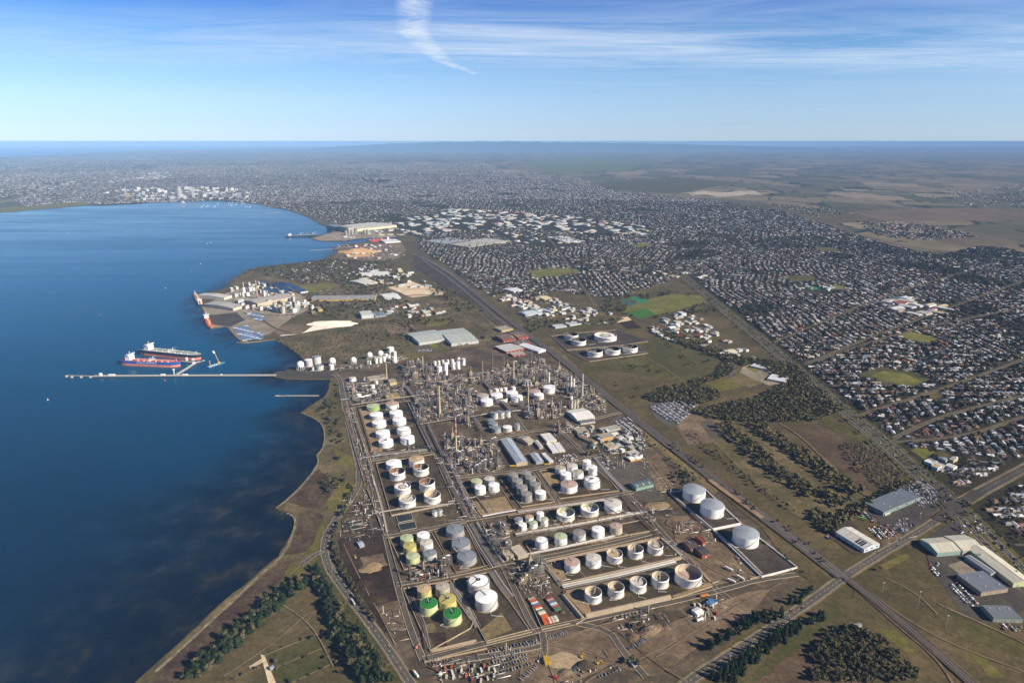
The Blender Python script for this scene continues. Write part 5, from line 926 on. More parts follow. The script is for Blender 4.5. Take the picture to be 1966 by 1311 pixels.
# ================================================================ BUILDINGS
def hexc(h): return lin(int(h[0:2], 16), int(h[2:4], 16), int(h[4:6], 16))
def wallm(h): return paint('wall_' + h, hexc(h), .8, .22, scale=.12)
def roofm(h):
    def fn(t):
        o = objco(t); x = t.add('ShaderNodeSeparateXYZ', {0: o}).outputs['X']
        rib = t.math('SINE', t.math('MULTIPLY', x, 2.1)); n_ = t.noise(t.add('ShaderNodeMapping', {'Vector': o, 'Scale': (.3, .04, .1)}).outputs[0], 1.0, 4, .7)
        c = t.mix(1.0, hexc(h), t.ramp(n_, [(.3, .72), (.65, 1.0)]), 'MULTIPLY')
        return t.mix(t.math('MULTIPLY', t.math('GREATER_THAN', rib, .93), .35), c, mul(hexc(h), .6))
    return principled('roof_' + h, fn, .45, .05)
GLASSM = principled('window_glass', lambda t: (.03, .04, .05), .15, spec=.6); DOORM = paint('roller_door', (.34, .36, .38), .6); SKYL = principled('skylight', lambda t: (.68, .72, .74), .35); SOLAR = principled('solar_panel', lambda t: (.012, .016, .035), .2, spec=.6)
BK = {}
def shed_parts(lx, ly, h, rt, wall, roof, detail, seed):
    """walls (with door and window openings filled by parts), roof, doors, skylights -- origin at the middle of the footprint"""
    key = (round(lx, 1), round(ly, 1), round(h, 1), rt, wall, roof, detail)
    if key in BK: return BK[key]
    rr = random.Random(seed); x, y = lx / 2, ly / 2; out = []; w_ = MB(); r = MB()
    if rt == 'g': ridge = min(ly * .11, 5); w_.add([(-x,-y,0),(x,-y,0),(x,y,0),(-x,y,0),(-x,-y,h),(x,-y,h),(x,y,h),(-x,y,h),(-x,0,h+ridge),(x,0,h+ridge)], [(0,1,5,4),(2,3,7,6),(1,2,6,9,5),(3,0,4,8,7)])
    elif rt == 'G': ridge = min(lx * .11, 5); w_.add([(-x,-y,0),(x,-y,0),(x,y,0),(-x,y,0),(-x,-y,h),(x,-y,h),(x,y,h),(-x,y,h),(0,-y,h+ridge),(0,y,h+ridge)], [(0,1,5,8,4),(2,3,7,9,6),(1,2,6,5),(3,0,4,7)])
    else: w_.box(-x, -y, 0, x, y, h); ridge = 0
    e = .5
    if rt == 'g':
        k = ridge / y
        for s_ in (-1, 1): r.add([(-x - e, s_ * (y + e), h - k * e + .12), (x + e, s_ * (y + e), h - k * e + .12), (x + e, 0, h + ridge + .12), (-x - e, 0, h + ridge + .12)], [(0, 1, 2, 3) if s_ < 0 else (3, 2, 1, 0)])
        r.beam((-x - e, 0, h + ridge + .2), (x + e, 0, h + ridge + .2), .9, .3)
    elif rt == 'G':
        k = ridge / x
        for s_ in (-1, 1): r.add([(s_ * (x + e), -y - e, h - k * e + .12), (s_ * (x + e), y + e, h - k * e + .12), (0, y + e, h + ridge + .12), (0, -y - e, h + ridge + .12)], [(0, 1, 2, 3) if s_ > 0 else (3, 2, 1, 0)])
        r.beam((0, -y - e, h + ridge + .2), (0, y + e, h + ridge + .2), .9, .3)
    else:
        r.box(-x - .2, -y - .2, h + .01, x + .2, y + .2, h + .35)
        for a, b in (((-x, -y), (x, -y)), ((x, -y), (x, y)), ((x, y), (-x, y)), ((-x, y), (-x, -y))): r.beam((*a, h + .5), (*b, h + .5), .5, .7)
    out += [('wall', w_.mesh('wall', wallm(wall))), ('roof', r.mesh('roof', roofm(roof)))]
    if detail:
        n_ = max(1, min(5, int(lx / 14)))
        for i in range(n_): d = MB(); cx = (i + .5) * lx / n_ - x; d.box(cx - 2, -y - .12, 0, cx + 2, -y - .02, min(4.2, h * .7), bottom=True); out.append(('roller_door', d.mesh('roller_door', DOORM)))
        for i in range(max(1, min(4, int(ly / 14)))):
            d = MB(); cy = (i + .5) * ly / max(1, min(4, int(ly / 14))) - y
            d.box(x + .02, cy - 2.5, h * .4, x + .12, cy + 2.5, h * .7, bottom=True); out.append(('window', d.mesh('window', GLASSM)))
        zf = lambda u: h + .3 + (ridge * (1 - abs(u)) if rt in 'gG' else .25)
        if lx > 18:
            for i in range(min(6, int(lx / 12))):
                s_ = MB(); u = rr.choice((-.5, .5)); cx = (i + .5) * lx / min(6, int(lx / 12)) - x
                if rt == 'g': yy = u * y; L_ = y * .6; k = ridge / y * (-1 if u > 0 else 1); s_.add([(cx-.7,yy-L_/2,zf(u)-k*L_/2),(cx+.7,yy-L_/2,zf(u)-k*L_/2),(cx+.7,yy+L_/2,zf(u)+k*L_/2),(cx-.7,yy+L_/2,zf(u)+k*L_/2)], [(0,1,2,3)])
                else: s_.box(cx - .9, y * u - 1.2, zf(u) - .4 if rt == 'f' else h, cx + .9, y * u + 1.2, (h + 1.3) if rt == 'f' else h + ridge + .3)
                out.append(('skylight' if rt == 'g' else 'roof_plant', s_.mesh('skylight', SKYL if rt == 'g' else GUARD)))
    BK[key] = out; return out
def put_parts(parts, t):                                    # doors and windows belong to the wall, skylights to the roof
    own = {}
    for nm, me in parts:
        o = place(me, nm, parent=own['wall'] if nm in ('roller_door', 'window') else own['roof'] if nm in ('skylight', 'roof_plant') else t); own.setdefault(nm, o)
def building(A, B, C, h, rt, wall, roof, label, name='warehouse', cat='warehouse', group=None, detail=True, z=.6, solar=0, sign=None):
    a, b, c = G(*A), G(*B), G(*C); u = Vector((b.x - a.x, b.y - a.y)); lx = u.length; u.normalize(); n_ = Vector((-u.y, u.x)); ly = max(4, (Vector((c.x - a.x, c.y - a.y))).dot(n_))
    ctr = (Vector((b.x, b.y)) + Vector((c.x, c.y))) / 2; t = empty(name, (ctr.x, ctr.y, z), math.atan2(u.y, u.x), label, cat, group)
    put_parts(shed_parts(lx, ly, h, rt, wall, roof, detail, int(A[0])), t)
    if solar:
        for i in range(3):
            for j in range(4): s_ = MB(); x0 = lx * (.12 + .09 * i); y0 = -ly * .42 + j * ly * .11; s_.add([(x0, y0, h + .5 + (y0 + ly / 2) * .2), (x0 + lx * .075, y0, h + .5 + (y0 + ly / 2) * .2), (x0 + lx * .075, y0 + ly * .09, h + .5 + (y0 + ly * .59) * .2), (x0, y0 + ly * .09, h + .5 + (y0 + ly * .59) * .2)], [(0, 1, 2, 3)]); s_.build('solar_panel', SOLAR, t)
    if sign: s_ = MB(); s_.box(lx * .22, -ly / 2 - .3, h * .35, lx * .30, -ly / 2 - .15, h * .95, bottom=True); s_.build('sign_panel', paint('sign_red', (.5, .06, .05), .5), t); s_ = MB(); s_.box(lx * .235, -ly / 2 - .4, h * .5, lx * .285, -ly / 2 - .31, h * .8, bottom=True); s_.build('sign_plate', TW['w'], t)
    return t
BL = [((802,664),(858,656),(784,645),11,'g','B9BCB8','B4B9AE','large pale green-grey shed, left of two north of refinery'), ((864,666),(916,660),(843,640),12,'g','B9BCB8','B4B9AE','largest pale shed with red sign on its front'),
 ((992,896),(1013,893),(961,850),9,'G','B8A98C','A9B2BC','very long blue-grey workshop with white right slope'), ((1029,892),(1043,890),(1018,876),7,'G','9AA2A8','AEB6BA','small grey gabled shed right of the long workshop'), ((1052,890.5),(1060,889),(1042,874),5,'f','C9C7C0','D9D8D2','narrow white building beside the small gabled shed'),
 ((1048,852),(1067,849),(1039,838),6,'f','C9C5B8','DDDBD4','flat white office block above the parked cars'), ((1060,871),(1072,869.5),(1050,855),4,'f','CFCCC2','E2E0DA','white demountable row, left of two'), ((1073.5,869.3),(1085,868),(1063,853.5),4,'f','CFCCC2','E2E0DA','white demountable row, right of two'),
 ((1036,863),(1043,862),(1025,850),6,'G','B5A88E','C9C8C2','slim pale workshop between long workshop and offices'), ((1007,858),(1020,853),(998,842),6,'g','A89C84','A89F8C','tan-roofed store behind the long workshop'), ((1105,812),(1139,806),(1089,794),9,'g','C8C4B8','E6E3DA','big white-roofed workshop below the silo block'), ((1115,816.5),(1143,812.5),(1110,812),6,'f','B8B2A2','6E7076','low shed with dark skylights along the big white workshop'),
 ((1152,850),(1175,845),(1150,841),10,'f','C79C5A','A59C8C','ochre three-storey office block near the car park'), ((1131,858),(1139,855),(1118,838),6,'G','B89A62','9C8C70','long tan office wing left of the ochre block'), ((1201,856),(1211,853),(1184,842),6,'G','B8B2A2','C9C6BC','white-roofed hall right of the ochre block'), ((1167,867),(1186,863),(1160,857),7,'f','C2A064','B9A98A','ochre courtyard office, lower of two'),
 ((1170,872),(1196,866),(1168,867),5,'f','BDB7A8','B8BCBC','pale office below the courtyard block'), ((1155,833),(1190,826),(1152,826),6,'f','A9A48E','A8A898','long grey-green office roof behind the ochre block'), ((1108,835),(1130,832),(1102,826),6,'f','A59A80','A8A08C','grey office left of the long office roof'), ((1168,840),(1187,837),(1165,835),5,'g','C2BDB0','D5D3CC','small white-roofed hall beside the staff car park'),
 ((1218,944),(1252,936),(1212,933),8,'g','7F9C88','5E6C6C','green-walled depot with dark roof'), ((1208,878),(1227,874),(1204,871),5,'f','C2B48C','B8BCB8','flat store above the two white tents'), ((1208,888),(1217,886),(1205,880),5,'g','D8A830','E8E8E6','white tent shelter with yellow end, left one'), ((1219,886),(1228,884),(1216,878),5,'g','D8A830','E8E8E6','white tent shelter with yellow end, right one'),
 ((990,1077),(1009,1071),(984,1056),7,'f','A89C84','C0B59E','beige flat control building in the lower refinery'), ((970,1078),(984,1073),(966,1066),7,'f','9C9078','B4AA92','beige control building left of the larger one'), ((1322,1062),(1340,1058),(1313,1047),8,'g','8C4A30','5A4A42','brick shed with dark roof, left one by domed tanks'), ((1345,1074),(1360,1070),(1334,1058),8,'g','8C4A30','4A4A4C','brick shed with grey roof, front one by domed tanks'), ((1345,1050),(1352,1048),(1336,1036),9,'f','94482C','8A4A34','red brick block behind the two brick sheds'),
 ((962,659),(987,655),(954,649),10,'g','8E4634','7C6250','brown-roofed brick works, left bay'), ((989,655),(1009,651),(981,644),10,'g','8E4634','7C6250','brown-roofed brick works, right bay'), ((985,669),(1009,663),(984,659),8,'g','93402C','70584A','low brick building in front of the brick works'), ((965,681),(1000,674),(957,668),8,'f','8C4030','C4C2BA','white flat-roofed red brick factory'), ((982,686),(1007,682.5),(981,681),6,'f','923A2C','B0A89C','red annex in front of the flat-roofed factory'), ((1024,682),(1038,678),(1006,664),8,'G','D8D8D6','EDEDEC','bright white gabled tent hall beside the railway'), ((957,640),(979,636),(955,632),9,'f','B09A74','A89C84','tan block behind the brick works'),
 ((981,565),(998,561),(969,557),8,'g','C8C6C0','D4D4D0','white shed with parked trucks in the railway estate'), ((1041,579),(1055,576),(1030,572),7,'g','B8A04A','D2C89A','yellow-roofed shed in the railway estate'), ((1009,609),(1032,604),(998,602),7,'g','A8B4BC','BCC6CC','blue-grey shed at the lower end of the railway estate'), ((1053,603),(1060,601.5),(1040,595),6,'G','B4BCC2','C6CCD0','long thin shed near the park oval'), ((1090,628),(1112,624),(1087,622),6,'f','B8BCBC','BCC4C6','treatment works hall beside the round basins'), ((1064,632),(1086,629),(1060,627),6,'f','B0B4B4','C2C6C6','treatment works hall, left one'),
 ((1665,976),(1701,994),(1724,942),9,'f','7C8C88','6E767E','huge grey-roofed showroom beside the wood'), ((1607,1030),(1662,1064),(1629,1016),8,'g','C4CCD6','D2CDBE','white factory with solar panels on its roof'), ((1690,986),(1700,991),(1698,981),4,'f','C8C8C4','C4C8CA','small white office on the showroom car park'),
 ((1790,1070),(1835,1066),(1773,1042),9,'g','8AA89C','C6C2AE','pale factory hall with green wall, left bay'), ((1835.5,1066),(1876,1063),(1822,1036),9,'g','B8B0A0','CBC6B2','pale factory hall behind the green-walled bay'), ((1931,1129),(1968,1126),(1866,1058),9,'G','C2CC9A','D6D0BA','very long cream factory wing with pale green end'), ((1876,1146),(1928,1138),(1842,1110),8,'f','A08E72','767C84','grey flat-roofed factory with blue skylight bands'), ((1896,1108),(1907,1106),(1856,1073),7,'G','A8A8A0','9A9EA2','narrow grey wing inside the factory court'), ((1898,1194),(1955,1196),(1890,1170),8,'f','8C9488','747A7E','grey factory with pale green roof strip at frame edge'),
 ((487,592),(560,577),(478,582),18,'g','B8AC94','B4AC9C','long tan cement hall with high gabled roof'), ((520,570),(541,567.5),(500,549),8,'f','D0CEC6','263A5C','dark blue-roofed shed, first of four at cement works'), ((545,567),(564,565),(524,546),8,'f','D0CEC6','263A5C','dark blue-roofed shed, second of four at cement works'), ((569,565),(583,563),(548,546),8,'f','D0CEC6','2E4468','dark blue-roofed shed, third of four at cement works'), ((500,553),(520,551),(488,544),8,'f','D0CEC6','263A5C','dark blue-roofed shed, fourth and farthest at cement works'),
 ((410,583),(426,578),(397,566),12,'g','CFC9B8','C8C4B8','pale wharf store with white right slope, far one'), ((424,604),(446,598),(415,583),13,'g','C2BAA8','B4AFA2','grey-roofed wharf store nearest the blue bundles'), ((600,579),(724,577),(600,571),8,'g','C2A84E','9C9A94','very long low grey-roofed warehouse with yellow wall'), ((693,613),(716,611),(692,605),16,'f','C8C8C4','CCCCC8','white batching plant beside the spoil heap'), ((716,611),(738,608),(714,603),7,'g','8A9298','6E7880','dark-roofed shed right of the batching plant'), ((738,577),(768,574),(730,567),7,'g','D2D2CE','E0E0DC','white shed in the port estate beside long warehouse'), ((687,552),(712,547),(684,540),8,'g','C2BAA4','D8D2C0','cream gabled shed above the port scrub'), ((695,532),(748,529),(692,526),8,'g','C4C4BE','DEDCD6','long white warehouse behind the stockpile'), ((610,599),(618,598),(608,594),10,'f','C2A04A','A89A7A','small ochre block, upper one by the port road'), ((598,604),(606,603),(597,600),7,'f','C2A04A','A89A7A','small ochre block, lower one by the port road'),
 ((660,448),(671,447),(658,442),40,'f','B5AA92','A8A090','tall tan grain elevator at the port head'), ((673,446),(750,438),(668,438),20,'g','D2C8A8','CFC8B4','very long cream grain shed beside the elevator'), ((638,444),(659,442),(637,438),28,'f','8C8C88','7E7E7C','dark grey silo block left of the grain elevator'), ((655,440),(730,432),(650,436),10,'f','B4B0A4','D5D2C8','long white-roofed port store behind the grain shed'), ((895,478),(976,466),(862,470),9,'f','B0A894','BDB8A8','very long tan-roofed factory left of the suburb'), ((845,474),(893,467),(830,463),9,'f','A8A8A4','A6A8A8','grey factory roof beside the long tan one'), ((1060,460),(1098,471),(1075,452),8,'f','C8C8C4','DADAD6','white stepped factory roof beyond the oval'),
 ((735,468),(765,466),(735,463),9,'f','D8D8D4','E4E2DC','white shed at the head of the port basin'), ((1440,705),(1478,714),(1450,700),5,'f','C8C8C6','D0D0CC','white leisure-centre hall beside the pools'), ((1470,730),(1505,737),(1485,722),6,'f','D0D0CE','DCDCD8','white leisure-centre block nearest the wood'), ((1383,686),(1393,684),(1379,680),7,'g','A8ACB0','D8D4C2','cream-striped warehouse by the highway, left bay'), ((1394,684),(1411,680),(1388,676),7,'g','A8ACB0','CFC8AC','cream-striped warehouse by the highway, right bay'), ((1306,608),(1315,607),(1303,604),12,'f','D0D0CE','D8D8D6','tall white plant among the estate sheds'),
 ((1640,1206),(1652,1204),(1640,1201),4,'g','A8A8A0','8C8C88','tiny shed beside the railway below the crossing'), ((1216,1283),(1224,1279),(1210,1276),3.5,'g','8C8C86','8E9090','small grey hut beside the dirt-yard trees'), ((1337,1186),(1349,1180),(1329,1175),5,'g','D8D8D4','E4E4E0','white arched tent on the dirt works yard'), ((1362,1167),(1376,1159),(1356,1159),4,'f','B8B090','3E78B0','blue-roofed site office on the dirt works yard'), ((690,1053),(699,1050),(686,1044),4,'g','98A0A6','A4ACB4','small grey-roofed hut on the black soil yard'), ((718,690),(740,687),(716,686),5,'f','B5AC98','B8B0A0','flat building near gas spheres'),
 ((741,770),(766,766),(738,761),8,'g','B89868','8C7C58','tan brick workshop at the coast corner'), ((747,741),(760,739),(745,733),9,'g','C8B888','A09478','pale yellow block near the slim tan chimney'), ((708,733),(742,728),(706,727),6,'f','B4A78C','B0A48C','tan flat roof near the coast corner'), ((520,1287),(527,1284),(517,1283),3,'g','8C949C','98A2AC','small blue-grey farm hut on the lower green paddock')]
for A, B, C, h, rt, wa, ro, lb in BL: building(A, B, C, h, rt, wa, ro, lb, 'warehouse' if 'office' not in lb else 'office_block', 'warehouse' if 'office' not in lb else 'office', None, True, solar='solar' in lb, sign='red sign' in lb)
# estates of smaller sheds and shops: each a building of its own
ZONES = [([(955,556),(1000,578),(1060,574),(1120,590),(1180,605),(1130,616),(1070,618),(1010,612),(960,575)], 70, (12, 30), 'in the railway estate', 0), ([(1245,626),(1300,604),(1345,612),(1378,640),(1385,675),(1330,664),(1260,648)], 48, (12, 34), 'in the estate by the park', 0),
 ([(690,520),(760,512),(800,530),(850,552),(745,560),(720,550),(690,540)], 40, (14, 40), 'in the port estate', 0), ([(720,590),(800,585),(860,602),(820,612),(745,612)], 26, (12, 30), 'near the batching plant', 0), ([(440,556),(500,547),(590,574),(598,590),(560,604),(520,598),(470,598),(448,575)], 80, (8, 26), 'at the cement works', 1), ([(560,585),(600,580),(604,596),(570,602),(548,596)], 14, (8, 20), 'beside the cement silos', 1),
 ([(730,432),(860,402),(1000,408),(1130,420),(1250,438),(1240,452),(1100,448),(960,436),(800,452)], 285, (26, 90), 'in the far industrial belt', 0), ([(1690,580),(1740,572),(1830,590),(1810,606),(1730,604)], 20, (30, 80), 'at the shopping centre', 0), ([(640,440),(750,434),(790,450),(760,454),(650,460)], 26, (16, 50), 'at the grain terminal', 0), ([(650,488),(640,495),(735,505),(770,490),(745,470),(690,470)], 26, (14, 40), 'at the timber wharf', 0),
 ([(560,520),(600,512),(650,500),(720,508),(740,522),(690,530),(600,535)], 34, (10, 16), 'in the little shore suburb', 2), ([(1180,520),(1300,525),(1370,528),(1340,540)], 8, (20, 50), 'by the upper highway', 0), ([(1385,655),(1410,650),(1450,690),(1440,700),(1400,690)], 10, (12, 26), 'beside the highway bend', 0), ([(900,430),(1010,455),(1100,470),(1080,480),(1000,470)], 14, (24, 60), 'behind the long tan factory', 0),
 ([(1530,556),(1600,548),(1620,560),(1560,568)], 7, (14, 36), 'by the distant ovals', 0), ([(1630,905),(1680,890),(1700,905)], 0, (10, 20), '', 0), ([(1775,880),(1845,885),(1835,905),(1790,900)], 7, (14, 26), 'at the small school', 0), ([(1690,700),(1760,690),(1780,700)], 4, (14, 24), 'beside the green oval', 0), ([(1110,790),(1150,800),(1140,818),(1090,812)], 0, (5, 9), '', 0), ([(1120,820),(1225,835),(1230,880),(1160,878),(1110,850)], 22, (7, 16), 'among the refinery offices', 0), ([(60,352),(250,345),(245,362),(110,370),(60,368)], 60, (40, 120), 'beyond the city park', 0), ([(250,340),(330,336),(325,343),(260,346)], 24, (50, 140), 'south of the city', 0), ([(170,358),(320,352),(470,360),(480,374),(200,374)], 90, (24, 60), 'in the inner city', 0), ([(250,330),(320,330),(320,336),(260,337)], 12, (60, 160), 'far beyond the city', 0), ([(690,342),(760,345),(740,352),(700,350)], 10, (30, 70), 'in the far suburb', 0)]
WCOL = ['C8C6BE', 'D6D4CE', 'B8BCBE', 'A8A296', 'C2B490', '8E9AA2', 'B4B4AE', '9C8468']; RCOL = ['E2E0DA', 'D8D6D0', 'C4C6C6', 'A8B0B6', 'EDEBE6', 'B8B2A2', '8A9096', 'C8BC98', 'D2CFC4', '6E7880', 'A85A40']
PLACED = []
for poly, n_, (s0, s1), nm, mode in ZONES:
    pw_ = np.array([(G(*p).x, G(*p).y) for p in poly]); far = pw_[:, 1].mean() > 4200; ang = SITE_ANG + (.25 if mode == 0 else .6)
    for q in scatter(pw_, n_, s0 * 1.2, nr):
        lx, ly = rnd.uniform(s0, s1), rnd.uniform(s0, s1) * .6; h = rnd.uniform(5, 9) if mode != 1 else rnd.uniform(8, 22)
        lx, ly = round(lx / 4) * 4 + 2, round(ly / 4) * 4 + 2; h = round(h); ro = rnd.choice(RCOL); wa = rnd.choice(WCOL); rt = rnd.choice('gGf' if not far else 'f'); PLACED.append((q[0], q[1], max(lx, ly) / 2))
        kn = 'cottage' if mode == 2 else 'factory' if 'belt' in nm or 'factory' in nm else 'city_block' if far else 'shed'
        t = empty(kn, (q[0], q[1], .6), ang + rnd.choice((0, 1.5708)), f"{('house' if mode == 2 else kn.replace('_', ' ') if far else 'flat-roofed shed' if rt == 'f' else 'gabled shed')} {nm}, {pctw(q)}", kn.replace('_', ' '), kn.replace('_', ' ') + ' group ' + nm)
        put_parts(shed_parts(lx, ly, h, rt, wa, ro, not far and lx > 12, len(PLACED) % 3), t)
ZONES_END = 1
# city centre: blocks of several storeys
cbd = np.array([(G(*p).x, G(*p).y) for p in [(190,372),(300,362),(420,362),(490,368),(480,383),(380,384),(250,386)]])
for i, q in enumerate(scatter(cbd, 110, 55, nr)):
    lx, ly = rnd.choice((26, 38, 54)), rnd.choice((24, 34, 46)); h = rnd.choice((10, 14, 18, 22, 28, 36, 48)); t = empty('city_building', (q[0], q[1], .6), .2 + rnd.choice((0, 1.57)), f"city block across the bay, {pctw(q)}", 'building', 'city buildings across the bay')
    for pn, me in shed_parts(lx, ly, h, 'f', rnd.choice(('D6D4CE', 'E2E0DA', 'C8C6BE', 'B8BCBE')), rnd.choice(RCOL[:5]), False, 0): place(me, pn, parent=t)
for i, (x, y, h, w0, wall) in enumerate([(347,381,150,34,'D8D8D8'),(372,381,140,30,'CCD0D4'),(412,378,70,50,'B8C2CA'),(244,379,48,60,'C8A878'),(430,380,64,44,'8C98A6'),(459,381,70,40,'A8B0BA'),(330,382,30,60,'B0B4BC')]):
    q = G(x, y); t = empty('city_tower', (q.x, q.y, .6), .2, f"{'tallest ' if i == 0 else ''}tower in the city across the bay, {pct(x, y)}", 'tower', 'city towers across the bay')
    for pn, me in shed_parts(w0, w0 * .8, h, 'f', wall, 'D8D6D0', False, 0): place(me, pn, parent=t)
    for k in range(int(h / 9)): b = MB(); b.box(-w0 / 2 - .15, -w0 * .4 - .15, k * 9 + 3, w0 / 2 + .15, w0 * .4 + .15, k * 9 + 6, bottom=True); b.build('window_band', GLASSM, t)
# a floodlit stand and city stadium masts
for i, (x, y) in enumerate([(352,378),(366,377),(380,380),(340,379)]): mast(x, y, 70, f"tall stadium light mast in the city, {ordn[i]} of four", lattice=False, nm='floodlight_mast')
# ================================================================ SHIPS, JETTIES, VEHICLES, STORED GOODS
WZ = -2.0
BLUE_H = paint('hull_blue', (.02, .12, .46), .45, .15); RED_H = paint('hull_red', (.72, .25, .16), .6, .2); DARK_H = paint('hull_navy', (.03, .04, .07), .5, .2); DECK_R = paint('deck_red', (.46, .075, .05), .7, .25); DECK_G = paint('deck_grey_green', (.38, .42, .40), .7, .25); SHIPW = paint('ship_white', (.82, .82, .80), .4, .08); ORANGE_H = paint('orange_paint', (.55, .16, .03), .5, .15); YEL = paint('yellow_paint', (.55, .36, .03), .5, .15)
def ship(stern, bow, beam_, free, label, hull, boot, deck, boot_h, kind='tanker', text=None, group=None):
    a, b = G(*stern, WZ), G(*bow, WZ); d = Vector((b.x - a.x, b.y - a.y)); L = d.length; c = a.lerp(b, .5); t = empty('tanker_ship' if kind == 'tanker' else 'cargo_ship', (c.x, c.y, WZ), math.atan2(d.y, d.x), label, 'ship', group); hb = beam_ / 2
    st = [(-.5, .62), (-.47, .88), (-.40, 1), (-.1, 1), (.25, 1), (.38, .93), (.45, .66), (.485, .32), (.5, .04)]
    def ring(z, fl):
        P_ = [(x * L + (fl * 4 if x > .45 else 0) - (fl * 2 if x < -.49 else 0), hb * w_ * (1 if x < .4 else 1 + .1 * fl), z) for x, w_ in st]; return P_ + [(x, -y, z) for x, y, z in reversed(P_)]
    n = len(st) * 2; z1, z2 = boot_h, free
    m = MB(); m.add(ring(-4, -.5) + ring(z1, 0), [(i, (i + 1) % n, n + (i + 1) % n, n + i) for i in range(n)][::1]); m.f = [f[::-1] for f in m.f]; m.build('lower_hull', boot, t)
    m = MB(); m.add(ring(z1, 0) + ring(z2, 1), [(n + i, n + (i + 1) % n, (i + 1) % n, i) for i in range(n)]); m.build('hull', hull, t)
    m = MB(); r = ring(z2 - 1.0, .98); r = [(x * .995, y * .97, z) for x, y, z in r]; m.add(r, [tuple(reversed(range(n)))]); m.build('deck', deck, t)
    m = MB(); ww = min(beam_ * .9, 30); sx = -L * .37
    hz = free + (14 if kind == 'tanker' else 10); m.box(sx - L * .05, -ww * .42, z2 - 1, sx + L * .035, ww * .42, hz); m.box(sx - L * .03, -ww * .36, hz, sx + L * .03, ww * .36, hz + 3.5); ac_ = m.build('accommodation', SHIPW, t)
    m = MB(); m.box(sx + L * .012, -ww * .56, hz + 3.5, sx + L * .035, ww * .56, hz + 6.5); br_ = m.build('bridge', SHIPW, t); m = MB(); m.box(sx + L * .036, -ww * .4, hz + 4.6, sx + L * .037, ww * .4, hz + 5.8); m.build('bridge_window', GLASSM, br_)
    for k in range(3): m = MB(); z = z2 + 2 + k * 4; m.box(sx + L * .0352, -ww * .38, z, sx + L * .0358, ww * .38, z + 1.2); m.build('window_band', GLASSM, ac_)
    m = MB(); m.cyl(-L * .43, 0, z2 - 1, hz + 5, 3.6, 3.0, 14); m.build('funnel', hull if kind == 'tanker' else ORANGE_H, t); m = MB(); m.lathe([(3.3, hz + 2), (3.3, hz + 3.6)], 14, x=-L * .43); m.build('funnel_band', RED_H, t)
    m = MB(); m.beam((sx, 0, hz + 6), (sx, 0, hz + 15), .8); m.beam((sx, -4, hz + 11), (sx, 4, hz + 11), .5); m.build('radar_mast', SHIPW, t)
    m = MB(); m.beam((L * .44, 0, z2), (L * .44, 0, z2 + 10), .8); m.build('foremast', SHIPW, t)
    if kind == 'tanker':
        for k in range(7): m = MB(); x = -L * .26 + k * L * .105; m.beam((x, -hb * .92, z2 - .2), (x, hb * .92, z2 - .2), 1.6, 1.4); m.build('deck_girder', deck, t)
        for y in (-1.8, -.6, .6, 1.8): m = MB(); m.tube([(-L * .3, y, z2 + .8), (L * .4, y, z2 + .8)], .42); m.build('deck_pipe', PIPC[1] if text else PIPC[0], t)
        for k, x in enumerate((-.02, .02)):
            m = MB(); m.tube([(x * L, -hb * .95, z2 + 1), (x * L, hb * .95, z2 + 1)], .6); m.build('manifold', SHIPW, t)
        for s_ in (-1, 1): m = MB(); m.cyl(.005 * L, s_ * hb * .45, z2 - 1, z2 + 11, .9, n=10); m.beam((.005 * L, s_ * hb * .45, z2 + 10), (.07 * L, s_ * hb * .4, z2 + 13), .9); m.build('deck_crane', SHIPW, t)
        for k in range(6): m = MB(); x = -L * .21 + k * L * .105; m.box(x, -hb * .7, z2 - 1, x + 4, -hb * .5, z2 + 1.6); m.build('vent_house', SHIPW, t)
    else:
        for k in range(4): m = MB(); x = -L * .24 + k * L * .17; m.box(x, -hb * .7, z2 - 1, x + L * .12, hb * .7, z2 + 1.2); m.build('hatch_cover', ORANGE_H if 'red' in label else DECK_G, t)
        for k in range(3): m = MB(); x = -L * .09 + k * L * .17; m.cyl(x, 0, z2, z2 + 16, 1.2, n=10); m.beam((x, 0, z2 + 14), (x + L * .1, 3, z2 + 20), 1.1); m.build('deck_crane', YEL if k % 2 else SHIPW, t)
    if text:
        cu = bpy.data.curves.new('hull_lettering', 'FONT'); cu.body = text; cu.size = 8.6; cu.extrude = .05; cu.align_x = 'CENTER'; cu.align_y = 'CENTER'; cu.space_character = 1.12
        o = bpy.data.objects.new('lettering_source', cu); me = bpy.data.meshes.new_from_object(o); me.name = 'hull_lettering'; bpy.data.objects.remove(o); me.materials.clear(); me.materials.append(SHIPW)
        o = place(me, 'hull_lettering', (-L * .03, -hb * 1.0 - .25, (z1 + z2) / 2 + .3), parent=t); o.rotation_euler = (R(90), 0, 0)
    return t
ship((238,698),(347,703),37,18,'blue-hulled tanker with red deck and white hull lettering at the jetty',BLUE_H,RED_H,DECK_R,8,text='COSCO SHIPPING',group='tankers at the jetty')
ship((274,678),(386,690),40,20,'dark-hulled tanker with grey-green deck behind the blue tanker',DARK_H,RED_H,DECK_G,9,group='tankers at the jetty')
ship((396,611),(405,631),24,9,'red and white cargo ship at the quay by blue bundles',RED_H,RED_H,DECK_R,3,'cargo',group='cargo ships at the wharves'); ship((386,588),(374,565),22,9,'white and grey cargo ship moored end-on at cement wharf',DARK_H,DARK_H,DECK_G,3,'cargo',group='cargo ships at the wharves')
ship((750,462),(708,464),30,14,'red-hulled ferry with white superstructure in the port basin',paint('hull_bright_red', (.55,.05,.05), .45),RED_H,SHIPW,3,'cargo',group='cargo ships at the wharves'); ship((691,477),(640,478),28,10,'dark bulk ship at the timber wharf',DARK_H,RED_H,DECK_R,3,'cargo',group='cargo ships at the wharves'); ship((548,455),(618,452),28,10,'long dark ship lying at the far pier',DARK_H,DARK_H,DECK_G,3,'cargo',group='cargo ships at the wharves')
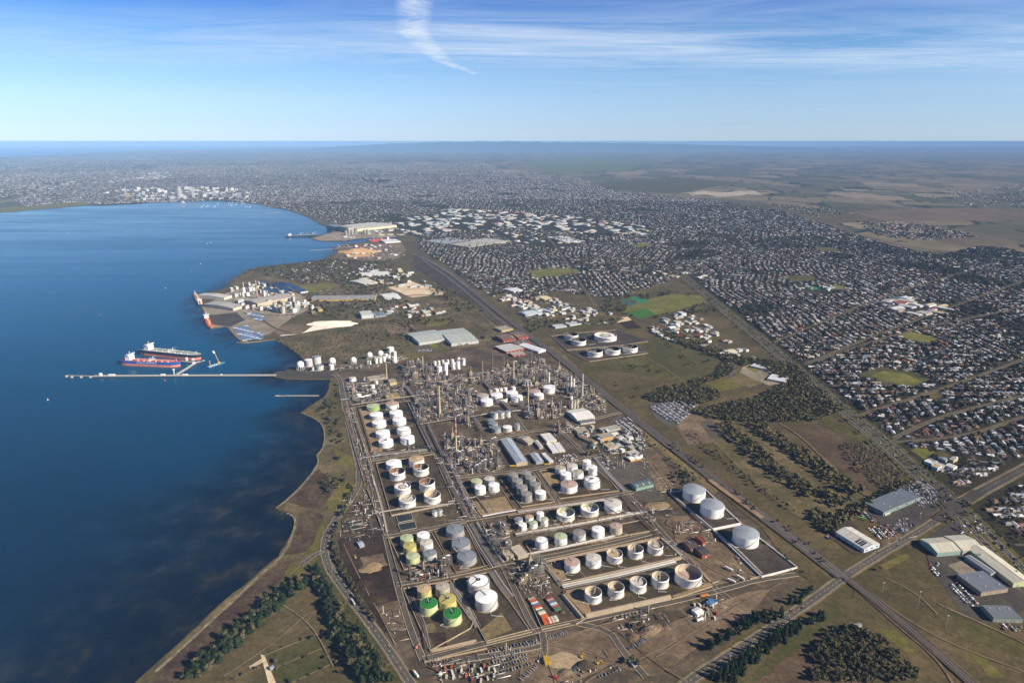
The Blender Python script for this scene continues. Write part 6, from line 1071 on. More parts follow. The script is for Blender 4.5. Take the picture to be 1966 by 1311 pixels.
# jetties: deck, piles, pipes, dolphins
PIERC = paint('pier_concrete', (.46, .43, .38), .85, .3); PILE = paint('pier_pile', (.10, .09, .08), .9)
def jetty(pts, wd, label, z=3.0, group='jetties', pipes=3, step=14, shed=()):
    L = [G(x, y, WZ) for x, y in pts]; c = L[0]; t = empty('jetty', (c.x, c.y, WZ), 0, label, 'jetty', group); L = [Vector((p.x - c.x, p.y - c.y)) for p in L]
    m = MB(); curb(m, L, 0, wd, z, z + 1.1); m.build('deck', PIERC, t); m = MB()
    for a, b in zip(L, L[1:]):
        k = max(1, int((b - a).length / step)); n_ = Vector(((b - a).y, -(b - a).x)).normalized()
        for i in range(k + 1):
            p = a.lerp(b, i / k)
            for s_ in (-1, 1): m.cyl(p.x + n_.x * s_ * wd * .42, p.y + n_.y * s_ * wd * .42, -4, z, .6, n=6)
    m.build('pile', PILE, t); t.children[-1]['kind'] = 'stuff'
    for i in range(pipes): A_, B_ = strip_pts(L, -wd * .4 + i * 1.3, .01); m = MB(); m.tube([(p.x, p.y, z + 1.9) for p in A_], .45); m.build('pipe', PIPC[1 if i % 2 else 0], t)
    for (k, lx, ly, h) in shed:
        p = L[0].lerp(L[-1], k); m = MB(); m.box(p.x - lx / 2, p.y - ly / 2, z + 1.1, p.x + lx / 2, p.y + ly / 2, z + 1.1 + h); m.build('cabin', SHIPW, t)
    return t
jetty([(530,722),(345,722.5),(180,723.5)],15,'long main jetty reaching from the shore past the tankers',shed=((.62,14,6,5),(.5,18,7,4),(.9,20,7,5),(.96,8,6,9),(.3,5,4,4)))
jetty([(340,721),(358,710),(376,698)],10,'short slanted jetty arm leading to the tankers',shed=((.9,8,6,6),)); jetty([(345,694.5),(376,698),(393,694)],8,'berth head between the blue tanker and the barge',shed=((.3,6,5,12),(.55,6,5,8)))
jetty([(178,723.5),(128,722.5)],3,'thin walkway at the outer end of the main jetty',pipes=0); jetty([(612,761.5),(537,761.5)],5,'short lattice jetty below the main one',pipes=0); jetty([(545,762),(529,761.5)],9,'red-edged head of the short jetty',pipes=0)
jetty([(605,452),(545,453)],14,'far pier beside the long dark ship',pipes=1); jetty([(655,478),(594,482)],4,'thin far walkway by the timber wharf',pipes=0); jetty([(540,408),(508,411)],8,'small marina pier below the city',pipes=0)
cz = G(335,721,WZ); m = MB(); m.cyl(0,0,4,20,1.1,n=10); m.box(-2,-2,18,2,2,24); t = empty('control_tower',(cz.x,cz.y,WZ),0,'white control tower on the main jetty beside the slanted arm','tower'); m.build('tower_shaft',SHIPW,t)
for i, x in enumerate((128, 138, 156, 174)):
    q = G(x, 724.5 if i else 723, WZ); t = empty('mooring_dolphin', (q.x, q.y, WZ), 0, f"squat concrete mooring dolphin off the jetty end, {ordn[i]} from left", 'mooring dolphin', 'mooring dolphins'); m = MB(); m.cyl(0, 0, -3, 4, 4.5, n=12); m.build('cap', PIERC, t); m = MB(); m.cyl(0, 0, 4, 5.2, .7, 1, 8); m.build('bollard', YEL, t)
# crane barge
a, b = G(399,706,WZ), G(430,696,WZ); c = a.lerp(b,.5); t = empty('crane_barge',(c.x,c.y,WZ),math.atan2(b.y-a.y,b.x-a.x),'blue crane barge with raised crane boom beside the tanker berth','barge'); Lb = (b-a).length
m = MB(); m.box(-Lb/2,-7,-1,Lb/2,7,3); m.build('hull',paint('barge_blue',(.05,.22,.45),.6),t); m = MB(); m.box(-Lb/2+2,-5,3,Lb*.1,5,4.2); m.build('deck_load',GUARD,t); m = MB(); m.box(Lb*.12,-3,3,Lb*.25,3,8); m.build('crane_cab',YEL,t); m = MB(); m.beam((Lb*.2,0,7),(Lb*.02,2,46),1.6); m.build('crane_boom',YEL,t); m = MB(); m.beam((Lb*.02,2,44),(-Lb*.05,2.2,52),4,5); m.build('boom_head',SHIPW,t); m = MB(); m.beam((-Lb*.38,-3,3),(-Lb*.38,-3,24),2); m.build('spud_leg',YEL,t)
# moored yachts off the city and small craft
for i in range(34):
    x, y = rnd.uniform(384, 482), rnd.uniform(389, 399); q = G(x, y, WZ); t = empty('moored_yacht', (q.x, q.y, WZ), rnd.uniform(0, 6), f"small white moored yacht off the city, {pct(x, y)}", 'yacht', 'yachts moored off the city'); m = MB(); m.add([(-6,-1.8,.0),(2,-2,0),(7,0,0),(2,2,0),(-6,1.8,0),(-6,-1.8,2),(2,-2,2),(7.5,0,2.2),(2,2,2),(-6,1.8,2)],[(0,1,6,5),(1,2,7,6),(2,3,8,7),(3,4,9,8),(4,0,5,9),(5,6,7,8,9)]); m.box(-3,-1.2,2,1.5,1.2,3.4); m.build('hull',SHIPW,t); m = MB(); m.beam((.5,0,2),(.5,0,15),.5); m.build('mast',SHIPW,t)
for i, (x, y) in enumerate([(193,605),(92,768),(405,466),(368,520),(318,554),(385,507),(317,731),(130,448),(398,468),(549,474)]):
    q = G(x, y, WZ); t = empty('navigation_buoy', (q.x, q.y, WZ), 0, f"small pale navigation buoy on the bay, {pct(x, y)}", 'buoy', 'navigation buoys'); m = MB(); m.lathe([(.1,-.5),(2.0,0),(2.0,1.4),(.6,1.8),(.4,5),(.9,5.2),(.1,6)],12); m.build('float',SHIPW if i % 3 else ORANGE_H,t)
q = G(352,389,WZ); t = empty('floating_pavilion',(q.x,q.y,WZ),0,'white twin-masted vessel at the city waterfront','ship'); m = MB(); m.box(-22,-7,-1,22,7,5); m.build('hull',SHIPW,t); m = MB(); m.box(-16,-5,5,14,5,12); m.build('cabin',SHIPW,t); m = MB(); m.beam((4,0,12),(4,0,26),1); m.build('mast',SHIPW,t)
# ---- parked cars: five colours of one car, then trucks
GLS = principled('car_glass', lambda t: (.02, .025, .03), .08, spec=.8); TYRE = principled('tyre', lambda t: (.02, .02, .02), .9)
def car_mesh(col, van=False):
    mb = MB(); L, W_ = (4.6, 1.9) if not van else (5.4, 2.0); hx = L / 2; hw = W_ / 2; hb_ = .85 if not van else 1.1; ht = 1.5 if not van else 2.2
    mb.box(-hx, -hw, .3, hx, hw, hb_, 0); a, b = (-hx * .75, hx * .38) if not van else (-hx * .98, hx * .55); mb.add([(a,-hw*.95,hb_),(b+.6,-hw*.95,hb_),(b+.6,hw*.95,hb_),(a,hw*.95,hb_),(a+.4,-hw*.8,ht),(b,-hw*.8,ht),(b,hw*.8,ht),(a+.4,hw*.8,ht)],[(0,1,5,4),(1,2,6,5),(2,3,7,6),(3,0,4,7)],1); mb.add([(a+.4,-hw*.8,ht),(b,-hw*.8,ht),(b,hw*.8,ht),(a+.4,hw*.8,ht)],[(0,1,2,3)],0)
    for x in (-hx * .6, hx * .6):
        for y in (-hw + .02, hw - .02): n = 8; vs = [(x + .33 * math.cos(2*math.pi*i/n), y - .1, .33 + .33 * math.sin(2*math.pi*i/n)) for i in range(n)] + [(x + .33 * math.cos(2*math.pi*i/n), y + .1, .33 + .33 * math.sin(2*math.pi*i/n)) for i in range(n)]; mb.add(vs, [tuple(range(n)), tuple(range(2*n-1, n-1, -1))] + [(i, n+i, n+(i+1)%n, (i+1)%n) for i in range(n)], 2)
    return mb.mesh('car_body', [principled('car_paint_' + col, lambda t: CARC[col], .25, .1, spec=.6), GLS, TYRE])
CARC = {'white': (.78, .78, .77), 'silver': (.42, .43, .44), 'black': (.02, .02, .022), 'red': (.38, .03, .03), 'blue': (.03, .08, .25), 'grey': (.14, .15, .16)}
CARM = {c: [car_mesh(c), car_mesh(c, True)] for c in CARC}; NCAR = [0]; CV, CF, CT = [], [], []
carw = ['white'] * 9 + ['silver'] * 5 + ['black'] * 3 + ['grey'] * 4 + ['red'] * 2 + ['blue'] * 2
def put_car(q, rz, where, z=1.4):
    c = rnd.choice(carw); v = rnd.random() < .18
    if NCAR[0] < 296:
        NCAR[0] += 1; place(CARM[c][v], 'parked_car', (q[0], q[1], z), rz, None, None, label=f"{c} {'van' if v else 'car'} {where}, {pctw(q)}", cat='car', group='cars parked in the open lots')
    else: CV.append((q[0], q[1], rz, 5.2 if v else 4.6, CARC[c], z))
def lot(poly, ang, where, row=13.5, fill=.8, zz=1.4):
    pw_ = np.array([(G(*p).x, G(*p).y) for p in poly]); c = pw_.mean(0); ca, sa = math.cos(ang), math.sin(ang); loc = (pw_ - c) @ np.array([[ca, -sa], [sa, ca]]); lo, hi = loc.min(0), loc.max(0)
    y = lo[1] + 3
    while y < hi[1] - 2:
        for dy in (0, 5.4):
            x = lo[0] + 2
            while x < hi[0] - 2:
                q = c + np.array([x * ca - (y + dy) * sa, x * sa + (y + dy) * ca])
                if inside(q[None], pw_)[0] and rnd.random() < fill: put_car(q, ang + 1.5708 + rnd.choice((0, math.pi)) + rnd.uniform(-.05, .05), where, zz)
                x += 2.9
        y += row + 3
HANG = math.atan2(*(lambda d: (d.y, d.x))(G(1760, 906) - G(1620, 788))); RANG = math.atan2(*(lambda d: (d.y, d.x))(G(1330, 888) - G(1200, 788)))
lot([(1745,930),(1790,935),(1800,960),(1770,975),(1740,960)], HANG + 1.57, 'in the showroom yard', 13, .8); lot([(1640,982),(1652,978),(1685,1000),(1676,1006)], HANG, 'in a row behind the showroom', 13, .85); lot([(1695,1010),(1740,995),(1760,1010),(1715,1030)], HANG + 1.57, 'on the showroom car park', 15, .55); lot([(1758,925),(1768,920),(1800,945),(1790,950)], HANG, 'along the showroom front', 13, .75)
lot([(1582,1030),(1604,1012),(1612,1018),(1592,1036)], HANG + 1.57, 'beside the solar-roofed factory', 12, .8); lot([(1664,1015),(1690,1010),(1720,1025),(1690,1036)], HANG, 'in the caravan yard', 11, .55); lot([(1780,1085),(1800,1080),(1810,1110),(1795,1105)], HANG, 'left of the green-walled hall', 14, .6); lot([(1820,1125),(1838,1118),(1880,1160),(1862,1165)], HANG, 'along the factory yard edge', 14, .6); lot([(1920,1198),(1960,1202),(1964,1215),(1925,1210)], HANG, 'by the frame-edge factory', 12, .6); lot([(1820,1000),(1880,1000),(1910,1025),(1850,1030)], HANG + .2, 'on the factory car park', 18, .3)
lot([(1065,878),(1105,870),(1112,884),(1075,892)], SITE_ANG, 'below the white demountables', 13, .55); lot([(1152,888),(1172,884),(1186,898),(1165,902)], SITE_ANG, 'in the small refinery lot', 13, .6); lot([(1408,1060),(1414,1055),(1428,1100),(1420,1104)], RANG, 'beside the white compound wall', 16, .4)
lot([(1178,812),(1205,800),(1232,826),(1240,858),(1228,860),(1200,838)], RANG, 'in the staff car park', 12.5, .72); lot([(1248,784),(1280,770),(1325,795),(1300,815),(1275,803)], RANG, 'in the vehicle storage lot', 11.5, .9); lot([(1285,775),(1310,766),(1340,778),(1320,790)], RANG, 'in the rear storage lot', 13, .75); lot([(1690,585),(1720,575),(1740,600),(1710,602)], HANG, 'at the shopping centre', 16, .75); lot([(800,672),(830,671),(833,675),(803,677)], 0, 'in front of the pale sheds', 10, .7)
if CV:
    cvv = np.array([(c[0], c[1]) for c in CV]); tv = np.concatenate([boxv * [1, .42, .5] + [0, 0, .15], boxv * [.55, .38, .62] + [-.05, 0, .5]]); tf = np.concatenate([boxf, boxf + 8]); n_ = len(CV); sc = np.array([(c[3], c[3], 1.35) for c in CV]); V, F = stamp(tv, tf, cvv, np.array([c[2] for c in CV]), sc); V[:, 2] += 1.4
    T = np.stack([np.concatenate([[c[4]] * 6, [(.03, .035, .04)] * 4]) for c in CV]).reshape(-1, 3); bulk('distant_cars', V, F, T, vcol('car_lot_paint', .3, .05, .3, .5), 'stuff', 'mass of parked cars in the lots farther off', 'cars')
# traffic on the roads
def traffic(pts, n_, where, off):
    L = wl(pts); tot = [0]
    for a, b in zip(L, L[1:]): tot.append(tot[-1] + (b - a).length)
    for k in range(n_):
        s_ = rnd.uniform(0, tot[-1]); i = max(j for j in range(len(L) - 1) if tot[j] <= s_); d = (L[i + 1] - L[i]); u = d.normalized(); p = L[i] + u * (s_ - tot[i]); o_ = off * rnd.choice((-1, 1)); c = rnd.choice(carw)
        place(CARM[c][rnd.random() < .2], 'moving_car', (p.x + u.y * o_, p.y - u.x * o_, 2.1), math.atan2(u.y, u.x) + (0 if o_ > 0 else math.pi), label=f"{c} car driving on {where}, {pctw(p)}", cat='car', group='cars driving on ' + where)
traffic(COASTROAD, 15, 'the coast road', 3.2); traffic(BACKROAD, 7, 'the back road', 3.4); traffic(HW[2:], 44, 'the highway', 13)
def truck(px, py, rz, cab, box, label):
    q = G(px, py); t = empty('truck', (q.x, q.y, 2.1), rz, label, 'truck', 'trucks'); m = MB(); m.box(-8, -1.25, 1.1, 4, 1.25, 3.9, bottom=True); m.build('trailer', box, t); m = MB(); m.box(4.5, -1.2, .6, 7, 1.2, 3.3); m.build('cab', cab, t); m = MB(); m.box(7.02, -1.0, 2.0, 7.08, 1.0, 3.0); m.build('windscreen', GLS, t)
    for x in (-7, -5.6, 2.5, 6): m = MB(); m.box(x - .5, -1.3, 0, x + .5, 1.3, 1.0, bottom=True); m.build('wheel_axle', TYRE, t)
for a in [(678,1158,2.15,SHIPW,TW['l'],'white tanker truck on the coast road beside the pines'),(798,1296,2.2,YEL,SHIPW,'truck with yellow cab at the bottom of the coast road'),(1400,1095,-.8,SHIPW,TW['w'],'white truck parked right of the brick sheds'),(1422,1112,-.9,SHIPW,TW['w'],'white truck at the end of the container line'),(1405,1118,-.7,SHIPW,TW['w'],'white truck near the red barrier'),(1345,1192,.5,SHIPW,TW['w'],'white truck beside the arched tent'),(1624,998,.6,paint('lime',(.18,.55,.08),.5),paint('lime',(.18,.55,.08),.5),'lime green trailer on dark ground, left one'),(1655,998,-.5,MATS['lime'],MATS['lime'],'lime green trailer on dark ground, right one'),(1352,1146,.3,YEL,ORANGE_H,'orange tipper truck by the works yard'),(1052,894,0,YEL,YEL,'yellow truck below the narrow white building'),(985,897,0.1,YEL,YEL,'yellow truck at the corner of the long workshop')]: truck(*a)
# ---- stored goods
def crate(nm, q, rz, d, mat, label, cat, group, extra=None):
    t = empty(nm, (q[0], q[1], 1.1), rz, label, cat, group); m = MB(); m.box(-d[0] / 2, -d[1] / 2, .15, d[0] / 2, d[1] / 2, d[2], bottom=True)
    for i in range(int(d[0] / 1.2)): x = -d[0] / 2 + .6 + i * 1.2; m.box(x - .08, -d[1] / 2 - .06, .3, x + .08, d[1] / 2 + .06, d[2] - .1)
    m.build('box_shell', mat, t); m = MB(); m.box(d[0] / 2 + .01, -d[1] * .42, .3, d[0] / 2 + .07, d[1] * .42, d[2] - .2); m.build('door', mat, t)
CC = [('orange', (.55, .13, .03)), ('red', (.36, .05, .04)), ('white', (.68, .67, .63)), ('grey', (.34, .34, .33)), ('blue', (.10, .19, .36)), ('green', (.08, .17, .10)), ('brown', (.30, .12, .07)), ('cream', (.58, .52, .38))]; CM = {n_: paint('container_' + n_, c, .6, .25) for n_, c in CC}
for row, (A, B, n_, cols) in enumerate([((1020,1151),(1046,1186),13,['grey','orange','brown','white','blue','red','orange','white','green','cream','white','orange','orange']), ((1054,1151),(1071,1172),9,['red','grey','brown','blue','white','grey','red','green','green']), ((1044,1195),(1069,1189),10,['orange','orange','red','orange','white','orange','cream','grey','cream','white'])]):
    a, b = G(*A), G(*B); u = (b - a).normalized(); rz = math.atan2(u.y, u.x) + 1.5708
    for i in range(n_): p = a.lerp(b, i / (n_ - 1)); crate('shipping_container', p, rz, (12.2, 2.6, 2.9), CM[cols[i]], f"{cols[i]} shipping container, {ordn[i] if i < 8 else 'late'} in the {('left long', 'right short', 'front')[row]} row" if i < 8 else f"{cols[i]} shipping container in the refinery yard, {pctw(p)}", 'container', 'shipping containers in the refinery yard')
cab = []
while len(cab) < 30:
    x, y = rnd.choice([(rnd.uniform(885, 950), rnd.uniform(1278, 1309)), (rnd.uniform(1332, 1378), rnd.uniform(1162, 1192)), (rnd.uniform(845, 872), rnd.uniform(1278, 1304))]); q = G(x, y)
    if all((q - c_).length > 8.5 for c_ in cab): cab.append(q); c = rnd.choice(('white', 'white', 'white', 'cream', 'red', 'grey', 'orange')); crate('site_cabin', q, SITE_ANG + rnd.choice((1.2, 1.2, 1.57)), (rnd.choice((6, 7.5)), 2.6, 2.7), CM[c], f"{c} site cabin in the lower yards, {pct(x, y)}", 'cabin', 'site cabins and skips')
# scaffold and pipe bundles in rows
bun = MB(); r9 = random.Random(3)
for i in range(16): y = (i % 4 - 1.5) * .5; z = .3 + (i // 4) * .42; bun.tube([(-3 + r9.uniform(-.4, .4), y, z), (3 + r9.uniform(-.4, .4), y, z)], .19, 5)
BUNM = [bun.mesh('bundle', paint('bundle_' + n_, c, .5, .3)) for n_, c in (('steel', (.42, .43, .44)), ('blue', (.2, .27, .36)), ('brown', (.22, .15, .1)), ('pale', (.6, .59, .55)))]
rows_ = [((938,1252),(1030,1230),16),((945,1263),(1008,1247),13),((948,1272),(1010,1257),12),((952,1282),(975,1276),5),((982,1274),(1012,1265),7),((958,1294),(1020,1274),11),((1054,1226),(1088,1214),10),((1000,1305),(1030,1280),9),((1208,1246),(1238,1228),9),((1010,1240),(1030,1236),5),((826,1276),(915,1258),18),((1100,1288),(1122,1274),7),((1180,1186),(1230,1176),8),((1150,1300),(1190,1286),7)]
for k, (A, B, n_) in enumerate(rows_):
    a, b = G(*A), G(*B); rz = math.atan2((b - a).y, (b - a).x) + 1.5708
    for i in range(n_): p = a.lerp(b, i / (n_ - 1)); place(BUNM[2] if k == 10 else BUNM[rnd.choice((0, 0, 3, 3, 3, 1))], 'pipe_bundle', (p.x + rnd.uniform(-.6, .6), p.y + rnd.uniform(-.6, .6), 1.1), rz + rnd.uniform(-.2, .2), None, rnd.uniform(.6, 1.0), label=f"stacked bundle of stored tubes in the lower yard, {pctw(p)}", cat='pipe bundle', group='stored tube bundles')
m = MB(); m.lathe([(2.0, -9), (2.1, -8.5), (2.1, 8.5), (2.0, 9)], 10); bl = [(x, z, y) for x, y, z in m.v]; m.v = [(v[1], v[0], v[2] + 2.2) for v in bl]; BLM = [m.mesh('bundle', paint('wrapped_blue', (.13, .20, .36), .4, .2)), m.mesh('bundle', paint('wrapped_pale', (.55, .62, .75), .4, .2))]
for A, B, C, nx_, ny2, w_ in [((452,631),(473,627),(470,655),5,9,'wharf'), ((476,642),(500,641),(478,653),6,5,'wharf'), ((478,604),(492,602),(495,616),4,6,'cement road')]:
    a, b, c = G(*A), G(*B), G(*C)
    for i in range(nx_):
        for j in range(ny2): p = a + (b - a) * (i / (nx_ - 1)) + (c - a) * (j / (ny2 - 1)); place(BLM[(i * 3 + j) % 4 == 0], 'wrapped_roll', (p.x, p.y, 1.1), 0.1, label=f"blue wrapped roll stored by the {w_}, {pctw(p)}", cat='wrapped roll', group='blue wrapped rolls on the wharf')
# yellow frame stack, red lift, excavators, spoil heaps, street lamps
def excavator(x, y, rz, label, mat=YEL):
    q = G(x, y); t = empty('excavator', (q.x, q.y, 1.1), rz, label, 'excavator', 'yard machines'); m = MB(); m.box(-2, -1.5, 0, 2, -.8, .9); m.box(-2, .8, 0, 2, 1.5, .9); m.build('track', TYRE, t); m = MB(); m.box(-2, -1.4, 1, 1.2, 1.4, 2.3); m.box(-.2, .2, 2.3, 1.2, 1.3, 3.3); m.build('body', mat, t); m = MB(); m.tube([(1, 0, 2), (4, 0, 5), (7, 0, 3.4)], .35); m.build('boom', mat, t); m = MB(); m.tube([(7, 0, 3.4), (7.6, 0, .6)], .28); m.box(7, -.6, 0, 8.2, .6, 1); m.build('dipper', mat, t)
for a in [(1148,1275,.4,'yellow excavator beside the broken concrete heap'),(683,1072,2.0,'yellow excavator on the black soil yard'),(1117,1263,1.0,'yellow loader right of the pale dirt patch')]: excavator(*a)
excavator(800,1245,1,'red machine at the left refinery road',RED_H)
q = G(1050,1272); t = empty('yellow_frame_stack',(q.x,q.y,1.2),.2,'tall stack of bright yellow steel frames on the dirt yard','frame stack')
for k in range(7): m = MB(); z = k * 1.1; [m.beam(p, r_, .35) for p, r_ in (((-4,-6,z),(4,-6,z)),((4,-6,z),(4,6,z)),((4,6,z),(-4,6,z)),((-4,6,z),(-4,-6,z)),((-4,-2,z),(4,-2,z)),((-4,2,z),(4,2,z)))]; m.build('frame',YEL,t)
q = G(1066,1303); t = empty('red_trailer',(q.x,q.y,1.2),-.6,'red machine trailer on the dirt yard below yellow frames','trailer'); m = MB(); m.box(-6,-1.3,.8,5,1.3,1.6,bottom=True); m.box(-5,-1,1.6,-2,1,3.2); m.build('bed',paint('bright_red',(.5,.04,.03),.5),t); m = MB(); m.tube([(-2,0,2.6),(6,0,4.2)],.4); m.build('boom',MATS['bright_red'],t)
def heap(x, y, wpx, h, mat, label, seed=0, stretch=1.0, rz=0.3):
    q = G(x, y); r = wpx * pxm(x, y) / 2; rr = random.Random(seed); mb = MB(); n = 18; rings = 5; vs = []
    for j in range(rings + 1):
        for i in range(n): k = 1 - j / (rings + .6); a = 2 * math.pi * i / n; w_ = 1 + rr.uniform(-.14, .14); vs.append((r * k * math.cos(a) * stretch * w_, r * k * math.sin(a) * w_, h * math.sin((1 - k) * 1.5708) * rr.uniform(.85, 1.1)))
    mb.add(vs, [(j * n + i, j * n + (i + 1) % n, (j + 1) * n + (i + 1) % n, (j + 1) * n + i) for j in range(rings) for i in range(n)] + [tuple(rings * n + i for i in range(n))])
    place(mb.mesh('heap', mat), 'soil_heap', (q.x, q.y, 1.0), rz, label=label, cat='soil heap', group='heaps of soil and rubble')
for i, a in enumerate([(1214,1224,24,4,DIRT,'round dirt heap right of the yard trees',1,1.2),(1246,1212,30,5,DIRT,'long dirt heap beside the stored tubes',2,2.0,.6),(1262,972,30,4,EARTH,'tan earth heap beside the domed tanks',3,1.8),(1120,1278,26,4,DARKGRAVEL,'dark rubble heap by the yellow excavator',4,1.6),(1086,1292,22,3,DIRT,'low rubble heap at the bottom of the yard',5,1.5),(712,1090,34,5,EARTH,'brown compost heap on the black soil yard',6,1.3),(700,1120,40,3,BLACKSOIL,'black soil heap, upper one',7,1.5),(720,1150,34,3,BLACKSOIL,'black soil heap, lower one',8,1.5),(640,622,46,9,LIME,'white spoil heap above the scrub',9,2.2,0),(690,484,40,14,CHIP,'orange wood chip heap at the timber wharf',10,2.0,0),(1080,1176,10,2,DIRT,'small dirt heap by the right container row',11),(1300,1000,30,1.5,DIRT,'low rubble strip left of the brick sheds',12,2,.5)]): heap(*a)
LAMP = MB(); LAMP.cyl(0, 0, 0, 11, .16, .1, 6); LAMP.beam((0, 0, 10.9), (2.2, 0, 11.2), .14); LAMP.box(1.6, -.2, 11.0, 2.6, .2, 11.25, bottom=True); LM = LAMP.mesh('street_lamp', GUARD)
for pts, nm, stp, off in ((COASTROAD, 'the coast road', 70, 9), (BACKROAD, 'the back road', 80, 10), (HW[2:], 'the highway', 90, 0)):
    L = wl(pts); acc = 0
    for a, b in zip(L, L[1:]):
        d = (b - a); acc += d.length
        if acc > stp: acc = 0; u = d.normalized(); p = Vector((b.x + u.y * off, b.y - u.x * off, .9)); place(LM, 'street_lamp', p, math.atan2(u.y, u.x), label=f"slim grey street lamp along {nm}, {pctw(p)}", cat='street lamp', group='street lamps')
# ================================================================ TREES
def crown_t(seed, kind, nq):
    """leaf-clump quads over several lobes; unit tree height 1.  returns verts (n,3), quads (m,4), shade (m)"""
    r = np.random.default_rng(seed)
    if kind == 'gum': lobes = [(r.normal(0, .15), r.normal(0, .15), r.uniform(.5, .8), r.uniform(.13, .22), r.uniform(.11, .18)) for _ in range(7)] + [(0, 0, .66, .2, .2)]
    elif kind == 'pine': lobes = [(r.normal(0, .09), r.normal(0, .09), z, .25 * (1.12 - z) + .06, .13) for z in np.linspace(.25, .9, 8)]
    elif kind == 'cypress': lobes = [(r.normal(0, .02), r.normal(0, .02), z, .17 * (1.15 - z) + .03, .14) for z in np.linspace(.12, .9, 7)]
    else: lobes = [(r.normal(0, .25), r.normal(0, .25), r.uniform(.3, .6), r.uniform(.25, .4), r.uniform(.25, .38)) for _ in range(4)]
    V, T = [], []
    for i in range(nq):
        x, y, z, a, b = lobes[i % len(lobes)]; d = r.normal(size=3); d /= np.linalg.norm(d); d[2] = d[2] * .8 + .15; k = r.uniform(.6, 1.05)
        c = np.array([x, y, z]) + d * np.array([a, a, b]) * k; n_ = d + r.normal(0, .45, 3); n_ /= np.linalg.norm(n_); u = np.cross(n_, r.normal(size=3)); u /= np.linalg.norm(u); v = np.cross(n_, u); s_ = r.uniform(.55, 1.05) * a * (1.15 if nq < 40 else .62)
        V += [c - u * s_ - v * s_ * .7, c + u * s_ - v * s_ * .55, c + u * s_ * .8 + v * s_ * .7, c - u * s_ * .9 + v * s_ * .6]; T.append((.75 + .4 * r.random()) * (.9 if i % len(lobes) % 2 else 1.1))
    return np.array(V), np.arange(nq * 4).reshape(-1, 4), np.array(T)
def leafmat(name):
    def fn(t):
        a = t.add('ShaderNodeAttribute', attribute_name='tone').outputs['Color']; rn = t.add('ShaderNodeObjectInfo').outputs['Random']
        return t.mix(1.0, a, t.ramp(rn, [(0, (.72, .74, .7)), (.5, (1, 1, 1)), (1, (1.25, 1.12, .9))]), 'MULTIPLY')
    return principled(name, fn, .75, spec=.15)
LEAF = leafmat('leaf_clumps'); BARK = paint('bark', (.14, .11, .085), .9, .4)
KC = {'gum': [(.075, .078, .034), (.10, .092, .044), (.062, .066, .032), (.115, .100, .054)], 'pine': [(.020, .037, .014), (.028, .046, .017), (.018, .032, .013)], 'cypress': [(.018, .036, .014), (.024, .044, .016)], 'shrub': [(.058, .058, .030), (.08, .074, .04), (.045, .05, .026)], 'olive': [(.20, .19, .10), (.24, .215, .115), (.165, .16, .09)]}
KH = {'gum': (8, 15), 'pine': (13, 20), 'cypress': (14, 21), 'shrub': (2.0, 4.5), 'olive': (7, 11)}
NM = {'gum': 'gum_tree', 'pine': 'pine_tree', 'cypress': 'cypress_tree', 'shrub': 'shrub', 'olive': 'olive_toned_tree'}
FINE, TRK_ = {}, {}
for k in KC:
    sh = 'gum' if k == 'olive' else k; FINE[k] = []
    for i in range(5):
        V, F, T = crown_t(i * 31 + len(k), sh, 150 if sh != 'shrub' else 60); c = KC[k][i % len(KC[k])]; mb = MB(); mb.v = [tuple(v) for v in V]; mb.f = F.tolist(); mb.m = [0] * len(F); mb.c = [mul(c, t_) for t_ in T]; FINE[k].append(mb.mesh('crown', LEAF))
    tb = MB(); tb.lathe([(.030, 0), (.022, .2), (.016, .45), (.006, .7)], 7)
    if sh == 'gum':
        for a in (0.3, 2.2, 4.3): tb.tube([(0, 0, .3), (.1 * math.cos(a), .1 * math.sin(a), .5), (.2 * math.cos(a), .2 * math.sin(a), .64)], .010, 5)
    if sh == 'shrub': tb = MB(); tb.tube([(0, 0, 0), (.05, .03, .4)], .03, 5)
    TRK_[k] = tb.mesh('trunk', BARK)
COARSE = {k: [crown_t(i * 7 + 3, 'gum' if k == 'olive' else k, 26) for i in range(4)] for k in KC}
FARC = [crown_t(i * 5 + 90, 'shrub', 9) for i in range(5)]
TREES = []                                                # (x, y, kind, height, where)
def wpoly(p): return np.array([(G(*a).x, G(*a).y) for a in p])
def grove(poly, gap, kind, where, jitter=.42, keep=.93, hs=1.0):
    pw_ = wpoly(poly); lo, hi = pw_.min(0), pw_.max(0); xs_, ys_ = np.arange(lo[0], hi[0], gap), np.arange(lo[1], hi[1], gap * .87)
    gx_, gy_ = np.meshgrid(xs_, ys_); gx_ = gx_ + (np.arange(len(ys_)) % 2 * gap / 2)[:, None]; q = np.stack([gx_.ravel(), gy_.ravel()], 1) + nr.normal(0, gap * jitter * .6, (gx_.size, 2)); q = q[inside(q, pw_) & (nr.random(len(q)) < keep)]
    for p in q: TREES.append((p[0], p[1], kind if not isinstance(kind, tuple) else rnd.choice(kind), rnd.uniform(*KH[kind if not isinstance(kind, tuple) else kind[0]]) * hs, where))
def treeline(pts, gap, kind, where, wd=4, keep=.9, hs=1.0):
    L = wl(pts, 1); acc = 0
    for a, b in zip(L, L[1:]):
        d = b - a; n_ = Vector((d.y, -d.x, 0)).normalized()
        while acc < d.length:
            if rnd.random() < keep: p = a + d * (acc / d.length) + n_ * rnd.uniform(-wd, wd); k_ = kind if not isinstance(kind, tuple) else rnd.choice(kind); TREES.append((p.x, p.y, k_, rnd.uniform(*KH[k_]) * hs, where))
            acc += gap * rnd.uniform(.7, 1.3)
        acc -= d.length
grove([(597,1088),(612,1090),(640,1145),(690,1212),(735,1280),(765,1335),(700,1335),(655,1245),(618,1165)], 9.5, ('pine', 'pine', 'pine', 'gum'), 'in the windbreak beside the coast road')
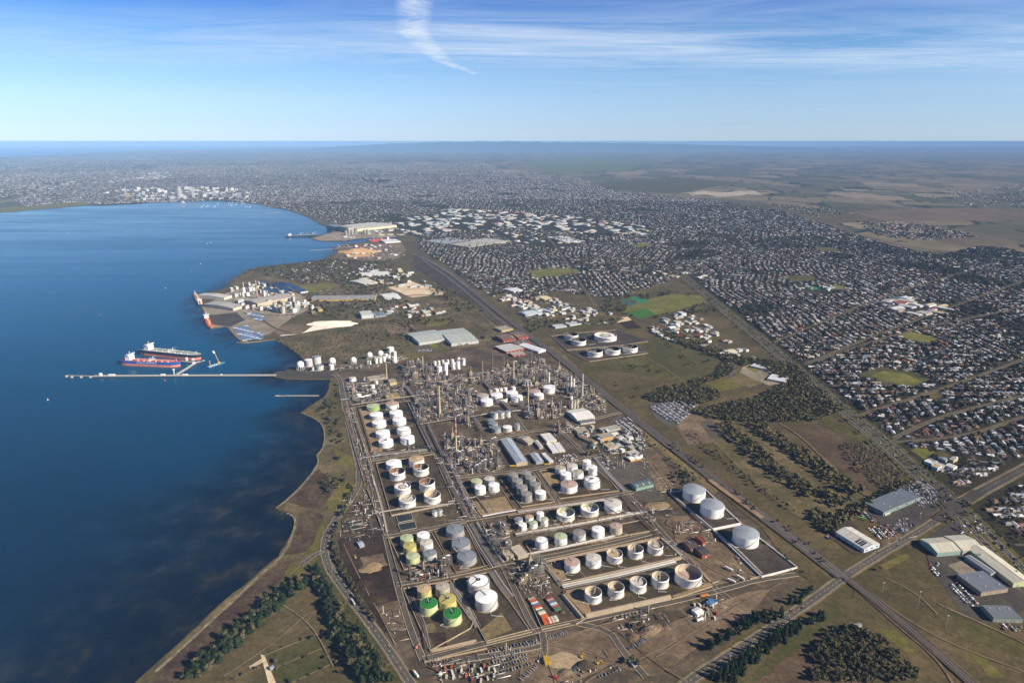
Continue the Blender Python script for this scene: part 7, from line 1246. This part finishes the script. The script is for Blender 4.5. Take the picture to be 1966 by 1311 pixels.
grove([(574,1112),(597,1118),(560,1150),(500,1205),(440,1260),(380,1312),(360,1335),(300,1335),(360,1288),(440,1222),(505,1165)], 10.5, ('pine', 'pine', 'gum'), 'in the shore row above the paddocks')
treeline([(650,1005),(640,1040),(650,1085),(680,1130),(706,1180),(722,1200)], 6, 'gum', 'along the soil yard fence', 4, .9, .8); treeline([(684,935),(665,975),(655,995)], 9, 'gum', 'between the coast road and refinery', 4)
for a, b in [((540,1240),(626,1213)), ((530,1285),(642,1237)), ((555,1315),(660,1265)), ((425,1312),(495,1283))]: treeline([a, b], 17, 'shrub', 'along a paddock fence', 2, .75, 1.2)
for x, y in [(628,1265),(636,1228),(530,1272),(655,1293),(600,1228),(560,1310)]: q = G(x, y); TREES.append((q.x, q.y, 'gum', 8, 'alone in the green paddocks'))
for pl in [[(600,786),(628,766),(646,770),(650,790),(625,800),(605,795)], [(622,800),(650,800),(660,850),(645,856),(628,830)], [(620,912),(662,900),(668,928),(645,945),(620,948)], [(640,870),(665,880),(672,895),(650,890)], [(640,740),(650,735),(655,760),(645,765)]]: grove(pl, 13, ('gum', 'shrub'), 'in the shore reserve', .8, .6, .75)
for pl, w_ in [([(1330,792),(1400,775),(1450,768),(1500,740),(1562,740),(1615,792),(1566,810),(1452,812),(1372,806)], 'in the wood north of the plantation'), ([(1548,975),(1600,992),(1680,955),(1660,985),(1602,1028),(1572,1016)], 'in the wood corner behind the showroom'), ([(1700,940),(1745,925),(1760,915),(1740,935),(1690,965),(1660,975)], 'behind the huge showroom'),
  ([(1236,764),(1270,746),(1312,741),(1370,748),(1386,765),(1350,778),(1300,775),(1258,774)], 'in the grove above the storage lot'), ([(1246,630),(1292,640),(1342,658),(1402,682),(1440,692),(1432,706),(1392,692),(1292,656)], 'in the park belt'), ([(1392,695),(1410,700),(1402,722),(1340,742),(1318,735),(1370,722)], 'along the park bend'), ([(1430,690),(1520,700),(1560,735),(1530,745),(1495,725),(1460,705)], 'between the pools and highway'),
  ([(1560,1262),(1578,1222),(1632,1206),(1690,1226),(1742,1272),(1785,1335),(1560,1335)], 'in the dense bottom wood')]: grove(pl, 9, 'gum', w_)
grove([(1612,852),(1645,850),(1692,868),(1752,922),(1722,945),(1692,936),(1640,905)], 11.5, 'olive', 'in the pale plantation', .25, .9)
grove([(1640,1115),(1760,1065),(1790,1110),(1850,1190),(1966,1240),(1966,1311),(1880,1311),(1700,1180)], 30, 'shrub', 'on the rough grass by the railway', .9, .3, .5); grove([(1560,1165),(1620,1125),(1700,1220),(1800,1320),(1720,1260),(1640,1200)], 22, 'shrub', 'on the rough grass by the railway', .9, .35, .5); grove([(1180,1270),(1330,1180),(1440,1140),(1460,1170),(1320,1270),(1240,1300)], 26, 'shrub', 'on the bare dirt', .9, .3, .4); grove([(1290,880),(1400,965),(1540,1080),(1560,1120),(1500,1070),(1380,980)], 20, 'shrub', 'on the railway bank', .9, .4, .6); treeline([(1384,816),(1440,862),(1492,911),(1555,945),(1625,972)], 1.9, 'gum', 'in the left belt of the wood', 24, .95, 1.15); treeline([(1446,816),(1490,845),(1537,877),(1590,915),(1648,952)], 1.9, 'gum', 'in the middle belt of the wood', 24, .95, 1.15); treeline([(1316,826),(1350,855),(1400,895),(1460,940),(1526,985)], 6, ('gum', 'shrub'), 'in the thin belt by the railway', 8, .8, .85); treeline([(1290,858),(1330,888),(1400,940),(1470,990),(1530,1035),(1590,1080)], 9, ('gum', 'shrub'), 'on the railway bank', 10, .7, .8); treeline([(1410,1000),(1450,1030),(1500,1068),(1545,1105)], 8, 'shrub', 'beside the white compound', 8, .7, 1.5); treeline([(1240,840),(1290,885),(1340,925)], 10, ('gum', 'shrub'), 'left of the railway by the domed tanks', 8, .75, .8); grove([(1290,905),(1330,915),(1345,930),(1325,940),(1296,930)], 11, 'gum', 'behind the first domed tank', .6, .7)
for x, y in [(1362,1247),(1378,1238),(1398,1228),(1417,1219),(1436,1208),(1452,1198),(1465,1190),(1425,1200),(1444,1190)]: q = G(x, y); TREES.append((q.x, q.y, 'pine', rnd.uniform(17, 21), 'in the row left of the back road'))
for x, y in [(1476,1196),(1480,1180),(1488,1190),(1500,1178),(1502,1186)]: q = G(x, y); TREES.append((q.x, q.y, 'cypress', rnd.uniform(13, 17), 'in the slim clump by the back road'))
for x, y in [(1518,1160),(1528,1154),(1540,1150),(1548,1142),(1556,1136),(1535,1160)]: q = G(x, y); TREES.append((q.x, q.y, 'pine', rnd.uniform(11, 15), 'in the clump by the green trench'))
grove([(1345,1318),(1400,1275),(1462,1236),(1480,1250),(1440,1285),(1395,1330)], 8, 'cypress', 'in the lower hedge beside the back road', .3, 1, .8); grove([(1472,1228),(1530,1192),(1545,1205),(1500,1240),(1480,1252)], 8, 'cypress', 'in the middle hedge beside the back road', .3, 1, .8); grove([(1552,1190),(1580,1174),(1592,1186),(1565,1204),(1545,1212)], 9, ('cypress', 'pine'), 'in the upper hedge beside the back road', .4, .9, .75)
for x, y, h_ in [(1228,1208,15),(1212,1272,13),(1226,1278,12),(1200,1276,9),(1688,1096,10),(1555,1262,9)]: q = G(x, y); TREES.append((q.x, q.y, 'gum', h_, 'standing alone on the dirt yard' if x < 1300 else 'standing alone on the grass'))
for x, y in [(1272,672),(1322,669),(1312,672),(1308,686),(1314,688),(1352,682),(1358,680),(1325,700),(1318,703),(1356,698),(1362,696),(1240,705),(1252,712),(1268,715),(1212,704),(1220,708),(1248,703),(1225,748),(1185,740),(1218,765),(1200,690),(1290,668),(1283,662)]:
    for _ in range(3): q = G(x + rnd.uniform(-4, 4), y + rnd.uniform(-2, 2)); TREES.append((q.x, q.y, 'gum', rnd.uniform(7, 11), 'scattered over the park'))
grove([(531,651),(600,641),(680,626),(770,612),(800,640),(788,668),(770,690),(700,694),(640,689),(585,688),(560,672)], 15, 'shrub', 'on the scrub by the shore', .9, .6, 1.1); grove([(860,565),(920,595),(1000,645),(960,640),(880,615)], 15, ('shrub', 'gum'), 'between the railway and brick works', .9, .5, .8); grove([(560,1098),(600,1062),(560,1060),(590,1000),(570,985),(470,1150),(380,1240)], 14, 'shrub', 'on the saltmarsh', .9, .22, .6)
for pl in [[(480,522),(520,512),(640,497),(740,503),(790,545),(740,552),(640,545),(580,545)], [(520,512),(650,497),(740,505),(640,530),(560,535)], [(580,566),(700,566),(790,578),(680,612),(600,612)], [(655,540),(740,553),(760,572),(660,568)], [(760,600),(860,600),(880,620),(780,625)], [(800,540),(850,545),(930,600),(870,600)], [(640,650),(790,640),(940,650),(900,668),(800,655)], [(1000,612),(1130,618),(1200,612),(1180,622),(1060,628),(1010,640)], [(1120,830),(1230,830),(1240,880),(1130,880)], [(1160,570),(1300,560),(1370,575),(1380,600),(1250,612),(1140,600)]]: grove(pl, 17, ('gum', 'gum', 'shrub'), 'among the estates', .9, .5, .85)
treeline([(440,546),(470,524),(500,514),(560,510),(620,503),(642,490)], 9, 'gum', 'along the northern shore', 12, .9); treeline([(531,652),(548,664),(577,682),(584,690)], 7, ('shrub', 'gum'), 'along the scrub shore', 10, .9, .8); treeline([(790,502),(860,560),(930,615),(1000,660)], 10, ('gum', 'shrub'), 'left of the railway', 16, .6, .8); treeline([(690,625),(760,612),(800,640)], 9, 'gum', 'beside the scrub road', 8, .8)
grove([(780,470),(1000,470),(1100,480),(1000,486),(800,482)], 28, 'gum', 'beyond the long tan factory', .9, .6); grove([(1640,1110),(1760,1060),(1800,1110),(1900,1240),(1700,1200)], 40, 'shrub', 'on the rough grass by the railway', .9, .2); treeline([(600,400),(560,405),(500,397)], 25, 'gum', 'on the far shore', 12)
for s_, nm in ((0, 'in the highway median'), (-25, 'beside the highway'), (38, 'beside the highway')):
    L = hwl
    for a, b in zip(L, L[1:]):
        d = b - a; n_ = Vector((d.y, -d.x, 0)).normalized()
        for k in range(int(d.length / 11)):
            if rnd.random() < .62: p = a + d * rnd.random() + n_ * (s_ + rnd.uniform(-3, 3)); TREES.append((p.x, p.y, 'gum', rnd.uniform(6, 11), nm))
GRN = [wpoly(pl) for nm, pl, m, z, na in COVER if m in (GREEN, MATS['turf'], MATS['green_court'], MATS['blue_court'])]
tq = np.array([(t_[0], t_[1]) for t_ in TREES]); bad = np.zeros(len(tq), bool)
for e in GRN: bad |= inside(tq, e)
TREES = [t_ for t_, b_ in zip(TREES, bad) if not b_]
# ================================================================ SUBURB: house lots on a street grid
nr = np.random.default_rng(21); rnd.seed(21)
ex = [wpoly(pl) for nm, pl, m, z, na in COVER if nm not in ('scrub_land',)] + [wpoly(z[0]) for z in ZONES if 'city' not in z[3]] + [wpoly(REFINERY)]
sub = wpoly(SUBURB); hwn = np.array([(p.x, p.y) for p in hwl]); crossr = np.array([(p.x, p.y) for p in wl([(1820,985),(1852,962),(1905,932),(1966,900),(2060,850)])]); railn = np.array([(p.x, p.y) for p in wl(RAIL)])
freew = np.array([(p.x, p.y) for p in wl([(1290,368),(1450,388),(1560,418),(1640,450),(1760,478),(1900,492),(2050,505)])])
mb = MB(); strip(mb, [Vector((*p, 0)) for p in freew], 0, 40, .62); props(mb.build('road', ASPH), kind='structure')
mj = [[(1966,540),(1800,600),(1640,660),(1545,700)],[(1966,640),(1850,612),(1700,590),(1560,560),(1400,540)],[(1480,660),(1600,610),(1720,560),(1900,510)],[(1966,760),(1800,800),(1700,850)],[(1400,600),(1200,520),(1000,470),(830,450)],[(1310,533),(1150,480),(960,420),(760,370)],[(1550,700),(1720,640),(1966,590)],[(870,528),(1000,560),(1180,560),(1310,533)],[(1150,600),(1100,520),(1050,450),(990,380)],[(1640,800),(1830,740),(1966,690)],[(1700,850),(1850,840),(1966,800)]]
for i, p in enumerate(mj): mb = MB(); strip(mb, wl(p), 0, 14, .64 + i * .012, 1); strip(mb, wl(p), 0, 9, .80 + i * .012, 0); props(mb.build('road', [ASPH, DRY]), kind='structure')
mjn = [np.array([(q.x, q.y) for q in wl(p)]) for p in mj]
def ok(q):
    r = inside(q, sub)
    for e in ex: r &= ~inside(q, e)
    r &= seg_dist(q, hwn) > 52; r &= seg_dist(q, crossr) > 34; r &= seg_dist(q, railn) > 40; r &= seg_dist(q, freew) > 40
    for m_ in mjn: r &= seg_dist(q, m_) > 14.5
    return r
lo, hi = sub.min(0), sub.max(0); hi[1] = min(hi[1], 14500); seeds = []
while len(seeds) < 260:                                    # evenly spread neighbourhood centres, a little closer together near the camera
    q = lo + nr.random((400, 2)) * (hi - lo); q = q[inside(q, sub)][:14]
    if len(seeds): q = q[[np.argmax(np.min(np.hypot(q[:, None, 0] - np.array(seeds)[None, :, 0], q[:, None, 1] - np.array(seeds)[None, :, 1]), 1) / (700 + q[:, 1] * .12))]]
    seeds.append(q[0])
seeds = np.array(seeds); HQ, TQ, SQ = [], [], []
for si, sd_ in enumerate(seeds):
    far_ = sd_[1] > 5200; ang = HANG + rnd.choice((0, 0, 1.5708, .35, -.3, 1.2)) if far_ or rnd.random() < .4 else HANG + rnd.choice((0, 1.5708)); rad = 800 if not far_ else 1200; PV, PU = (58, 15.5) if not far_ else (62, 17); ph = rnd.uniform(0, 6.28); wa = rnd.uniform(4, 16)
    v0 = np.arange(-rad, rad, PV); us = np.arange(-rad, rad, PU); ca, sa = math.cos(ang), math.sin(ang); rot = np.array([[ca, sa], [-sa, ca]])
    def near(loc): loc = loc + np.stack([0 * loc[:, 0], wa * np.sin(loc[:, 0] / 105 + ph)], 1); q_ = loc @ rot + sd_; d = np.hypot(q_[:, None, 0] - seeds[None, :, 0], q_[:, None, 1] - seeds[None, :, 1]).argmin(1) == si; return q_, d
    for side in (-14, 14):
        gu, gv = np.meshgrid(us, v0); loc = np.stack([(gu + nr.normal(0, 1.2, gu.shape)).ravel(), (gv + side + nr.normal(0, 2.6, gu.shape)).ravel()], 1); loc = loc[(np.mod(loc[:, 0], 238) > 20) & (nr.random(len(loc)) < (.94 if not far_ else .8))]
        q_, d = near(loc); q_ = q_[d]; q_ = q_[ok(q_)]; HQ.append(np.concatenate([q_, np.full((len(q_), 1), ang + (1.5708 if side < 0 else -1.5708) * 0) + nr.choice([0, 1.5708], (len(q_), 1), p=[.55, .45])], 1))
    for off, dens in ((30, 1.0), (27, .8), (23, .6), (6, .6), (-6, .6), (-23, .6), (-28, .8)):
        gu, gv = np.meshgrid(us, v0); loc = np.stack([(gu + nr.uniform(-8, 8, gu.shape)).ravel(), (gv + off + nr.normal(0, 3, gu.shape)).ravel()], 1); loc = loc[nr.random(len(loc)) < dens * (1 if not far_ else .5)]; q_, d = near(loc); q_ = q_[d]; TQ.append(q_[ok(q_)])
    gu, gv = np.meshgrid(np.arange(-rad, rad, 30), v0); loc = np.stack([gu.ravel(), gv.ravel()], 1); q_, d = near(loc); q_ = q_[d]; q_ = q_[ok(q_)]; SQ.append(np.concatenate([q_, np.full((len(q_), 1), ang)], 1))
def patch(q):                                              # parks, schools, vacant blocks: the town is not one even carpet
    x, y = q[:, 0] / 1000, q[:, 1] / 1000; v = np.sin(x * 2.9 + 1.3 * np.sin(y * 1.7)) * np.sin(y * 2.3 + 1.7 * np.sin(x * 1.9 + .6)) + .55 * np.sin(x * 7.1 + 2 * np.sin(y * 3.3)) * np.sin(y * 6.3 + 1)
    return v
HQ = np.concatenate(HQ); v_ = patch(HQ); dd_ = np.hypot(HQ[:, 0], HQ[:, 1]); HQ = HQ[nr.random(len(HQ)) < np.where(v_ > .95, .06, np.where(v_ < -.85, .6, .95)) * np.where(dd_ > 5200, .85, 1)]; TQ = np.concatenate(TQ); SQ = np.concatenate(SQ)
# outlying clusters of houses and far-off farms
for poly, n_ in [([(1480,392),(1600,400),(1640,412),(1560,418)], 160), ([(1640,425),(1790,432),(1880,455),(1780,462),(1690,455)], 420), ([(1760,380),(1966,350),(1966,400),(1850,395)], 300), ([(870,300),(930,312),(960,330),(900,328)], 500), ([(990,340),(1060,338),(1070,348),(1000,352)], 180), ([(0,306),(300,298),(250,325),(0,345)], 2600), ([(250,303),(640,298),(720,312),(300,325)], 3200), ([(0,335),(300,325),(300,345),(60,372),(0,380)], 2200), ([(600,292),(900,292),(950,306),(640,306)], 900), ([(300,320),(930,312),(1000,340),(820,335),(430,339),(300,346)], 7000), ([(1000,330),(1100,340),(1180,366),(1010,342)], 500), ([(520,512),(650,502),(720,512),(700,530),(600,545),(560,545)], 150), ([(820,318),(760,330),(700,322)], 300)]:
    pw_ = wpoly(poly); l2, h2 = pw_.min(0), pw_.max(0); q = l2 + nr.random((n_ * 3, 2)) * (h2 - l2); q = q[inside(q, pw_)][:n_]; HQ = np.concatenate([HQ, np.concatenate([q, nr.uniform(0, 6, (len(q), 1))], 1)]); TQ = np.concatenate([TQ, q + nr.normal(0, 14, q.shape), q + nr.normal(0, 18, q.shape)])
def inframe(q, m=6):
    p = PXN(q); return (p[:, 0] > -m) & (p[:, 0] < 1966 + m) & (p[:, 1] < 1311 + m)
HQ = HQ[inframe(HQ[:, :2])]; TQ = TQ[inframe(TQ)]; SQ = SQ[inframe(SQ[:, :2], 30)]
# streets of the suburb
tv = np.array([(-15.5, -4, 0), (15.5, -4, 0), (15.5, 4, 0), (-15.5, 4, 0)]); V, F = stamp(tv, np.array([(0, 1, 2, 3)]), SQ[:, :2], SQ[:, 2], np.ones((len(SQ), 3)), .5); V[:, 2] += np.repeat((SQ[:, 2] % 1) * .1, 4)
bulk('suburb_road', V, F, np.full((len(F), 3), .06), ASPH, 'structure')
# houses: hipped and gabled roofs, eaves over the walls
def house_t(lx, ly, h, hip, wing):
    x, y, e = lx / 2, ly / 2, .6; rg = h + ly * .26; k = y * .9 if hip else 0; wv = [(-x,-y,0),(x,-y,0),(x,y,0),(-x,y,0),(-x,-y,h),(x,-y,h),(x,y,h),(-x,y,h)]; wf = [(0,1,5,4),(1,2,6,5),(2,3,7,6),(3,0,4,7)]; rv = [(-x-e,-y-e,h-.1),(x+e,-y-e,h-.1),(x+e,y+e,h-.1),(-x-e,y+e,h-.1),(-x-(0 if hip else e)+k,0,rg),(x+(0 if hip else e)-k,0,rg)]; rf = [(0,1,5,4),(2,3,4,5),(1,2,5,5),(3,0,4,4)]
    if wing: b = len(wv); x1, y1, w2 = x * .35, -y - ly * .45, x * .42; wv += [(x1-w2,y1,0),(x1+w2,y1,0),(x1+w2,-y,0),(x1-w2,-y,0),(x1-w2,y1,h),(x1+w2,y1,h),(x1+w2,-y,h),(x1-w2,-y,h)]; wf += [tuple(b + i for i in f) for f in ((0,1,5,4),(1,2,6,5),(3,0,4,7))]; b = len(rv); rv += [(x1-w2-e,y1-e,h-.1),(x1+w2+e,y1-e,h-.1),(x1+w2+e,0,h-.1),(x1-w2-e,0,h-.1),(x1,y1-e+(w2 if hip else 0),h+w2*.5),(x1,0,h+w2*.5)]; rf += [tuple(b + i for i in f) for f in ((1,2,5,4),(3,0,4,5),(0,1,4,4))]
    return np.array(wv), wf, np.array(rv), rf
HT = [house_t(15, 9.5, 2.9, 1, 1), house_t(17, 8.5, 2.9, 0, 0), house_t(13, 10, 3.0, 1, 0), house_t(16, 9, 2.8, 0, 1), house_t(12, 9, 5.4, 1, 0)]
ROOFC = [(.58, .57, .55), (.76, .75, .73), (.40, .41, .43), (.30, .31, .33), (.13, .13, .14), (.33, .14, .08), (.26, .12, .08), (.20, .11, .08), (.40, .24, .16), (.20, .24, .29), (.46, .40, .32), (.16, .15, .14)]
ROOFC = [mul(c, .88) for c in ROOFC]
ROOFW = np.array([.13, .10, .15, .14, .13, .045, .045, .09, .04, .07, .03, .06]); ROOFN = ['pale grey', 'white', 'grey', 'mid grey', 'charcoal', 'terracotta', 'brick red', 'dark brown', 'tan tiled', 'blue-grey', 'cream', 'dark']
WALLC = [(.52, .48, .40), (.40, .25, .17), (.62, .60, .55), (.45, .38, .30)]
hd = np.hypot(HQ[:, 0], HQ[:, 1]); order = np.argsort(hd); near_i = order[:300]; far_i = order[300:]; HM = {}
CHIM = [MB().box(2, .5, 3.0, 3, 1.3, z_, 0, (.3, .2, .15)).mesh('chimney', vcol('house_wall', .85, .15, .4)) for z_ in (6.0, 8.4)]
TILE = vcol('house_roof', .6, .22, .6, .3); WALLV = vcol('house_wall', .85, .15, .4)
LOTS = [((1966, 905), (1800, 985), 'in the blocks below the crossroads'), ]
for i in near_i:
    x, y, a = HQ[i]; p = PXN(np.array([[x, y]]))[0]; ti, ri, wi = nr.choice(5, p=[.28, .24, .22, .2, .06]), nr.choice(12, p=ROOFW / ROOFW.sum()), nr.integers(4); wv, wf, rv, rf = HT[ti]
    if (ti, wi) not in HM: m = MB(); m.add([tuple(v) for v in wv], wf, 0, WALLC[wi]); HM[ti, wi] = m.mesh('wall', WALLV)
    if ('r', ti, ri) not in HM: m = MB(); m.add([tuple(v) for v in rv], [tuple(dict.fromkeys(f)) for f in rf], 0, ROOFC[ri]); HM['r', ti, ri] = m.mesh('roof', TILE)
    t = empty('house', (x, y, .6), a, f"{ROOFN[ri]}-roofed suburban house {pct(p[0], p[1])}", 'house', 'houses of the suburb'); place(HM[ti, wi], 'wall', parent=t); ro_ = place(HM['r', ti, ri], 'roof', parent=t)
    if i % 3 == 0: place(CHIM[ti == 4], 'chimney', parent=ro_)
parts = []
ttype = nr.choice(5, len(far_i), p=[.28, .24, .22, .2, .06])
for ti in range(5):
    ids = far_i[ttype == ti]; wv, wf, rv, rf = HT[ti]; tv = np.concatenate([wv, rv]); tf = np.array([list(f) for f in wf] + [[j + len(wv) for j in f] for f in rf]); n_ = len(ids); s_ = nr.uniform(.8, 1.3, (n_, 1)) * np.where(hd[ids] > 9000, 1.6, np.where(hd[ids] > 5200, 1.15, 1.0))[:, None]; V, F = stamp(tv, tf, HQ[ids, :2], HQ[ids, 2], np.repeat(s_, 3, 1), .6)
    rc = np.array(ROOFC)[nr.choice(12, n_, p=ROOFW / ROOFW.sum())]; wc = np.array(WALLC)[nr.integers(0, 4, n_)]; T = np.concatenate([np.repeat(wc[:, None], len(wf), 1), np.repeat(rc[:, None], len(rf), 1)], 1).reshape(-1, 3); parts.append((V, F, T))
# degenerate quads (triangular hips) are fine for the renderer: split them off as true triangles
V, F, T = merge(parts); tri_m = (F[:, 2] == F[:, 3]); bulk('house_rows', V, F[~tri_m], T[~tri_m], TILE, 'stuff', 'thousands of small houses of the suburb and city farther off', 'houses'); o = bulk('house_gables', V, F[tri_m][:, :3], T[tri_m], TILE, 'stuff', 'hipped roof ends of the houses farther off', 'houses')
# garden sheds and driveways would be countless: small pale boxes behind the houses
sel = far_i[hd[far_i] < 4200]; q = HQ[sel, :2] + nr.normal(0, 1, (len(sel), 2)) + 11 * np.stack([np.cos(HQ[sel, 2] + 1.2), np.sin(HQ[sel, 2] + 1.2)], 1); k = nr.random(len(sel)) < .6; q = q[k]; V, F = stamp(boxv, boxf, q, HQ[sel, 2][k], np.stack([nr.uniform(3, 7, len(q)), nr.uniform(2.5, 4, len(q)), nr.uniform(2, 2.8, len(q))], 1), .6)
bulk('garden_sheds', V, F, np.repeat(np.array([(.5, .5, .49), (.3, .32, .33), (.6, .58, .54), (.2, .22, .2)])[nr.integers(0, 4, len(q))], 5, 0), TILE, 'stuff', 'small sheds behind the suburban houses', 'sheds')
# trees: the 300 nearest of each kind are trees of their own, the rest one mass
bykind = {}
for t_ in TREES: bykind.setdefault(t_[2], []).append(t_)
masses = []
for k, L in bykind.items():
    q = np.array([(t_[0], t_[1]) for t_ in L]); vis = inframe(q, 0); dd = np.hypot(q[:, 0], q[:, 1]) + np.where(vis, 0, 1e6); od = np.argsort(dd); cap = {'gum': 296, 'pine': 296, 'cypress': 200, 'shrub': 220, 'olive': 240}[k]
    for i in od[:cap]:
        if not vis[i]: continue
        x, y, _, h, where = L[i]; tone_ = {'gum': 'gum', 'pine': 'pine', 'cypress': 'cypress', 'shrub': 'shrub', 'olive': 'gum'}[k]
        t = empty(NM[k], (x, y, .5), rnd.uniform(0, 6.28), f"{tone_} {where}, {pctw((x, y))}", 'tree' if k != 'shrub' else 'shrub', tone_ + ' trees' if k != 'shrub' else 'low shrubs'); t.scale = (h * rnd.uniform(.9, 1.15), h * rnd.uniform(.9, 1.15), h); v = rnd.randrange(5); place(FINE[k][v], 'crown', parent=t); place(TRK_[k], 'trunk', parent=t)
    rest = [L[i] for i in od[cap:] if vis[i]]
    if rest:
        for v in range(4):
            sub_ = rest[v::4]
            if not sub_: continue
            V0, F0, T0 = COARSE[k][v]; n_ = len(sub_); h = np.array([s_[3] for s_ in sub_]); V, F = stamp(V0, F0, np.array([(s_[0], s_[1]) for s_ in sub_]), nr.uniform(0, 6.28, n_), np.stack([h, h, h], 1), .5); c = np.array(KC[k])[nr.integers(0, len(KC[k]), n_)]; masses.append((V, F, (c[:, None] * T0[None, :, None]).reshape(-1, 3)))
V, F, T = merge(masses); bulk('woodland', V, F, T, LEAF, 'stuff', 'mass of gum trees and shrubs in the woods farther off', 'woodland')
od = np.argsort(np.hypot(TQ[:, 0], TQ[:, 1])); vis = inframe(TQ[od[:900]], 0); pick = od[:900][vis][:290]
for i in pick:
    h = rnd.uniform(5, 10); t = empty('garden_tree', (TQ[i, 0], TQ[i, 1], .5), rnd.uniform(0, 6.28), f"garden tree among the suburban houses, {pctw(TQ[i])}", 'tree', 'garden trees of the suburb'); t.scale = (h, h, h); place(FINE['gum'][rnd.randrange(5)], 'crown', parent=t); place(TRK_['gum'], 'trunk', parent=t)
TQ = np.delete(TQ, pick, 0)
masses = []; KCS = np.array([(.05, .056, .027), (.072, .07, .036), (.04, .047, .023), (.10, .085, .042), (.08, .055, .035)])
for v in range(5):
    q = TQ[v::5]; n_ = len(q); V0, F0, T0 = FARC[v]; h = nr.uniform(5, 13.5, n_) * np.where(np.hypot(*q.T) > 5200, 1.25, 1); V, F = stamp(V0, F0, q, nr.uniform(0, 6.28, n_), np.stack([h * .85, h * .85, h], 1), .3); masses.append((V, F, (KCS[nr.integers(0, 5, n_)][:, None] * T0[None, :, None]).reshape(-1, 3)))
V, F, T = merge(masses); bulk('garden_foliage', V, F, T, LEAF, 'stuff', 'countless garden and street trees of the suburb', 'trees')
print('houses', len(HQ), 'garden trees', len(TQ), 'trees', len(TREES), {k: len(v) for k, v in bykind.items()})
# ================================================================ THE AIR
mb = MB(); mb.box(-112000, -3000, -5, 112000, 111000, 757, bottom=True)
hm = bpy.data.materials.new('air'); hm.use_nodes = True; t = NT(hm.node_tree); t.n.clear()
pvn = t.add('ShaderNodeVolumePrincipled', {'Color': (.35, .61, 1.0, 1), 'Density': 2.3e-5, 'Anisotropy': -0.25})
t.l.new(pvn.outputs[0], t.add('ShaderNodeOutputMaterial').inputs['Volume'])
hm.cycles.homogeneous_volume = True; hm.cycles.volume_sampling = 'DISTANCE'
props(mb.build('haze', hm), kind='stuff')
